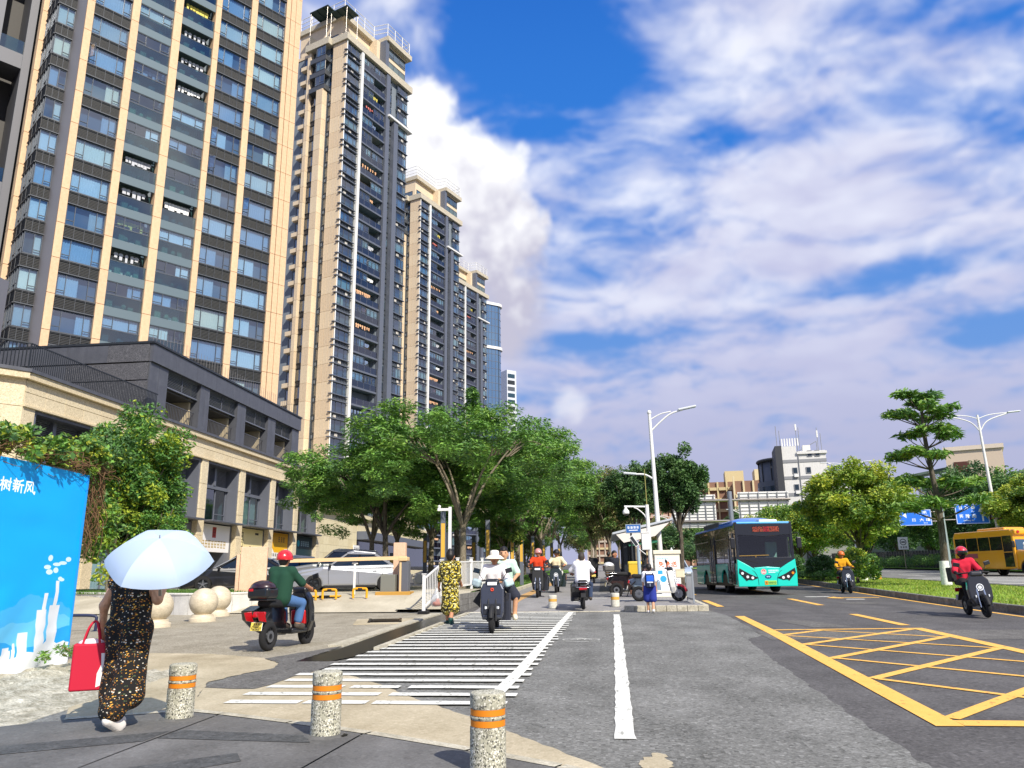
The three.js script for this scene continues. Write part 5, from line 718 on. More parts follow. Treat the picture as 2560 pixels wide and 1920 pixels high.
// clipped shrubs and hedges
const ballK = (seed, r, tones) => { const sr = rng(seed), cl = []; for (let i = 0; i < 46; i++) { const a = sr() * 6.283, u = sr() * 1.5 - 0.5, q = Math.sqrt(Math.max(0, 1 - u * u)); cl.push([Math.cos(a) * q * r * 0.82, r * 0.72 + u * r * 0.72, Math.sin(a) * q * r * 0.82, r * 0.24, r * 0.2]); } return leaves(cl, 190, 0.1, 0.06, tones, sr, 0.2, 0); };
const SB = [ballK(5, 0.95, YEL.concat(GREEN)), ballK(9, 0.9, DARK)];
const shrub = (k, l, x, y, z, s) => { const t = thing('clipped_shrub', l, 'shrub', x, y, z, k * 2.1, 'clipped round shrubs on the median'); t.scale.setScalar(s); meshOf('foliage', SB[k], mLeaf, t); meshOf('stem', prep(cyl(0.08, 0.05, 0.7, 0, 0.3, 0, 8)), mBarkDark, t); };
shrub(0, 'large round clipped shrub right behind the rider in yellow', 12.1, gy(-38.6) + 0.2, -39.6, 1.15); shrub(1, 'dark round shrub between the bus and the clipped shrub', 12.2, gy(-46) + 0.2, -46, 1.0); shrub(1, 'dark round shrub close beside the bus mirror', 12.0, gy(-52) + 0.2, -52, 1.05); shrub(0, 'small round shrub at the kerb behind the teal bus', 12.9, gy(-58) + 0.2, -58, 0.9);
function hedge(label, x, z0, z1, h, w, tones, seed, y) { const sr = rng(seed), cl = [], n = Math.round(Math.abs(z1 - z0) / 0.5); for (let i = 0; i < n; i++) for (let j = 0; j < 2; j++) cl.push([(j - 0.5) * w * 0.5, h * (0.35 + 0.35 * sr()), (i + 0.5) * 0.5, w * 0.34, h * 0.36]); const t = thing('hedge', label, 'hedge', x, y, Math.min(z0, z1)); meshOf('foliage', leaves(cl, 120, 0.13, 0.07, tones, sr, 0.2, 0), mLeaf, t); }
hedge('low clipped hedge along the far pavement behind the school bus', 30.2, -52, -112, 1.3, 1.3, DARK.concat(GREEN), 4, opp(-82) + 0.1); hedge('low dark hedge on the median beside the teal bus', 11.9, -44, -60, 0.55, 1.0, DARK.concat(GREEN), 6, gy(-50) + 0.2);
// lawn blades
function blades(name, n, fx, h, tones, seed) { const sr = rng(seed), pos = [], col = []; for (let i = 0; i < n; i++) { const [x, y, z] = fx(sr), a = sr() * 6.283, w = 0.012 + 0.012 * sr(), hh = h * (0.5 + sr()), t = tones[Math.floor(sr() * tones.length)], v = 0.7 + 0.6 * sr(), lx = (sr() - 0.5) * hh, lz = (sr() - 0.5) * hh; pos.push(x - Math.cos(a) * w, y, z - Math.sin(a) * w, x + Math.cos(a) * w, y, z + Math.sin(a) * w, x + lx, y + hh, z + lz); for (let k = 0; k < 3; k++) col.push(t[0] * v, t[1] * v, t[2] * v); } const g = new THREE.BufferGeometry(); g.setAttribute('position', new THREE.Float32BufferAttribute(pos, 3)); g.setAttribute('color', new THREE.Float32BufferAttribute(col, 3)); g.computeVertexNormals(); const m = meshOf(numbered(name), prep(g), mLeaf, scene); m.userData = { kind: 'stuff', label: name === 'median_grass' ? 'bright sunlit grass covering the median verge' : name === 'bed_grass' ? 'short green grass on the bed behind the low white wall' : 'short green grass on the lawn strip by the walkway', category: 'grass' }; }
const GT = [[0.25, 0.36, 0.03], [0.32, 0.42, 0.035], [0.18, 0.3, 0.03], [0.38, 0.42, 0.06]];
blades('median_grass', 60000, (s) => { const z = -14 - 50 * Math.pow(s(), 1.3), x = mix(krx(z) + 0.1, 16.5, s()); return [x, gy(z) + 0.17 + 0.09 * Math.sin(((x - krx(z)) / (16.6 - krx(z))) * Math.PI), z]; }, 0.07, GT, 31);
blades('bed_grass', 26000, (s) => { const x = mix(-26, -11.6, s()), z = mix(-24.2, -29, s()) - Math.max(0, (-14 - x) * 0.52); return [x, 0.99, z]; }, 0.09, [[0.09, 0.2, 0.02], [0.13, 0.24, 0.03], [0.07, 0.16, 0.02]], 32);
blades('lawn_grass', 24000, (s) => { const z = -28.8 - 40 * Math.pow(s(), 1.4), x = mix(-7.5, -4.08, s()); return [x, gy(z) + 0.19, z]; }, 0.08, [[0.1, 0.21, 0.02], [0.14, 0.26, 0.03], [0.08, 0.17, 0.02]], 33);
// ---------------------------------------------------------------- people: one continuous body from joined tapered bones, clothes over it
const MC = {};
function fieldMesh(bones, lo, size, N, k = 0.035) {
  const mc = MC[N] || (MC[N] = new MarchingCubes(N, new THREE.MeshBasicMaterial(), false, false, 60000)); mc.isolation = 0; mc.field.fill(-1);
  const h = size / N * 1.0, cell = (i) => ((i - N / 2) / (N / 2)) * (size / 2), inv = (x) => (x / (size / 2)) * (N / 2) + N / 2, c = [lo[0] + size / 2, lo[1] + size / 2, lo[2] + size / 2];
  for (const [a, b, r0, r1, sc] of bones) {
    const ax = a[0] - c[0], ay = a[1] - c[1], az = a[2] - c[2], bx = b[0] - c[0], by = b[1] - c[1], bz = b[2] - c[2], R1 = Math.max(r0, r1) + k * 1.6, dx = bx - ax, dy = by - ay, dz = bz - az, dd = dx * dx + dy * dy + dz * dz + 1e-9;
    const i0 = Math.max(1, Math.floor(inv(Math.min(ax, bx) - R1))), i1 = Math.min(N - 2, Math.ceil(inv(Math.max(ax, bx) + R1))), j0 = Math.max(1, Math.floor(inv(Math.min(ay, by) - R1))), j1 = Math.min(N - 2, Math.ceil(inv(Math.max(ay, by) + R1))), k0 = Math.max(1, Math.floor(inv(Math.min(az, bz) - R1))), k1 = Math.min(N - 2, Math.ceil(inv(Math.max(az, bz) + R1)));
    for (let q = k0; q <= k1; q++) for (let j = j0; j <= j1; j++) for (let i = i0; i <= i1; i++) {
      const x = cell(i), y = cell(j), z = cell(q), t = clamp(((x - ax) * dx + (y - ay) * dy + (z - az) * dz) / dd, 0, 1), ex = x - ax - dx * t, ey = y - ay - dy * t, ez = z - az - dz * t, d = Math.sqrt(ex * ex + ey * ey + ez * ez) - mix(r0, r1, t), id = q * N * N + j * N + i, o = -mc.field[id], hh = Math.max(k - Math.abs(o - d), 0) / k; mc.field[id] = -(Math.min(o, d) - hh * hh * k * 0.25);
    }
  }
  mc.update(); const n = mc.count, p = new Float32Array(n * 3); for (let i = 0; i < n * 3; i += 3) { p[i] = mc.positionArray[i] * size / 2 + c[0]; p[i + 1] = mc.positionArray[i + 1] * size / 2 + c[1]; p[i + 2] = mc.positionArray[i + 2] * size / 2 + c[2]; }
  let g = new THREE.BufferGeometry(); g.setAttribute('position', new THREE.BufferAttribute(p, 3)); g = mergeVertices(g, 1e-4); g.computeVertexNormals(); return prep(g);
}
const L3 = (a, b, t) => [mix(a[0], b[0], t), mix(a[1], b[1], t), mix(a[2], b[2], t)], add = (a, x, y, z) => [a[0] + x, a[1] + y, a[2] + z];
// a hand with palm, four bent fingers and a thumb
function handGeo(w, e, side, curl = 0.7) {
  const d = V(w[0] - e[0], w[1] - e[1], w[2] - e[2]).normalize(), sx = V(side, 0, 0).cross(d).length() < 0.2 ? V(0, 0, 1) : V(side, 0, 0), nrm = V().crossVectors(d, sx).normalize(), lat = V().crossVectors(nrm, d).normalize(), P = V(...w), at = (f, l, n) => { const q = P.clone().addScaledVector(d, f).addScaledVector(lat, l).addScaledVector(nrm, n); return [q.x, q.y, q.z]; }, g = [];
  g.push(limb([at(-0.01, 0, 0), at(0.04, 0, 0), at(0.085, 0, 0.004)], 0.026, 0.036, 8, 4));
  [[-0.03, 0.068], [-0.01, 0.078], [0.011, 0.074], [0.03, 0.058]].forEach(([l, len]) => g.push(limb([at(0.075, l, 0), at(0.075 + len * 0.5, l, 0.008 + curl * 0.012), at(0.075 + len * (1 - curl * 0.55), l * 0.9, curl * len * 0.75)], 0.0105, 0.008, 6, 5)));
  g.push(limb([at(0.02, -0.026, 0.004), at(0.055, -0.052, 0.014), at(0.085, -0.05, 0.03)], 0.0125, 0.009, 6, 4)); return g;
}
// standing figure about 1.68 m tall, facing +z; opts override any joint
function joints(o = {}) {
  const J = { P: [0, 0.92, 0], C: [0, 1.27, 0], N: [0, 1.42, 0], H: [0, 1.555, 0.015], sL: [0.175, 1.36, 0], sR: [-0.175, 1.36, 0], eL: [0.215, 1.1, -0.02], eR: [-0.215, 1.1, -0.02], wL: [0.23, 0.86, 0.05], wR: [-0.23, 0.86, 0.05], hL: [0.09, 0.88, 0], hR: [-0.09, 0.88, 0], kL: [0.1, 0.48, 0.02], kR: [-0.1, 0.48, 0.02], aL: [0.1, 0.08, -0.02], aR: [-0.1, 0.08, -0.02], tL: [0.115, 0.035, 0.14], tR: [-0.115, 0.035, 0.14] };
  return Object.assign(J, o);
}
const ride = (o = {}) => joints({ P: [0, 0.9, -0.36], C: [0, 1.24, -0.3], N: [0, 1.4, -0.27], H: [0, 1.535, -0.23], sL: [0.185, 1.34, -0.28], sR: [-0.185, 1.34, -0.28], eL: [0.29, 1.1, -0.1], eR: [-0.29, 1.1, -0.1], wL: [0.3, 1.04, 0.2], wR: [-0.3, 1.04, 0.2], hL: [0.1, 0.86, -0.34], hR: [-0.1, 0.86, -0.34], kL: [0.19, 0.78, 0.1], kR: [-0.19, 0.78, 0.1], aL: [0.14, 0.42, 0.08], aR: [-0.14, 0.42, 0.08], tL: [0.15, 0.37, 0.25], tR: [-0.15, 0.37, 0.25], ...o });
function person(label, x, y, z, turn, J, o) {
  const t = thing('person', label, 'person', x, y, z, turn, o.group), s = o.s || 1; t.scale.setScalar(s); const fat = o.fat || 1;
  const lo = [-1.0, -0.1, -1.05], size = 2.0, N = 100, side = (p, q) => add(p, q, 0, 0), off2 = (p, q, dz = 0) => add(p, q, 0, dz);
  const torso = (e) => [[side(J.P, 0.065), side(J.C, 0.085), 0.112 * fat + e, 0.108 * fat + e], [side(J.P, -0.065), side(J.C, -0.085), 0.112 * fat + e, 0.108 * fat + e], [J.sL, J.sR, 0.072 + e, 0.072 + e], [J.C, L3(J.C, J.N, 0.6), 0.1 + e, 0.07 + e]];
  const arm = (e, q, w, r, f = 1) => (f <= 0 ? [] : f >= 1 ? [[q[0], q[1], 0.052 + r, 0.042 + r], [q[1], w, 0.041 + r, 0.029 + r]] : f > 0.5 ? [[q[0], q[1], 0.054 + r, 0.046 + r], [q[1], L3(q[1], w, (f - 0.5) * 2), 0.045 + r, 0.042 + r]] : [[q[0], L3(q[0], q[1], f * 2), 0.056 + r, 0.054 + r * 1.3]]);
  const leg = (h, k, a, r, f = 1) => (f >= 1 ? [[h, k, 0.088 + r, 0.06 + r], [k, L3(k, a, 0.97), 0.057 + r, 0.046 + r * 1.2]] : f > 0.5 ? [[h, k, 0.092 + r, 0.066 + r], [k, L3(k, a, (f - 0.5) * 2), 0.064 + r, 0.06 + r]] : [[h, L3(h, k, f * 2), 0.096 + r, 0.088 + r * 1.6]]);
  const hd = J.H, face_ = o.look || 0, fx = Math.sin(face_), fz = Math.cos(face_), fw = (f, u, l = 0) => [hd[0] + fx * f + fz * l, hd[1] + u, hd[2] + fz * f - fx * l];
  const body = [...torso(0), [L3(J.C, J.N, 0.7), fw(-0.01, -0.03), 0.055, 0.05], [fw(-0.02, 0.0), fw(-0.02, 0.045), 0.088, 0.086], [fw(0.02, -0.055), fw(0.035, 0.02), 0.062, 0.07], [fw(0.095, 0.0), fw(0.102, -0.022), 0.014, 0.018], [fw(0.0, -0.005, 0.088), fw(-0.01, -0.03, 0.086), 0.02, 0.016], [fw(0.0, -0.005, -0.088), fw(-0.01, -0.03, -0.086), 0.02, 0.016], ...arm(0, [J.sL, J.eL], J.wL, 0), ...arm(0, [J.sR, J.eR], J.wR, 0), ...leg(J.hL, J.kL, J.aL, 0), ...leg(J.hR, J.kR, J.aR, 0), [J.aL, J.tL, 0.045, 0.034], [J.aR, J.tR, 0.045, 0.034]];
  const skin = o.skin || mSkin[0];
  part('body', [fieldMesh(body, lo, size, N), handGeo(J.wL, J.eL, 1, o.curlL ?? 0.8), handGeo(J.wR, J.eR, -1, o.curlR ?? 0.8)], skin, t);
  part('top', [fieldMesh([...torso(o.loose || 0.016).map((b, i) => (i < 2 && o.hem ? [add(b[0], 0, -o.hem, 0), b[1], b[2] + 0.012, b[3]] : b)), ...arm(0, [J.sL, J.eL], J.wL, 0.016, o.sleeve ?? 0.42), ...arm(0, [J.sR, J.eR], J.wR, 0.016, o.sleeve ?? 0.42)], lo, size, N)], o.top, t);
  if (o.bottom) part(o.bottomName || 'trousers', [fieldMesh([[side(J.P, 0.05), side(J.P, -0.05), 0.128 * fat, 0.128 * fat], ...leg(J.hL, J.kL, J.aL, o.wide || 0.016, o.leg ?? 1), ...leg(J.hR, J.kR, J.aR, o.wide || 0.016, o.leg ?? 1), ...(o.skirt || [])], lo, size, N)], o.bottom, t);
  part('shoe', [fieldMesh([[add(J.aL, 0, -0.02, 0), J.tL, 0.056, 0.045], [add(J.tL, 0, -0.02, -0.04), add(J.aL, 0, -0.04, -0.03), 0.04, 0.04]], lo, size, N)], o.shoe || mShoe[0], t); part('shoe', [fieldMesh([[add(J.aR, 0, -0.02, 0), J.tR, 0.056, 0.045], [add(J.tR, 0, -0.02, -0.04), add(J.aR, 0, -0.04, -0.03), 0.04, 0.04]], lo, size, N)], o.shoe || mShoe[0], t);
  // face
  for (const l of [-0.036, 0.036]) part('eye', [sph(0.014, ...fw(0.088, 0.014, l), 1, 0.6, 1, 8, 6)], mEye, t); for (const l of [-0.036, 0.036]) part('eyebrow', [box(0.034, 0.008, 0.012, ...fw(0.094, 0.038, l), 0, face_)], mHair, t); part('mouth', [box(0.042, 0.009, 0.012, ...fw(0.088, -0.058), 0, face_)], mLip, t);
  if (o.hair !== false) part('hair', [fieldMesh([[fw(-0.035, 0.02), fw(-0.02, 0.075), 0.098, 0.092], [fw(-0.05, -0.03), fw(-0.045, 0.03), 0.075, 0.09], [fw(0.03, 0.095), fw(0.05, 0.08), 0.058, 0.05], ...(o.hairX ? o.hairX(fw) : [])], lo, size, N, 0.02)], o.hairMat || mHair, t);
  if (o.helmet) { const g = new THREE.SphereGeometry(0.152, 28, 18, 0, 6.2832, 0, 1.75); g.scale(0.92, 0.98, 1.1); tf(g, ...fw(-0.008, 0.045), 0, face_); const hm = part('helmet', [g, tf(new THREE.TorusGeometry(0.142, 0.012, 6, 28), ...fw(-0.008, 0.018), Math.PI / 2, 0, 0)], o.helmet, t); if (o.peak) part('helmet_peak', [tf(extrude([[-0.11, 0], [0.11, 0], [0.08, 0.07], [-0.08, 0.07]], 0.012, 0.004), ...fw(0.12, 0.04), Math.PI / 2 + 0.2, face_)], o.helmet, t); if (o.visor) part('visor', [tf((() => { const q = new THREE.SphereGeometry(0.156, 20, 10, Math.PI / 2 - 0.95, 1.9, 1.35, 0.85); q.scale(0.92, 0.98, 1.1); return q; })(), ...fw(-0.004, 0.045), 0, face_)], mVisor, t); }
  return t;
}
const mSkin = [mat('#b8815f', 0.6), mat('#c99874', 0.6), mat('#a8714f', 0.6)], mHair = mat('#15110f', 0.55), mEye = mat('#17110e', 0.3), mLip = mat('#8c4a40', 0.6), mVisor = mat('#0c0d10', 0.12, { clearcoat: 1 });
const mShoe = [mat('#e8e4dc', 0.7), mat('#1b1b1d', 0.7), mat('#4d453d', 0.8)];
const cloth = (c, r = 0.9) => mat(c, r, { sheen: 0.25, sheenRoughness: 0.6 });
const spotTex = (bg, dots, n, w = 512, m = 0.5, rr = [3, 7]) => { const q = rng(n * 7 + 3), t = printTex(w, w, (c) => { c.fillStyle = bg; c.fillRect(0, 0, w, w); for (let i = 0; i < n; i++) { c.fillStyle = dots[Math.floor(q() * dots.length)]; const x = q() * w, y = q() * w, r = rr[0] + q() * (rr[1] - rr[0]); for (const ox of [-w, 0, w]) for (const oy of [-w, 0, w]) { c.beginPath(); c.ellipse(x + ox, y + oy, r * 1.3, r * 0.8, q() * 0.6, 0, 7); c.fill(); } } }); t.wrapS = t.wrapT = THREE.RepeatWrapping; t.repeat.set(1 / m, 1 / m); return t; };
// ---------------------------------------------------------------- scooters (forward +z)
const mTyre = mat('#1b1b1c', 0.9), mRim = mat('#8d8f92', 0.35, { metalness: 0.8 }), mRimDark = mat('#222326', 0.4, { metalness: 0.5 }), mBlackPl = mat('#17181a', 0.35, { clearcoat: 0.6 }), mBlackMatt = mat('#1d1e20', 0.7), mSeat = mat('#1a1a1b', 0.75), mChrome = mat('#c9cbce', 0.15, { metalness: 1 }), mLampGlass = mat('#e8ecee', 0.08, { clearcoat: 1 }), mRedLamp = mat('#b5121b', 0.2, { clearcoat: 1 }), mAmber = mat('#e08a12', 0.25, { clearcoat: 1 });
const paint = (c, m = 0.15) => mat(c, 0.32, { clearcoat: 1, clearcoatRoughness: 0.05, metalness: m });
const tyreG = (() => { const g = new THREE.TorusGeometry(0.185, 0.058, 10, 28); g.rotateY(Math.PI / 2); return prep(g); })(), rimG = merge([cyl(0.145, 0.145, 0.035, 0, 0, 0, 20, 0, 0, Math.PI / 2), cyl(0.05, 0.05, 0.1, 0, 0, 0, 12, 0, 0, Math.PI / 2), ...[0, 1, 2, 3, 4].map((i) => tf(box(0.06, 0.29, 0.035), 0, 0, 0, (i * Math.PI) / 5))]);
const plateMat = (txt, bg, fg) => printed(128, 72, (c, w, h) => { c.fillStyle = bg; c.fillRect(0, 0, w, h); c.strokeStyle = fg; for (let i = 0; i < 3; i++) smudge(c, 28 + i * 26, 6, 18, 16, 3); c.fillStyle = fg; c.font = 'bold 34px sans-serif'; c.textAlign = 'center'; c.fillText(txt, w / 2, 62); });
function scooter(label, x, y, z, turn, o) {
  const t = thing('scooter', label, 'scooter', x, y, z, turn, o.group); t.scale.setScalar(o.s || 1); if (o.lean) t.rotation.z = o.lean;
  const main = o.main, rear = o.rear || main, rim = o.rim || mRimDark;
  for (const [zz, nm] of [[0.64, 'front_wheel'], [-0.62, 'rear_wheel']]) { const w = meshOf(nm, tyreG, mTyre, t); w.position.set(0, 0.243, zz); meshOf('rim', rimG, rim, w); }
  part('fork', [bar([-0.085, 0.243, 0.64], [-0.075, 0.7, 0.5], 0.022, 8), bar([0.085, 0.243, 0.64], [0.075, 0.7, 0.5], 0.022, 8)], o.fork || mChrome, t);
  part('front_mudguard', [tf((() => { const g = new THREE.TorusGeometry(0.262, 0.05, 6, 16, 2.0); g.rotateY(Math.PI / 2); return g; })(), 0, 0.243, 0.64, 0.9)], o.guard || o.mudguard || mBlackMatt, t);
  // leg shield
  const w0 = o.shieldW || 0.2, sh = o.round ? [[-w0 * 0.62, 0.3], [w0 * 0.62, 0.3], [w0 * 0.95, 0.45], [w0, 0.66], [w0 * 0.86, 0.86], [w0 * 0.5, 0.97], [-w0 * 0.5, 0.97], [-w0 * 0.86, 0.86], [-w0, 0.66], [-w0 * 0.95, 0.45]] : [[-w0 * 0.85, 0.3], [w0 * 0.85, 0.3], [w0, 0.42], [w0, 0.86], [w0 * 0.8, 0.95], [-w0 * 0.8, 0.95], [-w0, 0.86], [-w0, 0.42]];
  part('leg_shield', [tf(extrude(sh, 0.1, 0.035), 0, 0.0, 0.5, -0.16)], main, t);
  part('shield_back', [tf(extrude(sh.map(([a, b]) => [a * 0.9, b * 0.98]), 0.02), 0, 0.0, 0.44, -0.16)], mBlackMatt, t);
  if (o.panel) part('front_panel', [tf(rbox(w0 * 1.75, 0.22, 0.03, 0.015), 0, 0.47, 0.565, -0.16)], mBlackPl, t);
  if (o.ring) part('round_lamp', [tf(new THREE.TorusGeometry(0.072, 0.014, 8, 24), 0, 0.7, 0.535, -0.16), tf(cyl(0.04, 0.04, 0.02, 0, 0, 0, 16, Math.PI / 2), 0, 0.7, 0.54, -0.16)], mLampGlass, t);
  if (o.badge) part('badge', [tf(new THREE.TorusGeometry(0.026, 0.012, 6, 16), 0, 0.86, 0.51, -0.16)], o.badge, t);
  part('head_cowl', [rbox(0.3, 0.15, 0.2, 0.06, 0, 1.0, 0.4, -0.2)], o.cowl || mBlackPl, t);
  if (!o.ring) part('headlight', [rbox(0.2, 0.07, 0.02, 0.01, 0, o.lampY || 0.98, 0.51, -0.2)], mLampGlass, t);
  const hb = part('handlebar', [bar([-0.35, 1.03, 0.27], [-0.12, 1.05, 0.36], 0.016), bar([0.35, 1.03, 0.27], [0.12, 1.05, 0.36], 0.016), bar([-0.12, 1.05, 0.36], [0.12, 1.05, 0.36], 0.016)], mBlackMatt, t);
  for (const s of [-1, 1]) { part('grip', [bar([s * 0.36, 1.03, 0.265], [s * 0.25, 1.04, 0.31], 0.022)], mBlackMatt, hb); if (o.mirrors !== false) { part('mirror_stalk', [bar([s * 0.2, 1.05, 0.33], [s * 0.31, 1.22, 0.31], 0.008)], mBlackMatt, t); part('mirror', [rbox(0.15, 0.1, 0.03, 0.04, s * 0.34, 1.25, 0.3, 0, s * 0.2, s * 0.25)], mBlackPl, t); } part('turn_signal', [rbox(0.03, 0.06, 0.03, 0.01, s * w0 * 0.62, 0.5, 0.6)], o.signal || mLampGlass, t); }
  part('floorboard', [rbox(0.32, 0.1, 0.52, 0.03, 0, 0.3, 0.16)], o.floor || mBlackMatt, t);
  part('rear_body', [tf(extrude([[-0.06, 0.26], [0.28, 0.28], [0.62, 0.4], [0.86, 0.55], [0.9, 0.66], [0.7, 0.72], [0.1, 0.74], [-0.02, 0.6]], 0.22, 0.04), 0.11, 0, 0, 0, Math.PI / 2, 0).scale(1, 1, 1)], rear, t);
  part('seat', [rbox(0.29, 0.13, 0.72, 0.055, 0, 0.79, -0.46, 0.05)], o.seat || mSeat, t); part('swing_arm', [rbox(0.05, 0.07, 0.5, 0.02, 0.1, 0.26, -0.42), cyl(0.1, 0.1, 0.1, 0, 0.243, -0.62, 16, 0, 0, Math.PI / 2)], mRim, t);
  part('rear_mudguard', [tf(rbox(0.15, 0.03, 0.4, 0.012), 0, 0.5, -0.86, -0.75)], mBlackMatt, t);
  const rl = part('tail_light', [rbox(0.24, 0.1, 0.05, 0.02, 0, 0.62, -0.93, 0.3)], mRedLamp, t);
  const pl = o.noPlate ? null : part('number_plate', [rbox(0.22, 0.14, 0.012, 0.004, 0, 0.43, -0.99, 0.2)], mWhitePaint, t); if (pl) part('plate_face', [face(0.215, 0.135, 0, 0.43, -0.9985, Math.PI, -0.2)], o.plate || plateBlank, pl);
  if (o.box) { part('top_box', [rbox(0.42, 0.2, 0.36, 0.06, 0, 0.98, -0.86), rbox(0.36, 0.03, 0.3, 0.01, 0, 0.865, -0.84)], o.boxLow || mBlackPl, t); part('box_lid', [tf((() => { const g = new THREE.SphereGeometry(0.23, 24, 10, 0, 6.3, 0, 1.57); g.scale(1, 0.58, 0.86); return g; })(), 0, 1.06, -0.86)], o.box, t); part('box_reflector', [rbox(0.09, 0.045, 0.012, 0.006, 0.12, 1.03, -1.045)], mRedLamp, t); }
  if (o.rack) part('rear_rack', [tube([[-0.16, 0.8, -0.6], [-0.17, 0.8, -0.95], [0.17, 0.8, -0.95], [0.16, 0.8, -0.6]], 0.012, 24, 6), tube([[-0.17, 0.72, -0.72], [-0.19, 0.66, -1.0], [0.19, 0.66, -1.0], [0.17, 0.72, -0.72]], 0.012, 24, 6)], mChrome, t);
  if (o.basket) part('front_basket', [rbox(0.36, 0.26, 0.28, 0.03, 0, 0.86, 0.72), rbox(0.38, 0.03, 0.3, 0.01, 0, 0.99, 0.72)], o.basket, t);
  if (o.stand) part('side_stand', [bar([0.1, 0.24, -0.15], [0.24, 0.01, -0.22], 0.014)], mBlackMatt, t);
  return t;
}
const plateBlank = plateMat('', '#d8c25a', '#4a4020');
// ---------------------------------------------------------------- people on foot and on scooters
const wk = (x, z) => swh(x, z);
{ // woman under the umbrella, seen from behind
  const floral = mat('#ffffff', 0.9, { map: spotTex('#151311', ['#c8862a', '#d9a545', '#8e5a22', '#e6dcc8', '#4a5a3a', '#a86a30'], 300, 512, 0.42, [4, 9]), metre: 1 });
  const J = joints({ wR: [-0.2, 1.38, 0.26], eR: [-0.27, 1.14, 0.02], wL: [0.34, 0.84, 0.04], eL: [0.27, 1.09, -0.05], kL: [0.1, 0.48, 0.08], aL: [0.08, 0.1, -0.04], tL: [0.09, 0.04, 0.12], kR: [-0.09, 0.48, -0.03], aR: [-0.08, 0.14, -0.22], tR: [-0.085, 0.04, -0.08], hL: [0.09, 0.88, 0] });
  const t = person('person in a black floral outfit walking away under a pale blue umbrella', -4.47, gy(-7.1) + 0.02, -7.15, Math.PI - 0.15, J, { top: floral, bottom: floral, bottomName: 'wide_trousers', sleeve: 0.12, wide: 0.055, leg: 0.93, skirt: [[[0.085, 0.8, 0.0], [0.12, 0.3, 0.03], 0.1, 0.135], [[-0.085, 0.8, 0.0], [-0.12, 0.3, -0.05], 0.1, 0.135], [[0.05, 0.72, 0], [-0.05, 0.72, 0], 0.12, 0.12], [[0.03, 0.5, 0], [-0.03, 0.5, 0], 0.12, 0.12]], skin: mSkin[1], shoe: mat('#efe9df', 0.7), s: 0.99, curlL: 1, curlR: 1, hairX: (f) => [[f(-0.07, 0), f(-0.1, -0.22), 0.07, 0.05]] });
  // umbrella: eight ribs, faceted canopy
  const u = thing('umbrella', 'pale blue folding umbrella tilted over the walking person', 'umbrella', -4.05, gy(-7.1) + 1.5, -6.85);
  u.rotation.set(0.62, 0.3, -0.22); const n = 6, R0 = 0.47, rows = []; const canopyG = []; const mU = [mat('#bcd2ee', 0.7, { transmission: 0.25, thickness: 0 }), mat('#c6dbf4', 0.7, { transmission: 0.25, thickness: 0 })];
  for (let i = 0; i < n; i++) { const a0 = (i / n) * 6.2832, a1 = ((i + 1) / n) * 6.2832, rws = []; for (let j = 0; j <= 8; j++) { const q = j / 8, row = []; for (let k = 0; k <= 6; k++) { const a = mix(a0, a1, k / 6), sag = 1 - 0.1 * q * Math.sin((k / 6) * Math.PI), r = R0 * Math.sin(q * 1.25) / Math.sin(1.25) * sag; row.push([Math.cos(a) * r, 0.24 * (Math.cos(q * 1.25) - Math.cos(1.25)) / (1 - Math.cos(1.25)) - 0.02 * Math.sin((k / 6) * Math.PI) * q, Math.sin(a) * r]); } rws.push(row); } part('canopy_panel', loft(rws), mU[i % 2], u); part('rib', [tube([[0, 0.228, 0], [Math.cos(a0) * R0 * 0.55, 0.16, Math.sin(a0) * R0 * 0.55], [Math.cos(a0) * R0, -0.005, Math.sin(a0) * R0]], 0.004, 12, 5)], mBrushed, u); part('rib_tip', [sph(0.01, Math.cos(a0) * R0, -0.01, Math.sin(a0) * R0, 1, 1, 1, 8, 6)], mDarkMetal, u); }
  part('shaft', [bar([0, 0.27, 0], [0, -0.3, 0], 0.006), cyl(0.016, 0.013, 0.1, 0, -0.32, 0, 10)], mBrushed, u);
  // tote bag
  const b = thing('tote_bag', 'bright red tote bag with white print and pale cloth inside', 'bag', -4.83, gy(-7.1) + 0.34, -7.14, 0.5); const mR = mat('#c01233', 0.75);
  part('bag_body', [(() => { const g = new RoundedBoxGeometry(0.3, 0.42, 0.13, 3, 0.02), p = g.attributes.position; for (let i = 0; i < p.count; i++) { const yy = p.getY(i); p.setX(i, p.getX(i) * (1 - 0.12 * (0.21 - yy)) + 0.06 * (yy + 0.2) * 0.3); } return tf(g, 0, 0.21, 0); })()], mR, b);
  for (const s of [-1, 1]) part('handle', [tube([[-0.07, 0.4, s * 0.05], [-0.03, 0.56, s * 0.03], [0.02, 0.62, 0], [0.05, 0.55, s * 0.03], [0.08, 0.4, s * 0.05]], 0.011, 20, 6)], mR, b); part('cloth', [sph(0.07, 0, 0.42, 0, 1.6, 0.6, 0.8, 10, 8)], mat('#e8d4dc', 0.9), b);
  part('white_print', [tf(extrude([[0, 0], [0.05, 0.02], [0.07, 0.12], [0.05, 0.22], [0.07, 0.3], [0.02, 0.3], [0.03, 0.2], [0, 0.12]], 0.003), 0.08, 0.03, 0.066)], mat('#f0e8e4', 0.7), b);
}
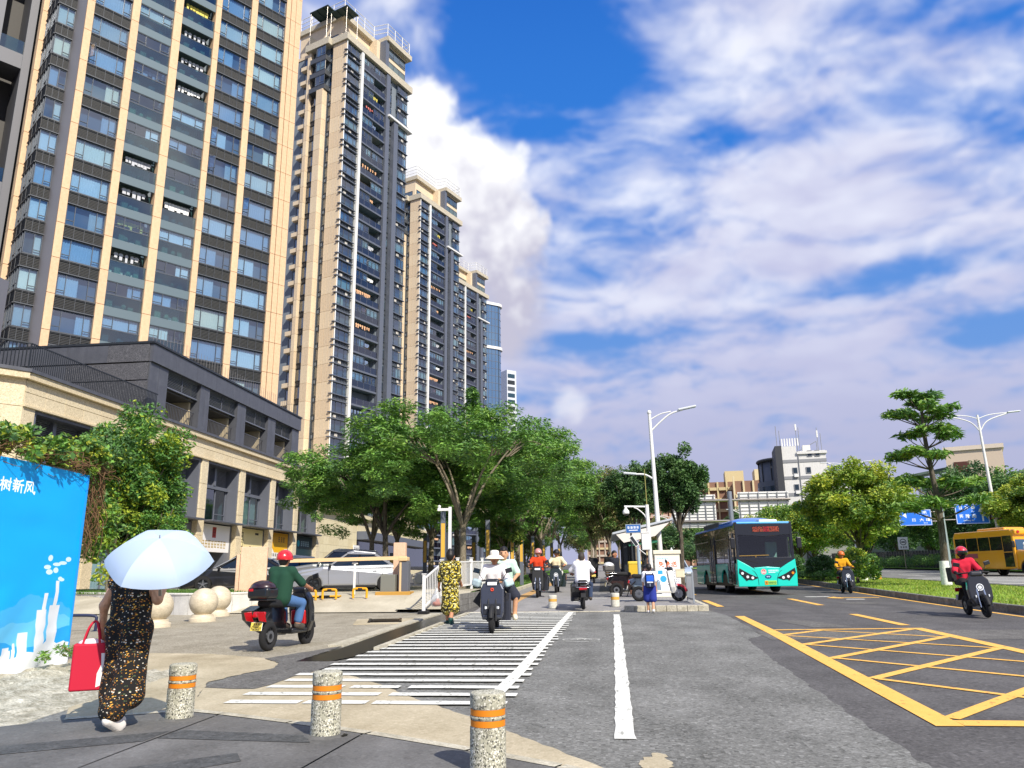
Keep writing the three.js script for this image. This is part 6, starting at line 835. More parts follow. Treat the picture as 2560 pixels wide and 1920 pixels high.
{ // rider in red helmet and green polo, moving away
  const a = Math.PI - 0.16, x = -5.72, z = -14.05, y = gy(z) - 0.005;
  const sc = scooter('black and red scooter with top box and yellow plate 624269', x, y, z, a, { main: paint('#121417'), rear: paint('#121417'), box: paint('#2a0d10'), plate: plateMat('624269', '#e6cf58', '#3a3312'), floor: mBlackPl, fork: mRimDark, s: 1.0, round: true, rim: mRimDark, seat: mSeat });
  part('red_accent', [rbox(0.3, 0.26, 0.1, 0.03, 0, 0.52, 0.36)], paint('#c0161c'), sc); for (const s of [-1, 1]) part('tail_wing', [tf(extrude([[0, 0], [0.2, 0.03], [0.28, 0.16], [0.08, 0.17]], 0.01, 0.004), s * 0.125, 0.5, -0.9, 0, s * Math.PI / 2 + (s > 0 ? 0 : Math.PI), 0)], mRedLamp, sc);
  const p = person('rider in red hard hat, dark green polo and blue jeans seen from behind', x, y, z, a, ride({ eR: [-0.33, 1.12, -0.12] }), { top: cloth('#123f2c'), bottom: cloth('#4a6f9e'), helmet: paint('#d0121c', 0), hair: true, sleeve: 0.46, hem: 0.02, skin: mSkin[0], shoe: mShoe[2], fat: 1.12, loose: 0.022, leg: 0.9 });
  part('collar', [tf(new THREE.TorusGeometry(0.068, 0.014, 6, 20), 0, 1.42, -0.265, Math.PI / 2 + 0.2)], cloth('#d8d2b4'), p);
}
{ // woman in yellow floral dress walking away with a plastic bag
  const fl = mat('#ffffff', 0.9, { map: spotTex('#2c2a10', ['#d8c23a', '#e3d266', '#b9a32a', '#efe7a8', '#7c6f1e'], 260, 512, 0.55, [9, 17]), metre: 1 });
  const J = joints({ kL: [0.1, 0.48, 0.1], aL: [0.08, 0.09, 0.1], tL: [0.09, 0.04, 0.25], kR: [-0.08, 0.48, 0.02], aR: [-0.08, 0.16, -0.2], tR: [-0.085, 0.05, -0.1], wL: [0.3, 0.84, 0.06], eL: [0.25, 1.1, -0.02], wR: [-0.2, 0.95, 0.2] });
  person('person with hair bun in a long yellow floral dress walking away', -3.72, gy(-19.1), -19.1, Math.PI - 0.1, J, { top: fl, bottom: fl, bottomName: 'dress_skirt', sleeve: 0.66, loose: 0.03, wide: 0.03, leg: 0.74, skirt: [[[0.05, 0.86, 0], [0.08, 0.36, 0.04], 0.13, 0.15], [[-0.05, 0.86, 0], [-0.08, 0.36, 0], 0.13, 0.15], [[0, 0.6, 0], [0, 0.42, 0], 0.14, 0.15]], shoe: mat('#0f4640', 0.6), skin: mSkin[0], s: 1.03, curlL: 1, hairX: (f) => [[f(-0.05, 0.13), f(-0.06, 0.15), 0.05, 0.045]] });
  const b = thing('plastic_bag', 'clear plastic carrier bag with orange fruit beside the yellow dress', 'bag', -4.05, gy(-19) + 0.42, -19.08); part('bag', [lathe([[0.01, 0.0], [0.11, 0.01], [0.15, 0.1], [0.14, 0.22], [0.06, 0.34], [0.03, 0.44]], 0, 0, 0, 16)], mat('#e9ecef', 0.25, { transmission: 0.75, thickness: 0 }), b); for (let i = 0; i < 4; i++) part('fruit', [sph(0.055, 0.05 * Math.cos(i * 1.7), 0.07 + 0.035 * (i > 2 ? 2 : 0), 0.05 * Math.sin(i * 1.7), 1, 1, 1, 12, 8)], mat('#d9601a', 0.5), b);
}
{ // couple on a grey scooter coming towards the viewer
  const a = 0.06, x = -2.4, z = -17.35, y = gy(z) - 0.004;
  const sc = scooter('dark grey square-fronted scooter carrying two people over the crossing', x, y, z, a, { main: paint('#3c404b', 0.5), rear: paint('#23252c'), panel: true, badge: mat('#d8431c', 0.4), fork: mRimDark, shieldW: 0.21, s: 1.02 });
  for (const s of [-1, 1]) { part('square_lamp', [rbox(0.05, 0.045, 0.012, 0.006, s * 0.125, 0.5, 0.592, -0.16)], mLampGlass, sc); part('hand_guard', [rbox(0.2, 0.16, 0.14, 0.05, s * 0.34, 1.0, 0.34, 0, s * 0.4, s * 0.3)], s > 0 ? mat('#b9d3d6', 0.5) : mat('#a9bcc0', 0.5), sc); }
  part('side_flap', [tf(extrude([[0, 0], [-0.24, 0.2], [-0.02, 0.5]], 0.03), -0.2, 0.42, 0.15)], mBlackMatt, sc);
  person('rider in white sun hat and white shirt driving the grey scooter', x, y, z, a, ride({ }), { top: cloth('#ece6e2'), bottom: cloth('#1b1d26'), sleeve: 0.9, skin: mSkin[2], shoe: mShoe[0], s: 1.0, hair: true });
  const hat = thing('sun_hat', 'white wide-brimmed sun hat on the driver of the grey scooter', 'hat', x + Math.sin(a) * -0.23, y + 1.575, z - 0.225, a); part('brim', [lathe([[0.09, 0.03], [0.13, 0.02], [0.21, -0.035], [0.225, -0.045], [0.21, -0.025], [0.13, 0.035]], 0, 0, 0, 32)], cloth('#ece4cf'), hat); part('hat_crown', [lathe([[0.105, 0.02], [0.102, 0.1], [0.09, 0.135], [0.05, 0.15], [0.001, 0.152]], 0, 0, 0, 32)], cloth('#f0e9d8'), hat);
  person('passenger in pale mint shirt on the back of the grey scooter', x + 0.17, y, z - 0.3, a, ride({ wL: [0.22, 1.0, 0.02], wR: [-0.1, 1.02, 0.05], eL: [0.3, 1.12, -0.25], eR: [-0.28, 1.12, -0.2], kL: [0.26, 0.66, 0.06], aL: [0.23, 0.3, 0.02], tL: [0.25, 0.25, 0.17], kR: [-0.26, 0.66, 0.06] }), { top: cloth('#bfe0cd'), bottom: cloth('#262a38'), bottomName: 'shorts', leg: 0.45, sleeve: 0.4, skin: mSkin[1], shoe: mat('#e8e0c8', 0.7), s: 1.07 });
}
{ // delivery rider in orange
  const a = 0.03, x = -2.45, z = -30.0, y = wk(x, z);
  const sc = scooter('narrow black scooter with orange side panel on the walkway', x, y, z, a, { main: mBlackMatt, rear: mBlackPl, shieldW: 0.17, panel: true, s: 1.04 }); part('orange_panel', [rbox(0.08, 0.42, 0.3, 0.02, 0.2, 0.42, -0.1)], paint('#e0521a', 0), sc);
  const p = person('rider in orange and black jacket with pink helmet and sunglasses', x, y, z, a, ride({ eL: [0.4, 1.12, -0.12], eR: [-0.4, 1.12, -0.12], kL: [0.27, 0.76, 0.06], kR: [-0.27, 0.76, 0.06] }), { top: cloth('#d8431a'), bottom: cloth('#17181c'), sleeve: 0.3, helmet: paint('#c98a86', 0), skin: mSkin[0], shoe: mShoe[1], s: 1.05 });
  part('sunglasses', [rbox(0.16, 0.04, 0.03, 0.012, 0, 1.55, -0.135)], mVisor, p); for (const s of [-1, 1]) part('sleeve', [limb([[s * 0.19, 1.34, -0.28], [s * 0.33, 1.2, -0.2], [s * 0.4, 1.12, -0.12], [s * 0.34, 1.07, 0.08]], 0.078, 0.055, 10, 8)], cloth('#2b2d33'), p);
}
{ // rider in cream shirt
  const x = -2.0, z = -34.3, y = wk(x, z); scooter('dark green scooter with a round headlamp ring on the walkway', x, y, z, 0.0, { main: paint('#10221c'), round: true, ring: true, shieldW: 0.23, s: 1.05, mirrors: false });
  person('rider in cream shirt and black cap on the dark green scooter', x, y, z, 0, ride({ eL: [0.36, 1.12, -0.1], eR: [-0.36, 1.12, -0.1] }), { top: cloth('#e6d8b4'), bottom: cloth('#dcdcd6'), sleeve: 0.5, helmet: mat('#17191b', 0.6), peak: true, skin: mSkin[0], shoe: mShoe[0], s: 1.06 });
}
{ // rider in white T-shirt seen from behind
  const x = -0.66, z = -24.7, y = wk(x, z), a = Math.PI + 0.05; const sc = scooter('black scooter with chrome rear rack seen from behind at the bollards', x, y, z, a, { main: mBlackPl, rear: mBlackPl, rack: true, s: 1.0, mirrors: false, noPlate: true });
  person('rider in white T-shirt and jeans seen from behind between the bollards', x, y, z, a, ride({ eL: [0.36, 1.13, -0.14], eR: [-0.36, 1.13, -0.14], kR: [-0.26, 0.72, 0.0], aR: [-0.24, 0.36, -0.06], tR: [-0.25, 0.31, 0.1] }), { top: cloth('#f1f0f2'), bottom: cloth('#31405c'), sleeve: 0.44, skin: mSkin[2], shoe: mShoe[2], fat: 1.12, loose: 0.026, hem: 0.04, hairMat: mat('#3a332c', 0.7) });
}
{ // far riders and walkers
  let x = -1.3, z = -46.5, y = wk(x, z); scooter('distant scooter behind the rider in cream shirt', x, y, z, 0, { main: paint('#7a4a30'), s: 1.0, mirrors: false }); person('distant rider in white cap and pale shirt', x, y, z, 0.0, ride({}), { top: cloth('#e8d9cc'), bottom: cloth('#444a55'), helmet: mat('#eeece6', 0.5), skin: mSkin[0], shoe: mShoe[1] });
  x = 0.35; z = -46.2; y = wk(x, z); person('walker in black T-shirt and brown shorts standing by the parked scooters', x, y, z, Math.PI - 0.4, joints({ wL: [0.24, 0.86, 0.02] }), { top: cloth('#131417'), bottom: cloth('#6d5b47'), bottomName: 'shorts', leg: 0.46, sleeve: 0.45, hem: 0.08, wide: 0.03, skin: mSkin[0], shoe: mShoe[2], s: 1.06, fat: 1.08 });
  x = -0.55; z = -47.5; y = wk(x, z); const c = scooter('dark scooter with grey pannier seen from behind near the black-shirted walker', x, y, z, Math.PI, { main: mBlackMatt, s: 1.05, mirrors: false }); part('pannier', [rbox(0.24, 0.5, 0.4, 0.05, 0.32, 0.55, -0.45)], mat('#8d979c', 0.6), c); part('rain_cover', [rbox(0.55, 0.62, 0.5, 0.12, 0, 1.1, 0.2)], mBlackMatt, c);
}
{ // schoolchild with backpack
  const J = joints({ kL: [0.09, 0.48, 0.06], aL: [0.08, 0.09, 0.06], tL: [0.09, 0.04, 0.2], kR: [-0.09, 0.47, -0.02], aR: [-0.08, 0.13, -0.16], tR: [-0.085, 0.05, -0.04] });
  const x = 1.29, z = -22.75, y = gy(z); const p = person('child in blue school uniform walking away with a backpack', x, y, z, Math.PI, J, { top: cloth('#e9ebf0'), bottom: cloth('#25368f'), bottomName: 'shorts', leg: 0.47, wide: 0.035, sleeve: 0.44, skin: mSkin[1], shoe: mShoe[0], s: 0.79, fat: 1.02 });
  const b = thing('backpack', 'bright blue and navy school backpack on the child', 'backpack', x, y + 0.74, z + 0.17, 0); part('bag_body', [rbox(0.27, 0.38, 0.16, 0.06, 0, 0.14, 0)], mat('#14204a', 0.8), b); part('front_pocket', [rbox(0.21, 0.17, 0.05, 0.03, 0, 0.2, 0.085)], mat('#1b5fd0', 0.7), b); part('reflective_band', [rbox(0.17, 0.035, 0.03, 0.01, 0, 0.1, 0.09)], mat('#e4e8e6', 0.5), b); part('lower_pocket', [rbox(0.22, 0.13, 0.05, 0.02, 0, 0.03, 0.08)], mat('#101a3c', 0.8), b); part('zip_tag', [rbox(0.02, 0.08, 0.015, 0.004, 0, 0.03, 0.11)], mat('#8fa2b8', 0.6), b); for (const s of [-1, 1]) part('shoulder_strap', [tube([[s * 0.1, 0.28, -0.06], [s * 0.1, 0.36, -0.13], [s * 0.1, 0.3, -0.24], [s * 0.1, 0.12, -0.25]], 0.018, 16, 6)], mat('#14204a', 0.8), b);
}
{ // riders on the carriageway at right
  let x = 10.0, z = -34.4, y = gy(z); scooter('black scooter with round lamp close to the median kerb', x, y, z, -0.05, { main: paint('#15171a'), round: true, ring: true, shieldW: 0.22, s: 1.0 });
  person('rider in yellow jacket and orange helmet near the clipped shrub', x, y, z, -0.05, ride({}), { top: cloth('#e0a012'), bottom: cloth('#1c1d22'), helmet: paint('#d86a14', 0), sleeve: 0.95, skin: mSkin[2], shoe: mShoe[1] });
  x = 9.05; z = -20.75; y = gy(z); const s = scooter('black delivery scooter with white ring lamp in front of the school bus', x, y, z, -0.1, { main: paint('#15161a'), round: true, ring: true, shieldW: 0.23, s: 1.0, lean: 0.06 }); part('cargo_box', [rbox(0.4, 0.36, 0.36, 0.02, 0, 1.0, -0.9)], mBlackMatt, s);
  const p = person('rider in red shirt, red helmet and black visor at right', x, y, z, -0.1, ride({ }), { top: cloth('#d21f3c'), bottom: cloth('#121317'), helmet: paint('#d8182e', 0), visor: true, sleeve: 0.46, skin: mat('#17181b', 0.85), shoe: mShoe[1], s: 0.98 }); p.rotation.z = 0.06;
}
{ // parked scooters on the walkway
  let x = 1.75, z = -26.1; scooter('white retro scooter with red mudguard and blue-grey tail parked across the walkway', x, wk(x, z), z, Math.PI / 2 - 0.12, { main: paint('#eceae2', 0), rear: paint('#8fa3b3', 0.1), round: true, guard: paint('#c21a33', 0), floor: paint('#e4e0d2', 0), rim: mRim, basket: mat('#e6dcba', 0.6), cowl: mBlackPl, seat: mSeat, stand: true, s: 1.0, signal: mLampGlass });
  x = 1.1; z = -29.4; scooter('brown scooter with silver and grey top box parked behind the child', x, wk(x, z), z, Math.PI / 2 + 0.15, { main: paint('#4a2a20'), rear: paint('#3a241d'), box: paint('#d6d6d2', 0), boxLow: mat('#5d5a55', 0.5), rack: true, stand: true, s: 1.05 });
  const pr = person('waiting rider in dark clothes beside the top-box scooter', 0.45, wk(0.4, -30.3), -30.3, 0.9, joints({}), { top: cloth('#1b1f2a'), bottom: cloth('#15171c'), sleeve: 0.95, skin: mSkin[0], shoe: mShoe[1], s: 0.98 });
  [[1.9, -36.5, 1.2, '#2c3a4a'], [1.5, -39, 1.3, '#3a3a3e'], [2.0, -42, 1.1, '#5a2a28'], [1.6, -44.5, 1.4, '#23313a']].forEach(([px, pz, a, c], i) => scooter(['navy scooter parked nearest the shelter posts', 'charcoal scooter parked second along the shelter', 'maroon scooter parked third along the shelter', 'dark teal scooter parked last along the shelter'][i], px, wk(px, pz), pz, a, { main: paint(c), stand: true, s: 1, group: 'scooters parked by the shelter' }));
  [[-4.6, -33.4, -0.6, '#dadad6'], [-4.9, -34.6, -0.7, '#1c1d20'], [-5.0, -36.2, -0.5, '#b0b4b0']].forEach(([px, pz, a, c], i) => scooter(['white scooter parked on the lawn edge behind the couple', 'black scooter parked on the lawn edge between two pale ones', 'pale grey scooter parked on the lawn farthest from the fence'][i], px, gy(pz) + 0.2, pz, a, { main: paint(c, 0), stand: true, s: 1, group: 'scooters parked on the lawn edge' }));
}
// ---------------------------------------------------------------- cars (forward +z)
const wheelG = (r, w) => ({ tyre: (() => { const g = new THREE.LatheGeometry([[r * 0.62, -w / 2], [r * 0.92, -w / 2], [r, -w * 0.34], [r, w * 0.34], [r * 0.92, w / 2], [r * 0.62, w / 2]].map(([a, b]) => new THREE.Vector2(a, b)), 32); g.rotateZ(Math.PI / 2); return prep(g); })(), rim: merge([(() => { const g = new THREE.CylinderGeometry(r * 0.63, r * 0.63, w * 0.55, 28, 1, true); g.rotateZ(Math.PI / 2); return g; })(), cyl(r * 0.14, r * 0.14, w * 0.8, 0, 0, 0, 12, 0, 0, Math.PI / 2), ...Array.from({ length: 5 }, (_, i) => tf(box(w * 0.7, r * 0.62, r * 0.12, 0, r * 0.31, 0), 0, 0, 0, (i * 2 * Math.PI) / 5))]), disc: prep(cyl(r * 0.6, r * 0.6, w * 0.2, 0, 0, 0, 20, 0, 0, Math.PI / 2)) });
const WG = wheelG(0.325, 0.22), WB = wheelG(0.44, 0.28);
const mCarGlass = mat('#1a2026', 0.04, { clearcoat: 1, metalness: 0.2 }), mTrim = mat('#121314', 0.5);
function wheel(t, G_, x, y, z, rim) { const w = meshOf('wheel', G_.tyre, mTyre, t); w.position.set(x, y, z); meshOf('rim', G_.rim, rim, w); meshOf('brake_disc', G_.disc, mDarkMetal, w); return w; }
const arch = (cz, cy, r, n = 8) => Array.from({ length: n + 1 }, (_, i) => { const a = Math.PI - (i / n) * Math.PI; return [cz + Math.cos(a) * r, cy + Math.sin(a) * r]; });
function car(label, x, y, z, turn, o) {
  const t = thing('car', label, 'car', x, y, z, turn, o.group), L = o.L || 4.6, Wd = o.W || 1.8, H = o.H || 1.47, tall = o.suv ? 0.16 : 0, f = L / 2, p = o.paint, by = 0.2, belt = 0.88 + tall;
  const prof = [[-f + 0.08, 0.36], [-f + 0.15, by], ...arch(-f + 0.95, 0.3, 0.37), ...arch(f - 0.9, 0.3, 0.37), [f - 0.12, by], [f - 0.02, 0.45], [f - 0.08, 0.62 + tall], [f - 0.45, 0.76 + tall], [f - 1.25, belt], [-f + 0.75, belt + 0.05], [-f + 0.08, belt - 0.02], [-f, 0.62 + tall * 0.5]];
  const bd = extrude(prof, Wd - 0.2, 0.1); bd.rotateY(-Math.PI / 2); bd.translate(Wd / 2 - 0.1, 0, 0); { const q = bd.attributes.position; for (let i = 0; i < q.count; i++) { const zz = q.getZ(i), e = sm(f - 1.1, f + 0.1, Math.abs(zz)); q.setX(i, q.getX(i) * (1 - 0.16 * e)); } bd.computeVertexNormals(); }
  part('body', bd, p, t);
  const top = H - 0.04, cab = o.suv ? [[f - 1.35, belt - 0.02], [f - 2.1, top - 0.03], [0, top + 0.03], [-f + 0.75, top - 0.06], [-f + 0.2, belt]] : [[f - 1.3, belt - 0.02], [f - 2.15, top - 0.04], [-0.1, top + 0.03], [-f + 1.35, top - 0.06], [-f + 0.5, belt + 0.03]];
  const cb = extrude(cab, Wd - 0.5, 0.1); cb.rotateY(-Math.PI / 2); cb.translate((Wd - 0.5) / 2, 0, 0); { const q = cb.attributes.position; for (let i = 0; i < q.count; i++) { const e = sm(belt, top, q.getY(i)); q.setX(i, q.getX(i) * (1 - 0.17 * e)); } cb.computeVertexNormals(); }
  part('windows', cb, mCarGlass, t);
  const rf = cab.slice(1, 4), roof = extrude([...rf.map(([a, b]) => [a * 1.0, b + 0.085]), ...rf.slice().reverse().map(([a, b]) => [a, b + 0.04])], Wd - 0.62, 0.02); roof.rotateY(-Math.PI / 2); roof.translate((Wd - 0.62) / 2, 0.02, 0); part('roof', roof, p, t);
  const hw = (Wd - 0.3) / 2; for (const s of [-1, 1]) {
    const P3 = (zz, yy) => [s * (hw * (1 - 0.17 * sm(belt, top, yy)) + 0.012), yy, zz];
    part('pillar', [beam(P3(cab[0][0] - 0.02, belt), P3(cab[1][0] + 0.02, top + 0.02), 0.05, 0.06)], p, t); part('pillar', [beam(P3(cab[4][0], belt + 0.03), P3(cab[3][0], top), 0.05, 0.09)], p, t); part('pillar', [beam(P3(-0.25, belt), P3(-0.35, top), 0.04, 0.07)], mTrim, t);
    part('roof_rail', [beam(P3(cab[1][0], top + 0.04), P3(cab[3][0], top + 0.02), 0.05, 0.05)], p, t);
    part('door_handle', [rbox(0.03, 0.035, 0.17, 0.012, s * (Wd / 2 + 0.002), belt - 0.1, 0.05)], p, t); part('door_handle', [rbox(0.03, 0.035, 0.17, 0.012, s * (Wd / 2 + 0.002), belt - 0.09, -0.95)], p, t);
    for (const zz of [f - 1.45, -0.3, -1.25]) part('door_seam', [box(0.012, belt - 0.32, 0.012, s * (Wd / 2 + 0.0), (belt + 0.26) / 2, zz, 0.06)], mTrim, t);
    part('mirror', [rbox(0.2, 0.13, 0.1, 0.04, s * (Wd / 2 + 0.05), belt + 0.1, f - 1.5)], o.mirror || p, t); part('headlight', [tf(rbox(0.34, 0.12, 0.3, 0.05), s * (Wd / 2 - 0.32), 0.64 + tall, f - 0.19, 0.12, s * 0.5)], mLampGlass, t); part('tail_light', [rbox(0.36, 0.13, 0.12, 0.04, s * (Wd / 2 - 0.28), 0.78 + tall, -f + 0.03, 0, s * 0.3)], mRedLamp, t); part('sill', [rbox(0.05, 0.1, L - 2.6, 0.02, s * (Wd / 2 - 0.03), 0.2, 0.02)], mTrim, t);
    wheel(t, WG, s * (Wd / 2 - 0.12), 0.325, f - 0.9, o.rim || mRim); wheel(t, WG, s * (Wd / 2 - 0.12), 0.325, -f + 0.95, o.rim || mRim);
  }
  part('grille', [rbox(Wd * 0.62, 0.22, 0.06, 0.03, 0, 0.5 + tall * 0.5, f + 0.03)], mTrim, t); part('number_plate', [rbox(0.42, 0.13, 0.02, 0.005, 0, 0.42, f + 0.07)], mat('#8fc7a0', 0.5), t); part('underbody', [span(-Wd / 2 + 0.15, Wd / 2 - 0.15, 0.16, 0.5, -f + 0.2, f - 0.2)], mTrim, t);
  if (o.shade) part('sunshade_cover', [tf(rbox(Wd - 0.25, 0.04, 1.3, 0.02), 0, belt + 0.24, f - 1.55, 0.5), tf(rbox(Wd - 0.15, 0.04, 1.0, 0.02), 0, belt - 0.02, f - 0.75, 0.13)], mat('#c9ccd0', 0.25, { metalness: 0.7 }), t);
  return t;
}
const silver = mat('#a4a7ac', 0.3, { metalness: 0.5, clearcoat: 1, clearcoatRoughness: 0.04 }), whiteP = paint('#e9eaec', 0), blackP = paint('#0e0f11', 0.1), hd = rad(-71);
car('silver sedan with black wheels and red brake calipers behind the barrier arm', -10.2, LOT + 0.004, -31.2, hd, { paint: silver, rim: mRimDark, W: 1.84, mirror: mTrim });
car('pale grey estate car with roof rails parked just behind the silver sedan', -11.8, LOT + 0.004, -34.4, hd, { paint: paint('#8f918e', 0.5), suv: true, H: 1.68, L: 4.7 });
car('white car parked between the estate car and the shops', -14.8, LOT + 0.004, -36.6, hd, { paint: whiteP, H: 1.5 });
car('white car with dark roof parked furthest left in the car park row', -17.8, LOT + 0.004, -39.0, hd, { paint: whiteP, H: 1.52 });
car('black car with silver sunshade cover over its bonnet and windscreen', -15.6, LOT + 0.004, -32.6, rad(-64), { paint: blackP, shade: true });
car('small white car half hidden behind the fence and lamp column', -9.0, LOT + 0.004, -47, hd, { paint: whiteP });
car('light blue sedan coming up behind the poster cabinet', 4.35, gy(-50), -50, 0.08, { paint: paint('#b8c9d6', 0.2) });
// ---------------------------------------------------------------- city bus
{
  const t = thing('city_bus', 'teal and black city bus with blue roof hump and red display', 'bus', 6.3, gy(-37.3), -37.35, rad(5)); t.rotation.x = 0;
  const W = 2.36, L = 8.1, f = L / 2, h = W / 2, teal = paint('#0cd3bf', 0), dark = mat('#16191c', 0.12, { clearcoat: 1 }), blue = paint('#1d6fd0', 0), mIn = mat('#2b3033', 0.8);
  const glass = mat('#cdd8da', 0.03, { transmission: 1, thickness: 0, ior: 1.7 });
  part('floor_pan', [span(-h + 0.05, h - 0.05, 0.28, 0.75, -f + 0.1, f - 0.35)], mTrim, t);
  // sides: teal skirt below, dark glazed band above, with wheel arches
  for (const s of [-1, 1]) {
    const prof = [[-f, 0.36], [-f + 1.45, 0.3], ...arch(-f + 2.1, 0.42, 0.56), ...arch(f - 2.35, 0.42, 0.56), [f - 0.35, 0.3], [f - 0.02, 0.32], [f - 0.02, 1.2], [-f, 1.2]];
    const g = extrude(prof, 0.06); g.rotateY(-Math.PI / 2); g.translate(s * (h - 0.03) + 0.03, 0, 0); part('side_skirt', g, teal, t);
    part('side_top', [rbox(0.07, 0.5, L - 0.1, 0.03, s * (h - 0.035), 2.5, -0.03)], dark, t);
    for (let i = 0; i < 5; i++) part('side_window', [rbox(0.05, 1.05, 1.42, 0.03, s * (h - 0.04), 1.73, -f + 0.85 + i * 1.46)], dark, t);
    for (let i = 0; i <= 5; i++) part('window_post', [box(0.045, 1.06, 0.05, s * (h - 0.045), 1.73, -f + 0.13 + i * 1.46)], mTrim, t);
    part('roof_edge', [tube([[s * (h - 0.06), 2.74, -f + 0.1], [s * (h - 0.06), 2.76, 0], [s * (h - 0.08), 2.74, f - 0.2]], 0.06, 12, 8)], blue, t);
    wheel(t, WB, s * (h - 0.2), 0.44, -f + 2.1, mRim); wheel(t, WB, s * (h - 0.2), 0.44, f - 2.35, mRim);
  }
  for (const [z0, n] of [[f - 0.95, 'front'], [-0.35, 'rear']]) for (const k of [-1, 1]) { const d = part('door', [rbox(0.06, 2.05, 0.56, 0.03, -h - 0.005, 1.38, z0 + k * 0.29)], dark, t); part('door_edge', [box(0.07, 1.95, 0.03, -h - 0.01, 1.38, z0 + k * 0.03)], mTrim, d); part('door_bar', [bar([-h - 0.05, 0.9, z0 + k * 0.2], [-h - 0.05, 1.8, z0 + k * 0.2], 0.015)], mChrome, d); }
  part('rear_panel', [rbox(W, 2.4, 0.1, 0.05, 0, 1.5, -f + 0.02)], dark, t); part('ceiling', [span(-h + 0.06, h - 0.06, 2.68, 2.74, -f + 0.1, f - 0.25)], mIn, t); part('interior_floor', [span(-h + 0.08, h - 0.08, 0.76, 0.8, -f + 0.1, f - 0.3)], mIn, t);
  for (let i = 0; i < 4; i++) for (const s of [-1, 1]) part('seat', [rbox(0.8, 0.9, 0.12, 0.04, s * 0.68, 1.3, -2.6 + i * 1.1), rbox(0.8, 0.12, 0.42, 0.04, s * 0.68, 1.05, -2.4 + i * 1.1)], mat('#2c5b66', 0.8), t);
  // roof with curved blue fairing
  part('roof', [rbox(W - 0.06, 0.1, L - 0.2, 0.05, 0, 2.79, -0.02)], blue, t);
  { const rows = []; for (let j = 0; j <= 12; j++) { const zz = mix(f - 0.5, f - 3.6, j / 12), hh = 0.34 * sm(0, 4, j) , row = []; for (let i = 0; i <= 14; i++) { const a = (i / 14) * Math.PI; row.push([Math.cos(a) * (h - 0.18), 2.8 + hh * Math.pow(Math.sin(a), 0.55), zz]); } rows.push(row); } part('roof_fairing', loft(rows), blue, t); } part('roof_unit', [rbox(W - 0.5, 0.3, 3.2, 0.06, 0, 2.97, -1.4)], mat('#45494d', 0.5), t); part('roof_hatch', [rbox(0.75, 0.12, 0.55, 0.03, 0.3, 2.92, f - 0.55)], mWhitePaint, t);
  // front
  const zf = f, fr = (pts, d = 0.05, bv = 0.012) => extrude(pts, d, bv);
  part('front_lower', [tf(fr([[-h + 0.02, 0.3], [h - 0.02, 0.3], [h + 0.0, 0.75], [h - 0.02, 1.32], [h - 0.3, 1.16], [h - 0.72, 0.93], [0.5, 1.0], [0, 1.03], [-0.5, 1.0], [-h + 0.72, 0.93], [-h + 0.3, 1.16], [-h + 0.02, 1.32], [-h, 0.75]], 0.1, 0.03), 0, 0, zf - 0.09)], teal, t);
  part('front_scuttle', [tf(fr([[-h + 0.04, 1.3], [-h + 0.3, 1.15], [-h + 0.72, 0.92], [-0.5, 0.99], [0, 1.02], [0.5, 0.99], [h - 0.72, 0.92], [h - 0.3, 1.15], [h - 0.04, 1.3], [h - 0.04, 1.42], [-h + 0.04, 1.42]], 0.06), 0, 0, zf - 0.1)], dark, t);
  part('windscreen', [tf(new THREE.PlaneGeometry(W - 0.16, 1.02), 0, 1.92, zf - 0.05)], glass, t); for (const s of [-1, 1]) part('front_pillar', [rbox(0.12, 1.55, 0.2, 0.04, s * (h - 0.06), 2.1, zf - 0.12)], s < 0 ? dark : dark, t);
  part('display_header', [tf(fr([[-h + 0.08, 2.36], [0, 2.28], [h - 0.08, 2.36], [h - 0.1, 2.78], [-h + 0.1, 2.78]], 0.05), 0, 0, zf - 0.1)], dark, t);
  part('route_display', [face(1.12, 0.24, 0.1, 2.57, zf - 0.028)], printed(256, 56, (c, w, hh) => { c.fillStyle = '#120606'; c.fillRect(0, 0, w, hh); const q = rng(8); for (let i = 0; i < 46; i++) for (let j = 0; j < 8; j++) if (q() > 0.3) { c.fillStyle = i > 18 && i < 28 ? '#ff2040' : q() > 0.5 ? '#ff7a50' : '#d84a34'; c.fillRect(6 + i * 5.4, 4 + j * 6.2, 3.6, 4); } }, 0.4), t);
  part('roof_visor', [rbox(W - 0.1, 0.1, 0.3, 0.05, 0, 2.83, zf - 0.18)], paint('#49a8e6', 0), t);
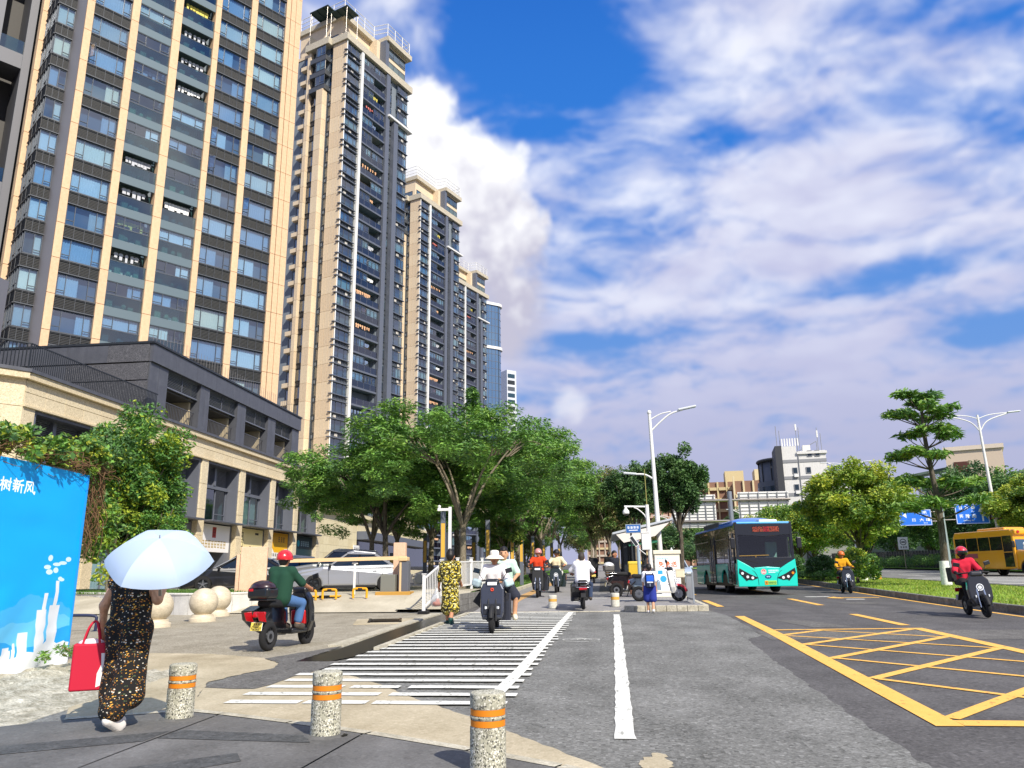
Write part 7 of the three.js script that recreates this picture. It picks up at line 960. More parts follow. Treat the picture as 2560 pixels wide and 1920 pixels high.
  for (const s of [-1, 1]) { const hl = part('headlight', [tf(fr([[s * 0.38, 0.62], [s * 0.74, 0.78], [s * 1.12, 1.0], [s * 1.15, 0.82], [s * 0.86, 0.5], [s * 0.78, 0.55], [s * 0.62, 0.53]].sort((a, b) => 0), 0.02, 0.004), 0, 0, zf + 0.035)], mBlackPl, t); [[0.62, 0.62], [0.82, 0.66], [1.02, 0.8]].forEach(([a, b], i) => part('lamp', [tf(cyl(0.055, 0.055, 0.03, 0, 0, 0, 16, Math.PI / 2), s * a, b, zf + 0.065)], i === 2 && s > 0 ? mAmber : mLampGlass, hl)); part('mirror_arm', [tube([[s * (h - 0.05), 2.35, zf - 0.1], [s * (h + 0.16), 2.4, zf + 0.1], [s * (h + 0.2), 2.25, zf + 0.16]], 0.022, 12, 6)], mTrim, t); part('mirror', [rbox(0.2, 0.46, 0.14, 0.05, s * (h + 0.17), 2.0, zf + 0.16)], mBlackPl, t); part('wiper', [beam([s * 0.3, 1.2, zf - 0.02], [s * 0.85, 1.36, zf - 0.02], 0.015, 0.03)], mTrim, t); part('panel_groove', [tube([[s * 0.38, 0.33, zf + 0.045], [s * 0.4, 0.62, zf + 0.045], [s * 0.52, 0.86, zf + 0.045], [s * 0.72, 0.95, zf + 0.02]], 0.008, 20, 5)], mTrim, t); }
  part('round_badge', [face(0.26, 0.26, -0.15, 0.86, zf + 0.046)], printed(96, 96, (c) => { c.fillStyle = '#0cd3bf'; c.fillRect(0, 0, 96, 96); c.fillStyle = '#c8323a'; c.beginPath(); c.arc(48, 48, 42, 0, 7); c.fill(); c.strokeStyle = '#f0e6e2'; c.lineWidth = 6; c.beginPath(); c.arc(48, 48, 34, 0, 7); c.stroke(); c.lineWidth = 9; c.beginPath(); c.moveTo(28, 34); c.lineTo(28, 62); c.lineTo(68, 62); c.lineTo(68, 34); c.moveTo(48, 30); c.lineTo(48, 60); c.stroke(); }), t);
  part('name_strip', [face(0.44, 0.16, 0.26, 0.87, zf + 0.046)], printed(128, 46, (c, w, hh) => { c.fillStyle = '#0cd3bf'; c.fillRect(0, 0, w, hh); c.fillStyle = '#d8f0ec'; c.fillRect(2, 6, 116, 18); c.fillRect(2, 32, 80, 8); c.strokeStyle = '#12b5a6'; for (let i = 0; i < 6; i++) smudge(c, 6 + i * 19, 7, 13, 15, 2); }), t);
  part('maker_badge', [tf(cyl(0.1, 0.1, 0.012, 0, 0, 0, 24, Math.PI / 2).scale(1.3, 0.75, 1), 0.02, 0.66, zf + 0.045)], mat('#0d4a7c', 0.3), t); part('maker_letters', [face(0.2, 0.1, 0.02, 0.66, zf + 0.054)], printed(128, 64, (c, w, hh) => { c.fillStyle = '#0d4a7c'; c.fillRect(0, 0, w, hh); c.fillStyle = '#cfe0ea'; c.font = 'bold 46px sans-serif'; c.textAlign = 'center'; c.fillText('BYD', w / 2, 48); }), t);
  const pl = part('number_plate', [rbox(0.48, 0.17, 0.02, 0.006, 0.1, 0.42, zf + 0.045)], mat('#7dc98a', 0.5), t); part('plate_face', [face(0.47, 0.16, 0.1, 0.42, zf + 0.058)], printed(192, 66, (c, w, hh) => { c.fillStyle = '#8ed05a'; c.fillRect(0, 0, w, hh); c.fillStyle = '#e89a1a'; c.fillRect(0, 0, 50, hh); c.fillStyle = '#15351a'; c.font = 'bold 46px sans-serif'; c.fillText('04461D', 54, 50, 134); c.strokeStyle = '#15351a'; smudge(c, 8, 16, 34, 38, 6); }), pl);
  part('grab_rail', [bar([-h + 0.15, 1.5, zf - 0.4], [0.25, 1.52, zf - 0.4], 0.022), bar([-0.3, 1.2, zf - 0.4], [-0.3, 1.52, zf - 0.4], 0.03)], mat('#e8a41c', 0.4), t); part('dashboard', [rbox(W - 0.3, 0.25, 0.5, 0.08, 0, 1.28, zf - 0.4)], mTrim, t); part('driver_seat', [rbox(0.5, 1.0, 0.15, 0.06, 0.6, 1.6, zf - 1.2)], mat('#7fa89c', 0.8), t);
}
// ---------------------------------------------------------------- yellow school bus
{
  const t = thing('school_bus', 'yellow bonneted school bus on the far carriageway at right edge', 'bus', 25.2, opp(-52), -52.1, rad(15)); t.scale.setScalar(0.97);
  const W = 2.3, h = W / 2, yel = paint('#eda91a', 0), dk = mat('#14171a', 0.1, { clearcoat: 1 });
  const prof = [[-3.6, 0.5], [-2.9, 0.5], ...arch(-2.0, 0.5, 0.55), [0.9, 0.45], [1.6, 0.5], [1.6, 2.6], [1.45, 2.78], [-3.4, 2.78], [-3.6, 2.5]];
  const g = extrude(prof, W - 0.12, 0.06); g.rotateY(-Math.PI / 2); g.translate(h - 0.06, 0, 0); part('body', g, yel, t);
  const bn = extrude([[1.55, 0.5], [1.75, 0.5], ...arch(2.3, 0.5, 0.55), [3.1, 0.55], [3.2, 0.9], [3.1, 1.22], [2.2, 1.42], [1.55, 1.5]], W - 0.4, 0.1); bn.rotateY(-Math.PI / 2); bn.translate(h - 0.2, 0, 0); part('bonnet', bn, yel, t);
  for (const s of [-1, 1]) { for (let i = 0; i < 4; i++) part('side_window', [rbox(0.03, 0.85, 1.0, 0.03, s * (h + 0.005), 2.0, -2.95 + i * 1.06)], dk, t); part('rub_rail', [rbox(0.03, 0.05, 5.0, 0.01, s * (h + 0.01), 1.45, -1.0)], yel, t); part('lettered_panel', [rbox(0.02, 0.34, 1.4, 0.01, s * (h + 0.005), 1.3, -2.2)], mat('#a2555a', 0.7), t); part('door', [rbox(0.03, 1.9, 0.75, 0.02, s * (h + 0.004), 1.5, 1.15)], s > 0 ? yel : dk, t); wheel(t, WB, s * (h - 0.2), 0.44, -2.0, mRimDark); wheel(t, WB, s * (h - 0.2), 0.44, 2.3, mRimDark); part('headlight', [rbox(0.5, 0.26, 0.2, 0.08, s * 0.68, 1.0, 3.12, 0, s * 0.3)], mLampGlass, t); part('mirror', [rbox(0.22, 0.4, 0.12, 0.05, s * (h + 0.25), 1.9, 1.9)], mTrim, t); part('mirror_arm', [tube([[s * 0.9, 1.45, 2.2], [s * 1.05, 1.7, 2.3], [s * 1.0, 1.85, 2.35]], 0.018, 8, 6), sph(0.11, s * 1.0, 1.9, 2.35, 1, 1, 0.6, 10, 8)], mWhitePaint, t); }
  part('windscreen', [tf(rbox(W - 0.25, 0.9, 0.05, 0.03), 0, 2.0, 1.66, -0.12)], mat('#31506e', 0.05, { clearcoat: 1 }), t); part('front_visor', [rbox(W - 0.05, 0.35, 0.5, 0.12, 0, 2.66, 1.6)], yel, t); part('roof_unit', [rbox(1.5, 0.26, 2.4, 0.1, 0, 2.88, -0.6)], yel, t); for (let i = 0; i < 10; i++) part('roof_vent', [box(1.2, 0.02, 0.07, 0, 3.02, 0.45 - i * 0.13)], mat('#8a5f0c', 0.6), t);
  part('bumper', [rbox(W - 0.1, 0.28, 0.2, 0.06, 0, 0.55, 3.2)], mTrim, t); part('grille', [rbox(1.0, 0.4, 0.06, 0.03, 0, 1.02, 3.25)], mat('#3a4a58', 0.3, { metalness: 0.6 }), t); for (const s of [-1, 1]) part('warning_lamp', [tf(cyl(0.09, 0.09, 0.04, 0, 0, 0, 14, Math.PI / 2), s * 0.9, 2.66, 1.87)], mRedLamp, t); part('rear_lamp', [rbox(0.1, 0.1, 0.1, 0.02, 0, 2.85, -3.4)], mAmber, t);
}
// ---------------------------------------------------------------- bollards, stone balls, racks
const terrazzo = (() => { const q = rng(44), t = printTex(512, 512, (c) => { c.fillStyle = '#a9a793'; c.fillRect(0, 0, 512, 512); for (let i = 0; i < 2600; i++) { c.fillStyle = ['#d9d6c4', '#6d6c60', '#bdb9a2', '#4c4c46', '#e4e1d2', '#8d8a78'][Math.floor(q() * 6)]; c.beginPath(); c.ellipse(q() * 512, q() * 512, 2 + q() * 7, 2 + q() * 4, q() * 3, 0, 7); c.fill(); } }); t.wrapS = t.wrapT = THREE.RepeatWrapping; return t; })();
const mTerrazzo = mat('#ffffff', 0.8, { map: terrazzo }), mBandO = mat('#e0830e', 0.55), mBandY = mat('#d9a648', 0.6), mConcPale = mat('#ffffff', 0.85, { map: asphaltTex(256, 1, 200, 20, 24, [4, 2, -12]) });
function bollard(label, x, y, z, h, r, body, band, bands, group) { const t = thing('bollard', label, 'bollard', x, y, z, 0.3, group); const pts = [[0.0001, h], [r - 0.012, h], [r, h - 0.012]]; for (const [b0, b1] of bands.slice().reverse()) pts.push([r, b1 * h + 0.008], [r - 0.012, b1 * h], [r - 0.012, b0 * h], [r, b0 * h - 0.008]); pts.push([r, 0.0], [r, -0.05]); const g = prep(lathe(pts.reverse(), 0, 0, 0, 40)); { const q = g.attributes.position, uv = g.attributes.uv; for (let i = 0; i < q.count; i++) { const flat = Math.abs(g.attributes.normal.getY(i)) > 0.7; uv.setXY(i, flat ? q.getX(i) * 1.6 : uv.getX(i) * 1.3, flat ? q.getZ(i) * 1.6 : q.getY(i) * 1.6); } } part('post', g, body, t); for (const [b0, b1] of bands) part('reflective_band', [cyl(r - 0.004, r - 0.004, (b1 - b0) * h, 0, ((b0 + b1) / 2) * h, 0, 40, 0, 0, 0, true)], band, t); part('collar', [lathe([[r + 0.002, 0.012], [r + 0.05, 0.006], [r + 0.06, -0.01]], 0, 0, 0, 32)], mPave, t); return t; }
const nb = [[0.57, 0.65], [0.71, 0.79]];
bollard('speckled stone bollard nearest the person with umbrella', -4.13, gy(-7.6) + 0.022, -7.58, 0.5, 0.128, mTerrazzo, mBandO, nb, 'speckled bollards in the foreground'); bollard('speckled stone bollard in the middle of the foreground three', -2.43, gy(-6.9) + 0.022, -6.92, 0.52, 0.128, mTerrazzo, mBandO, nb, 'speckled bollards in the foreground'); bollard('speckled stone bollard at the bottom edge beside the lane', -0.86, gy(-5.9) + 0.022, -5.86, 0.52, 0.128, mTerrazzo, mBandO, nb, 'speckled bollards in the foreground');
bollard('pale bollard with yellow band left of the white T-shirt rider', -1.6, wk(-1.6, -24.9), -24.95, 0.4, 0.135, mConcPale, mBandY, [[0.52, 0.72]], 'pale bollards at the dropped kerb'); bollard('pale bollard with yellow band right of the white T-shirt rider', 0.34, wk(0.34, -25.2), -25.25, 0.42, 0.135, mConcPale, mBandY, [[0.52, 0.72]], 'pale bollards at the dropped kerb');
const mBall = mat('#ffffff', 0.5, { map: asphaltTex(256, 1, 190, 20, 16, [12, 0, -26], 6) });
[[-11.0, -18.7, 'stone ball on round plinth partly behind the person with umbrella'], [-10.75, -20.5, 'stone ball on round plinth in front, left of the scooter rider'], [-11.4, -22.6, 'stone ball on round plinth nearest the white wall end']].forEach(([x, z, l]) => { const t = thing('stone_ball', l, 'stone ball', x, gy(z) + 0.008, z, 0, 'stone balls along the forecourt'); part('ball', [sph(0.37, 0, 0.5, 0, 1, 1, 1, 40, 28)], mBall, t); part('plinth', [lathe([[0.0001, 0.19], [0.27, 0.19], [0.28, 0.17], [0.28, 0.12], [0.33, 0.1], [0.345, 0.07], [0.345, -0.03]], 0, 0, 0, 40)], mBall, t); });
{ const t = thing('hoop_rack', 'dark blue bent tube rack on the forecourt by the hoarding', 'rack', -12.3, gy(-17.5), -17.5, 0.3); part('hoop', [tube([[-0.45, 0, 0], [-0.45, 0.24, 0], [-0.36, 0.36, 0], [0.36, 0.36, 0], [0.45, 0.24, 0], [0.45, 0, 0]], 0.035, 40, 8)], mat('#20294a', 0.5), t); for (const s of [-1, 1]) part('foot_plate', [box(0.16, 0.015, 0.14, s * 0.45, 0.012, 0)], mat('#20294a', 0.5), t); }
// ---------------------------------------------------------------- blue hoarding with its creeper and rubble
{
  const t = thing('hoarding', 'bright blue printed hoarding with white characters at the left edge', 'hoarding', -7.48, 0, -7.5, Math.PI / 2);   // local +x runs away from the viewer's side (-z), +z faces the street
  const W = 5.9, y0 = 0.2, y1 = 2.98, pr = printed(2048, 964, (c, w, h) => {
    c.fillStyle = '#00aaf8'; c.fillRect(0, 0, w, h); const q = rng(3);
    const blob = (col, pts) => { c.fillStyle = col; c.beginPath(); pts.forEach(([x, y], i) => (i ? c.lineTo(x * w, y * h) : c.moveTo(x * w, y * h))); c.fill(); };
    const ridge = (col, base, amp, s) => { const p = [[0, 1]]; for (let i = 0; i <= 120; i++) { const x = i / 120; p.push([x, base - amp * (0.5 + 0.5 * fbm2(x * 6 + s, s, 4)) - 0.04 * Math.sin(x * 21 + s)]); } p.push([1, 1]); blob(col, p); };
    ridge('#3fb2ee', 0.74, 0.16, 2); ridge('#63c1ef', 0.8, 0.12, 7); ridge('#21a0e6', 0.88, 0.1, 12); ridge('#e2e6e9', 0.95, 0.13, 19);
    c.fillStyle = '#dfe4e8'; for (const [x, y, ww] of [[0.9, 0.62, 0.012], [0.935, 0.56, 0.012], [0.885, 0.7, 0.03], [0.925, 0.68, 0.035], [0.84, 0.8, 0.025], [0.8, 0.86, 0.02]]) c.fillRect(x * w, y * h, ww * w, h); for (let i = 0; i < 40; i++) c.fillRect((0.3 + 0.6 * q()) * w, (0.84 + 0.1 * q()) * h, 4 + q() * 10, h);
    c.fillStyle = '#cfe9f8'; for (let i = 0; i < 9; i++) { c.beginPath(); c.ellipse((0.9 + 0.07 * q()) * w, (0.42 + 0.16 * q()) * h, 14 + q() * 14, 8 + q() * 8, 0, 0, 7); c.fill(); }
    c.fillStyle = '#eef2f5'; c.beginPath(); c.moveTo(0.5 * w, 0.86 * h); c.quadraticCurveTo(0.6 * w, 0.95 * h, 0.7 * w, 0.84 * h); c.lineTo(0.72 * w, 0.87 * h); c.quadraticCurveTo(0.62 * w, 1.0 * h, 0.5 * w, 0.95 * h); c.fill();
    c.strokeStyle = '#f4fbff'; const cx = (z) => ((-z - 4.6) / 5.9 * w), cy = (y) => (y1 - y) / (y1 - y0) * h; [['ming', -8.76], ['shu', -8.98], ['xin', -9.2], ['feng', -9.41]].forEach(([k, z]) => glyph(c, k, cx(z) - 38, cy(2.65) - 30, 64, 8, 1.05));
  }, 0.55);
  const nx = 60, ny = 26, rows = []; for (let j = 0; j <= ny; j++) { const r = []; for (let i = 0; i <= nx; i++) { const u = i / nx, v = j / ny, lo = 1 - v, wr = 0.05 * Math.pow(lo, 4) * Math.sin(u * 46 + lo * 6) + 0.03 * Math.pow(lo, 3) * n2(u * 14 + v * 9, v * 7) + 0.012 * n2(u * 5, v * 5); r.push([-W / 2 + u * W, mix(y0 - 0.03 + 0.09 * u + 0.03 * Math.sin(u * 9), y1 - 0.05 * Math.max(0, u - 0.8) * 3, v), 0.05 + wr]); } rows.push(r); } part('printed_sheet', loft(rows), pr, t);
  part('frame', [box(W - 0.05, 0.07, 0.06, 0, y1 - 0.03, 0), box(0.06, y1 - y0, 0.06, W / 2 - 0.04, (y0 + y1) / 2, 0), box(0.06, y1 - y0 - 0.1, 0.06, 0, (y0 + y1) / 2, -0.02)], mBrushed, t); part('sheet_edge', [box(0.012, y1 - y0 - 0.1, 0.16, W / 2 + 0.005, (y0 + y1) / 2 + 0.02, 0.0)], mat('#1f8fd8', 0.6), t);
  part('backing_board', [box(W - 0.1, y1 - y0 - 0.3, 0.03, 0, (y0 + y1) / 2 + 0.1, -0.06)], mDarkMetal, t); for (const s of [-1, 0, 1]) part('post', [box(0.09, 3.0, 0.09, s * (W / 2 - 0.1), 1.5, -0.12)], mat('#7a6a55', 0.9), t);
  // creeper over the top
  const cr = thing('creeper', 'tangled dry creeper with green leaves over the top of the hoarding', 'creeper', -7.5, 2.9, -10.2), q = rng(23), tw = [], cl = [];
  for (let i = 0; i < 150; i++) { const z = -0.55 + 2.6 * Math.pow(q(), 1.6), x = (q() - 0.5) * 0.3, d = q() * 6.28, pts = [[x, 0.1 + 0.18 * q(), z]]; for (let k = 0; k < 5; k++) { const p = pts[pts.length - 1]; pts.push([p[0] + (q() - 0.3) * 0.1, p[1] + (q() - 0.55) * 0.14, p[2] + Math.cos(d + k) * 0.12 - 0.03]); } tw.push(limb(pts, 0.009, 0.003, 4, 7)); }
  for (let i = 0; i < 70; i++) { const z = -0.7 + 0.4 * q(), y = -0.1 - 0.9 * q(); tw.push(limb([[(q() - 0.5) * 0.2, y + 0.3, z], [(q() - 0.5) * 0.3, y, z - 0.1 * q()], [(q() - 0.5) * 0.3, y - 0.3 * q(), z]], 0.008, 0.003, 4, 5)); }
  part('dry_twigs', tw, mat('#6f5438', 0.95), cr); for (let i = 0; i < 46; i++) cl.push([(q() - 0.5) * 0.4, 0.15 + 0.35 * q(), q() < 0.6 ? 0.8 + 2.4 * q() : -0.6 + 1.2 * q(), 0.17, 0.13]); for (let i = 0; i < 14; i++) cl.push([(q() - 0.6) * 0.4, -1.4 * q(), -0.75 - 0.2 * q(), 0.16, 0.16]); part('leaves', leaves(cl, 60, 0.1, 0.055, GREEN.concat(YEL), q, 0.3, 0.3), mLeaf, cr);
  // rubble bank under the hoarding
  const rows2 = []; for (let j = 0; j <= 30; j++) { const r = []; for (let i = 0; i <= 24; i++) { const u = i / 24, v = j / 30, x = mix(-8.2, -5.25 - 0.5 * v, u), z = mix(-5.2, -10.9, v), hgt = 0.2 * Math.pow(sm(1.0, 0.25, u), 1.2) * sm(1, 0.9, v); r.push([x, gy(z) + 0.02 + hgt * (0.8 + 0.5 * fbm2(x * 2.1, z * 2.1, 5)) + 0.03 * n2(x * 7, z * 7) * sm(1, 0.8, u) - 0.04 * sm(0.92, 1, u), z]); } rows2.push(r); }
  const g2 = loft(rows2); { const p = g2.attributes.position, uv = g2.attributes.uv; for (let i = 0; i < p.count; i++) uv.setXY(i, p.getX(i), p.getZ(i)); } struct('rubble_bank', g2, mat('#ffffff', 0.95, { map: asphaltTex(512, 2, 176, 46, 40, [6, 0, -20], 8), bumpMap: rough1, bumpScale: 0.02 }));
  const wd = []; for (let i = 0; i < 9; i++) wd.push([-0.1 + 0.6 * q(), 0.08 + 0.1 * q(), -0.4 + 0.8 * q(), 0.1, 0.09]); const w = thing('weeds', 'small clump of weeds under the lower right corner of the hoarding', 'weeds', -7.2, gy(-10) + 0.25, -10.1); part('leaves', leaves(wd, 60, 0.08, 0.025, GREEN.concat([[0.24, 0.2, 0.08]]), q, 0.1, -0.3), mLeaf, w);
}
// ---------------------------------------------------------------- car park barrier, pillars, hoops
{
  const mPil = mat('#ffffff', 0.8, { map: stoneTex(196, [24, -14, -44], 8, 12), metre: 1 });
  let t = thing('stone_pillar', 'wide peach stone slab pillar behind the scooter rider', 'pillar', -11.7, lot(-11.7, -25.4) - 0.05, -25.5, 0.35); part('slab', [rbox(0.86, 1.75, 0.34, 0.02, 0, 0.88, 0)], mPil, t); part('slab_side', [rbox(0.12, 1.5, 0.36, 0.02, -0.5, 0.75, -0.06)], mPil, t);
  t = thing('stone_pillar', 'narrow peach stone pillar beside the barrier cabinet', 'pillar', -7.05, lot(-7, -26.9) - 0.05, -27.0, 0.1); part('slab', [rbox(0.42, 1.75, 0.36, 0.02, 0, 0.88, 0)], mPil, t);
  t = thing('boom_barrier', 'parking barrier with long cream arm and grey cabinet', 'barrier', -6.75, lot(-7, -26.5), -26.5, 0); const mArm = mat('#d8b98a', 0.6);
  part('cabinet', [rbox(0.34, 1.05, 0.34, 0.02, 0, 0.53, 0)], mat('#5d6068', 0.5), t); part('cabinet_head', [rbox(0.3, 0.14, 0.4, 0.03, -0.02, 1.13, 0.02)], mArm, t); part('cabinet_stripe', [rbox(0.07, 1.0, 0.03, 0.01, -0.1, 0.52, 0.18)], mArm, t); part('second_cabinet', [rbox(0.5, 0.62, 0.4, 0.02, -0.5, 0.31, 0.12)], mat('#77786f', 0.6), t); part('arm', [beam([0.1, 1.17, 0.1], [-3.85, 1.1, 1.22], 0.07, 0.12)], mArm, t); part('plinth', [rbox(1.2, 0.16, 0.6, 0.02, -0.3, -0.02, 0.1)], mat('#b98d3e', 0.8), t);
  t = thing('arm_rest', 'white fork post holding up the barrier arm', 'post', -8.35, lot(-8.3, -26), -26.02); part('post', [rbox(0.07, 1.02, 0.07, 0.01, 0, 0.51, 0)], mWhitePaint, t); part('fork', [rbox(0.2, 0.05, 0.07, 0.01, 0, 1.02, 0)], mWhitePaint, t);
  [[-9.6, -25.2, 'yellow steel guard hoop on the ramp, leftmost'], [-8.95, -25.3, 'yellow steel guard hoop on the ramp, middle one'], [-7.95, -25.4, 'yellow steel guard hoop on the ramp beside the arm rest']].forEach(([x, z, l]) => { const h = thing('guard_hoop', l, 'hoop', x, lot(x, z), z, 0.1, 'yellow guard hoops on the ramp'); part('hoop', [tube([[-0.22, 0, 0], [-0.22, 0.24, 0], [-0.17, 0.3, 0], [0.17, 0.3, 0], [0.22, 0.24, 0], [0.22, 0, 0]], 0.038, 40, 10)], mat('#e5a312', 0.5), h); part('black_sleeve', [cyl(0.041, 0.041, 0.14, 0, 0.3, 0, 12, 0, 0, Math.PI / 2)], mTrim, h); });
  t = thing('speed_hump', 'yellow and black striped rubber hump at the ramp', 'speed hump', -9.6, lot(-9.6, -25.6), -25.7, 0.1); for (let i = 0; i < 5; i++) part('segment', [rbox(0.34, 0.05, 0.3, 0.02, -0.7 + i * 0.35, 0.02, 0)], i % 2 ? mTrim : mat('#d9a52a', 0.7), t);
}
// ---------------------------------------------------------------- white railing along the verge
{
  const t = thing('white_railing', 'white steel railing with upright bars beside the striped crossing', 'railing');
  const ps = [[-5.25, -22.95, 0.42], [-5.15, -25.0, 0.86], [-5.0, -27.0, 0.96], [-4.85, -29.0, 1.0], [-4.75, -31.0, 1.03], [-4.65, -33, 1.07]];
  ps.forEach(([x, z, y], i) => { part('post', [rbox(0.09, 1.12, 0.09, 0.008, x, y + 0.54, z), rbox(0.13, 0.03, 0.13, 0.008, x, y + 1.11, z)], mWhitePaint, t); if (i < ps.length - 1) { const [x2, z2, y2] = ps[i + 1]; for (const h of [0.16, 0.98]) part('rail', [beam([x, y + h, z - 0.05], [x2, y2 + h, z2 + 0.05], 0.04, 0.05)], mWhitePaint, t); const n = 11; for (let k = 1; k < n; k++) { const q = k / n; part('upright', [box(0.018, 0.8, 0.018, mix(x, x2, q), mix(y, y2, q) + 0.57, mix(z, z2, q))], mWhitePaint, t); } } });
  part('base_block', [rbox(0.3, 0.14, 0.3, 0.02, -5.25, 0.42, -22.95)], mTrim, t);
  const g = thing('lawn_guard', 'low white bar guard along the lawn by the parked scooters', 'railing', -4.35, gy(-35) + 0.18, -35); for (let i = 0; i < 14; i++) part('upright', [box(0.02, 0.42, 0.02, 0, 0.21, 2.0 - i * 0.3)], mWhitePaint, g); part('rail', [box(0.03, 0.03, 4.1, 0, 0.42, 0.05)], mWhitePaint, g);
  // square lamp columns
  const mY = mat('#d3a73f', 0.45), mG = mat('#5f6570', 0.5), lampCol = (x, z, top, l) => { const y = x < -8 ? LOT : gy(z) + 0.15, h = top - y, c = thing('lamp_column', l, 'lamp column', x, y, z, 0.2, 'square lamp columns along the lawn'); part('lower_shaft', [rbox(0.2, h * 0.46, 0.2, 0.012, 0, h * 0.23, 0)], mG, c); part('lamp_panel', [rbox(0.185, h * 0.4, 0.185, 0.012, 0, h * 0.66, 0)], mY, c); for (const s of [-1, 1]) part('edge_strip', [box(0.03, h * 0.4, 0.21, s * 0.093, h * 0.66, 0)], mG, c); part('cap', [rbox(0.2, h * 0.14, 0.2, 0.012, 0, h * 0.93, 0)], mG, c); };
  [[-6.2, -30.3, 3.95, 'yellow and grey lamp column beside the white gantry post'], [-5.2, -35.6, 3.96, 'yellow and grey lamp column right of the thick tree trunk'], [-4.55, -39.7, 3.74, 'left of two close lamp columns behind the passenger'], [-4.3, -41.8, 3.7, 'right of two close lamp columns behind the passenger'], [-8.9, -39, 3.6, 'lamp column with dark foot left of the white gantry'], [-6.8, -41.4, 3.58, 'slim lamp column between two tree trunks'], [-10.2, -37.5, 2.6, 'short lamp column right of the barrier pillar'], [-4.4, -50, 3.9, 'far lamp column behind the orange rider'], [-4.3, -58, 4.0, 'lamp column in the far cluster, nearest of it'], [-4.2, -66, 4.1, 'lamp column in the far cluster, middle of it'], [-4.1, -75, 4.3, 'lamp column in the far cluster, farthest of it']].forEach((a) => lampCol(...a));
  const w = thing('camera_gantry', 'white inverted L post with a small camera behind the railing', 'camera post', -5.75, gy(-29.4) + 0.15, -29.4); part('post', [rbox(0.11, 3.4, 0.11, 0.01, 0, 1.7, 0)], mWhitePaint, w); part('arm', [rbox(0.45, 0.1, 0.1, 0.01, -0.26, 3.3, 0)], mWhitePaint, w); part('camera', [sph(0.06, -0.42, 3.42, 0, 1, 1, 1, 12, 8), rbox(0.1, 0.06, 0.08, 0.02, -0.42, 3.36, 0)], mWhitePaint, w);
}
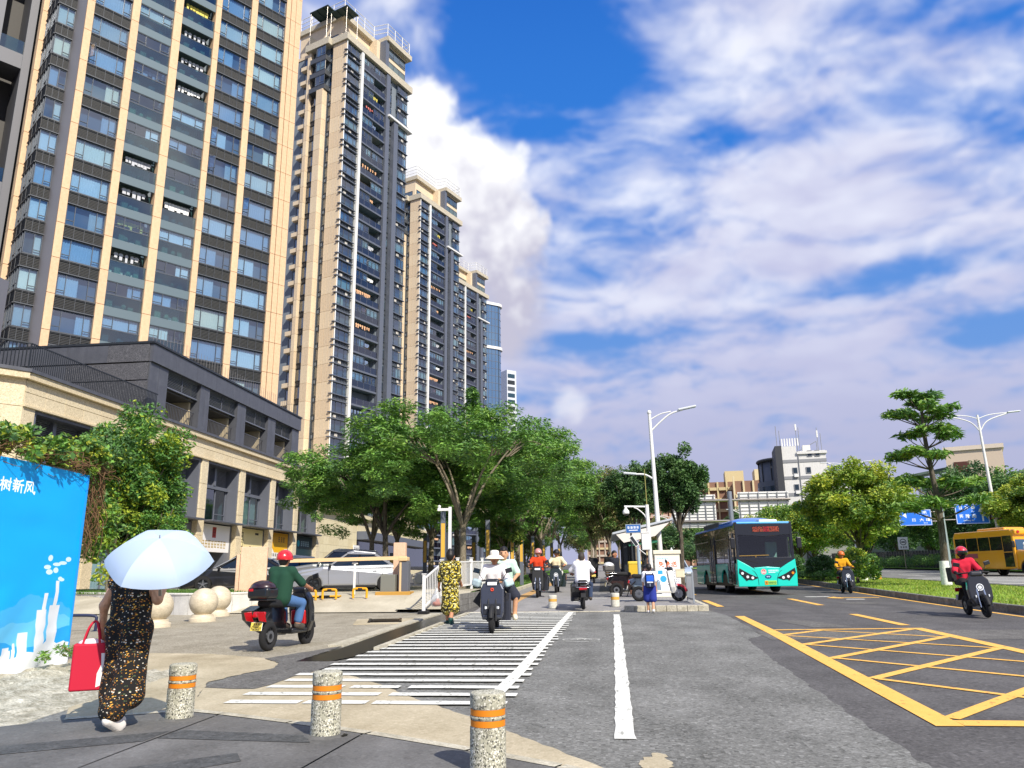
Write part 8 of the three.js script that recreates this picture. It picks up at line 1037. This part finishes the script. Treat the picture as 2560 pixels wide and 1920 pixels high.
// ---------------------------------------------------------------- bus stop corner
{
  const wy = (x, z) => wk(x, z);
  let t = thing('bus_shelter', 'bus shelter with tilted white-bellied roof on dark posts', 'shelter', 1.6, wy(1.6, -37), -37);
  part('roof', [tf((() => { const g = extrude([[-1.15, 2.3], [-0.4, 2.46], [0.5, 2.66], [1.35, 2.86], [1.35, 2.92], [0.5, 2.73], [-0.4, 2.54], [-1.15, 2.36]], 7.5, 0.01); return g; })(), 0, 0, -3.4)], mat('#b9bfc6', 0.5), t); part('soffit', [tf(extrude([[-1.0, 2.28], [-0.4, 2.4], [0.5, 2.58], [1.2, 2.74], [0.6, 2.2], [-0.7, 1.95]], 0.06), 0, 0, 4.1)], mat('#e2ddd4', 0.7), t);
  for (const z of [3.4, 0.6, -2.4]) for (const x of [-0.62, -0.3]) part('post', [rbox(0.16, 2.4, 0.16, 0.01, x, 1.2, z)], mDarkMetal, t); part('ad_panel', [rbox(0.12, 1.7, 2.2, 0.02, 0.2, 1.15, 2.0)], mDarkMetal, t); part('bench', [rbox(0.4, 0.06, 2.4, 0.02, 0.6, 0.45, 0), rbox(0.08, 0.45, 0.08, 0.01, 0.6, 0.22, 1), rbox(0.08, 0.45, 0.08, 0.01, 0.6, 0.22, -1)], mBrushed, t); part('green_awning', [tf(box(1.2, 0.04, 1.2), 0.1, 1.95, 3.6, 0.1, 0, 0.12)], mat('#2f7a5a', 0.7), t);
  t = thing('street_lamp', 'tall white street lamp with long arm at the bus stop', 'street lamp', 2.62, wy(2.6, -35.9), -35.9); t.rotation.z = 0.022; part('pole', [cyl(0.13, 0.07, 8.0, 0, 4.0, 0, 16)], mWhitePaint, t); part('arm', [tube([[0, 7.15, 0], [0.5, 7.6, 0], [1.0, 7.95, 0.0], [1.55, 8.1, 0]], 0.04, 20, 8), tube([[0, 7.7, 0], [0.5, 7.95, 0], [1.0, 8.05, 0]], 0.03, 16, 8)], mWhitePaint, t); part('lamp_head', [tf(rbox(0.85, 0.1, 0.26, 0.04), 1.75, 8.17, 0, 0, 0, 0.16)], mat('#cfd4d6', 0.4), t); part('lower_arm', [tube([[0, 4.9, 0], [-0.4, 5.15, 0], [-0.9, 5.2, 0]], 0.04, 14, 8)], mWhitePaint, t); part('lower_head', [tf(rbox(0.6, 0.09, 0.2, 0.03), -1.1, 5.24, 0, 0, 0, -0.12)], mat('#cfd4d6', 0.4), t); part('finial', [sph(0.1, 0, 8.05, 0, 1, 1.2, 1, 12, 8)], mWhitePaint, t);
  t = thing('camera_pole', 'white pole with hanging dome camera and equipment box', 'camera pole', 1.8, wy(1.8, -29.9), -29.9); t.rotation.z = 0.015; part('pole', [cyl(0.085, 0.07, 3.35, 0, 1.68, 0, 14)], mWhitePaint, t); part('extension', [cyl(0.02, 0.015, 1.4, 0, 4.0, 0, 8)], mat('#8f8a4a', 0.6), t); part('arm', [bar([0, 3.28, 0], [-0.85, 3.32, 0], 0.035, 8), tube([[0, 2.6, 0], [-0.1, 2.95, 0], [-0.35, 3.2, 0], [-0.5, 3.27, 0]], 0.025, 14, 6)], mWhitePaint, t); const dm = part('dome_camera', [lathe([[0.001, 0.0], [0.03, 0.0], [0.05, -0.06], [0.12, -0.16], [0.125, -0.24], [0.1, -0.27], [0.001, -0.27]], -0.8, 3.3, 0, 20)], mWhitePaint, t); part('lens', [sph(0.085, -0.8, 3.04, 0, 1, 0.9, 1, 14, 10)], mBlackPl, dm); part('equipment_box', [rbox(0.3, 0.62, 0.28, 0.02, -0.14, 1.98, 0.1), rbox(0.34, 0.04, 0.32, 0.01, -0.14, 2.31, 0.1)], mWhitePaint, t);
  t = thing('street_sign', 'blue street name sign with white characters above the shelter', 'street sign', 1.28, wy(1.3, -32) + 2.55, -32.0); t.rotation.z = 0.02; part('plate', [rbox(0.62, 0.36, 0.05, 0.012)], mat('#8f9aa2', 0.5), t); part('plate_face', [face(0.56, 0.3, 0, 0, 0.027)], printed(256, 138, (c, w, h) => { c.fillStyle = '#1f5fa8'; c.fillRect(0, 0, w, h); c.strokeStyle = '#f2f6fa'; for (let i = 0; i < 4; i++) smudge(c, 22 + i * 56, 24, 42, 46, 8); c.fillStyle = '#f2f6fa'; c.fillRect(46, 92, 164, 14); }), t); part('post', [cyl(0.04, 0.04, 2.6, -0.1, -1.3, -0.08, 10)], mDarkMetal, t);
  t = thing('poster_cabinet', 'white cabinet with orange lettered poster beside the parked scooter', 'cabinet', 2.3, wy(2.3, -29), -29.05, 0.04); part('cabinet_body', [rbox(0.9, 1.5, 0.42, 0.015, 0, 0.75, 0)], mat('#dcd9c8', 0.6), t); part('cabinet_lid', [rbox(0.98, 0.14, 0.5, 0.02, 0, 1.57, 0)], mat('#e6e0c6', 0.6), t); part('poster', [face(0.84, 1.36, 0, 0.74, 0.213)], printed(512, 830, (c, w, h) => { c.fillStyle = '#eef1f4'; c.fillRect(0, 0, w, h); c.strokeStyle = '#5aa9dd'; for (let i = 0; i < 7; i++) smudge(c, 40 + i * 34, 30, 26, 30, 5); c.strokeStyle = '#ea6a1e'; ['mian', 'fei', 'song'].forEach((k, i) => glyph(c, k, 62 + i * 138, 110, 118, 15)); c.fillStyle = '#35a5e0'; c.fillRect(40, 300, 100, 80); c.beginPath(); c.arc(150, 480, 70, 0, 7); c.fill(); c.strokeStyle = '#33383d'; for (let r = 0; r < 6; r++) for (let i = 0; i < 7; i++) smudge(c, 236 + i * 36, 306 + r * 56, 26, 30, 4); }), t); part('lid_knob', [cyl(0.05, 0.005, 0.1, 0.2, 1.69, 0, 8)], mWhitePaint, t);
  t = thing('grey_barrier', 'grey upright-bar steel barrier at the kerb corner', 'barrier', 2.68, wy(2.68, -25), -24.5); for (const [z, h] of [[0, 0.92], [-1.7, 0.92]]) part('post', [rbox(0.06, h, 0.06, 0.008, 0, h / 2, z)], mat('#9aa0a4', 0.45, { metalness: 0.4 }), t); for (const y of [0.12, 0.86]) part('rail', [box(0.04, 0.05, 1.7, 0, y, -0.85)], mat('#9aa0a4', 0.45, { metalness: 0.4 }), t); for (let i = 0; i < 11; i++) part('upright', [box(0.03, 0.72, 0.07, 0, 0.49, -0.14 - i * 0.142)], mat('#b4b9bc', 0.45, { metalness: 0.4 }), t);
  t = thing('solar_sign', 'grey post with tilted solar panel frame beside the white pole', 'post', 1.3, wy(1.3, -28.8), -28.8); part('post', [cyl(0.065, 0.06, 1.72, 0, 0.86, 0, 12)], mat('#9fb2bd', 0.45), t); part('panel_frame', [tf(rbox(0.16, 0.42, 0.04, 0.01), -0.14, 1.98, 0.05, 0, 0, 0.6)], mWhitePaint, t); part('panel', [tf(box(0.1, 0.36, 0.01), -0.14, 1.98, 0.076, 0, 0, 0.6)], mDarkMetal, t); part('bracket', [bar([0.02, 1.7, 0.05], [0.25, 1.5, 0.1], 0.015, 6)], mWhitePaint, t);
  t = thing('delivery_box', 'yellow delivery box standing behind the post at the shelter', 'box', 1.25, wy(1.2, -31.5), -31.6); part('box_body', [rbox(0.5, 0.42, 0.45, 0.03, 0, 0.95, 0)], mat('#d9b42c', 0.7), t); part('box_lid', [rbox(0.54, 0.12, 0.48, 0.04, 0, 1.2, 0)], mat('#e3c94a', 0.7), t); part('crate_stand', [rbox(0.46, 0.74, 0.4, 0.02, 0, 0.37, 0)], mat('#6a4a3c', 0.8), t);
}
// ---------------------------------------------------------------- signs and lamps across the road
{
  const sb = '#1672e2', signM = (draw) => printed(512, 350, (c, w, h) => { c.fillStyle = sb; c.fillRect(0, 0, w, h); c.strokeStyle = '#e8f0fa'; c.lineWidth = 8; c.strokeRect(8, 8, w - 16, h - 16); c.fillStyle = '#f2f6fc'; c.strokeStyle = '#f2f6fc'; draw(c, w, h); });
  let t = thing('road_sign', 'blue direction sign with up arrow right of the tall tiered tree', 'road sign', 27.7, opp(-62), -62, -0.1, 'blue signs over the far carriageway'); part('sign_plate', [rbox(2.3, 1.5, 0.06, 0.05, 0, 4.3, 0)], mBrushed, t); part('sign_face', [face(2.26, 1.46, 0, 4.3, 0.033)], signM((c) => { c.fillRect(400, 120, 26, 190); c.beginPath(); c.moveTo(350, 140); c.lineTo(413, 40); c.lineTo(476, 140); c.fill(); glyph(c, 'lu', 250, 30, 62, 8); smudge(c, 60, 34, 56, 60, 8); smudge(c, 150, 34, 56, 60, 8); c.font = 'bold 30px sans-serif'; c.fillText('Rd', 250, 140); glyph(c, 'bin', 50, 180, 66, 8); glyph(c, 'long', 150, 180, 66, 8); glyph(c, 'lu', 250, 180, 66, 8); c.fillText('Binlong  Rd', 110, 300); }), t); for (const y of [3.9, 4.8]) part('bracket_arm', [bar([-2.0, y, -0.06], [0, y, -0.06], 0.05, 8)], mBrushed, t);
  part('pole', [cyl(0.16, 0.11, 5.6, -2.0, 2.6, -0.1, 14)], mat('#9fb0ae', 0.45, { metalness: 0.3 }), t);
  t = thing('road_sign', 'blue direction sign behind yellow-green leaves left of the tall tiered tree', 'road sign', 23.6, opp(-62), -62, -0.1, 'blue signs over the far carriageway'); part('sign_plate', [rbox(2.3, 1.2, 0.06, 0.05, 0, 4.1, 0)], mBrushed, t); part('sign_face', [face(2.26, 1.16, 0, 4.1, 0.033)], signM((c) => { glyph(c, 'nan', 380, 30, 66, 8); smudge(c, 280, 30, 60, 66, 8); c.font = 'bold 30px sans-serif'; c.fillText('Nanshan', 340, 136); glyph(c, 'da', 320, 190, 70, 9); glyph(c, 'dao', 420, 190, 70, 9); smudge(c, 200, 190, 66, 70, 8); c.fillText('Blvd', 380, 310); c.beginPath(); c.moveTo(60, 120); c.lineTo(120, 60); c.lineTo(120, 180); c.fill(); }), t); for (const y of [3.8, 4.5]) part('bracket_arm', [bar([0, y, -0.06], [1.8, y, -0.06], 0.05, 8)], mBrushed, t);
  const lamp = (l, x, z, h, arm, lean) => { const q = thing('street_lamp', l, 'street lamp', x, opp(z) + 0.1, z, 0, 'double-armed lamps on the far pavement'); q.rotation.z = lean; part('pole', [cyl(0.16, 0.08, h, 0, h / 2, 0, 14)], mWhitePaint, q); for (const s of [-1, 1]) { part('arm', [tube([[0, h - 1.3, 0], [s * arm * 0.3, h - 0.5, 0], [s * arm, h + 0.05, 0]], 0.045, 16, 8), tube([[0, h - 0.3, 0], [s * arm * 0.4, h - 0.02, 0], [s * arm, h + 0.08, 0]], 0.035, 14, 8)], mWhitePaint, q); part('lamp_head', [tf(rbox(0.95, 0.1, 0.3, 0.04), s * (arm + 0.4), h + 0.12, 0, 0, 0, s * 0.05)], mat('#cfd4d6', 0.4), q); } return q; };
  t = lamp('tall double-armed lamp with purple banners at the right edge', 29.9, -63, 11.9, 2.3, 0.02); for (const s of [-1, 1]) { part('banner', [rbox(0.58, 1.15, 0.04, 0.01, s * 0.42, 4.4, 0.12)], mat('#4b3a78', 0.6), t); part('banner_face', [face(0.56, 1.12, s * 0.42, 4.4, 0.144)], printed(128, 256, (c, w, h) => { c.fillStyle = '#46366f'; c.fillRect(0, 0, w, h); c.fillStyle = '#b8324a'; c.fillRect(0, h - 14, w, 14); c.strokeStyle = '#e9e6f2'; if (s < 0) for (let r = 0; r < 4; r++) for (let i = 0; i < 2; i++) smudge(c, 16 + i * 52, 20 + r * 54, 40, 42, 8); else for (let r = 0; r < 6; r++) smudge(c, 50, 20 + r * 36, 22, 26, 4); }), t); }
  lamp('double-armed lamp rising above the median trees beside the white block', 29.6, -96, 12.2, 2.1, 0.01); lamp('distant double-armed lamp behind the bus rear', 10.5, -118, 7.5, 1.9, 0); lamp('small distant lamp right of the gantry pole', 19.8, -112, 7.8, 1.4, 0);
  t = thing('square_sign', 'small white square no-vehicle sign by the far hedge', 'sign', 24.2, opp(-66.5) + 0.1, -66.5); t.position.set(29.2, opp(-80.5) + 0.1, -80.5); part('post', [cyl(0.04, 0.04, 2.4, 0, 1.2, 0, 8)], mBrushed, t); part('plate', [rbox(0.95, 1.2, 0.04, 0.02, 0, 2.4, 0.03)], mWhitePaint, t); part('plate_face', [face(0.9, 1.15, 0, 2.4, 0.053)], printed(128, 160, (c, w, h) => { c.fillStyle = '#e6e6e2'; c.fillRect(0, 0, w, h); c.strokeStyle = '#3a3a3a'; c.lineWidth = 9; c.beginPath(); c.arc(64, 62, 38, 0, 7); c.stroke(); c.fillStyle = '#333'; c.fillRect(40, 54, 48, 18); for (let i = 0; i < 3; i++) smudge(c, 20 + i * 32, 118, 24, 26, 4); }), t);
  t = thing('whitewashed_stump', 'short whitewashed trunk with a yellow marker on the median', 'stump', 14.3, gy(-42.5) + 0.26, -44.2); part('trunk', [cyl(0.2, 0.17, 1.15, 0, 0.57, 0, 14)], mPaintedTrunk, t); part('marker', [rbox(0.14, 0.36, 0.1, 0.02, 0.3, 0.18, 0.1)], mat('#d98a14', 0.6), t);
  // fence along the far pavement
  t = thing('dark_fence', 'dark slatted fence in the shade behind the far hedge', 'fence', 31.6, 0, -54); for (let i = 0; i < 90; i++) part('slat', [box(0.1, 1.7, 0.5, 0, opp(-54 - i * 0.75) + 0.95, -i * 0.75)], mDarkMetal, t); part('rail', [box(0.05, 0.08, 67, -0.06, opp(-88) + 1.5, -33.5, 0.017)], mDarkMetal, t);
}
renderer.setSize(1024, 768);
renderer.render(scene, camera);
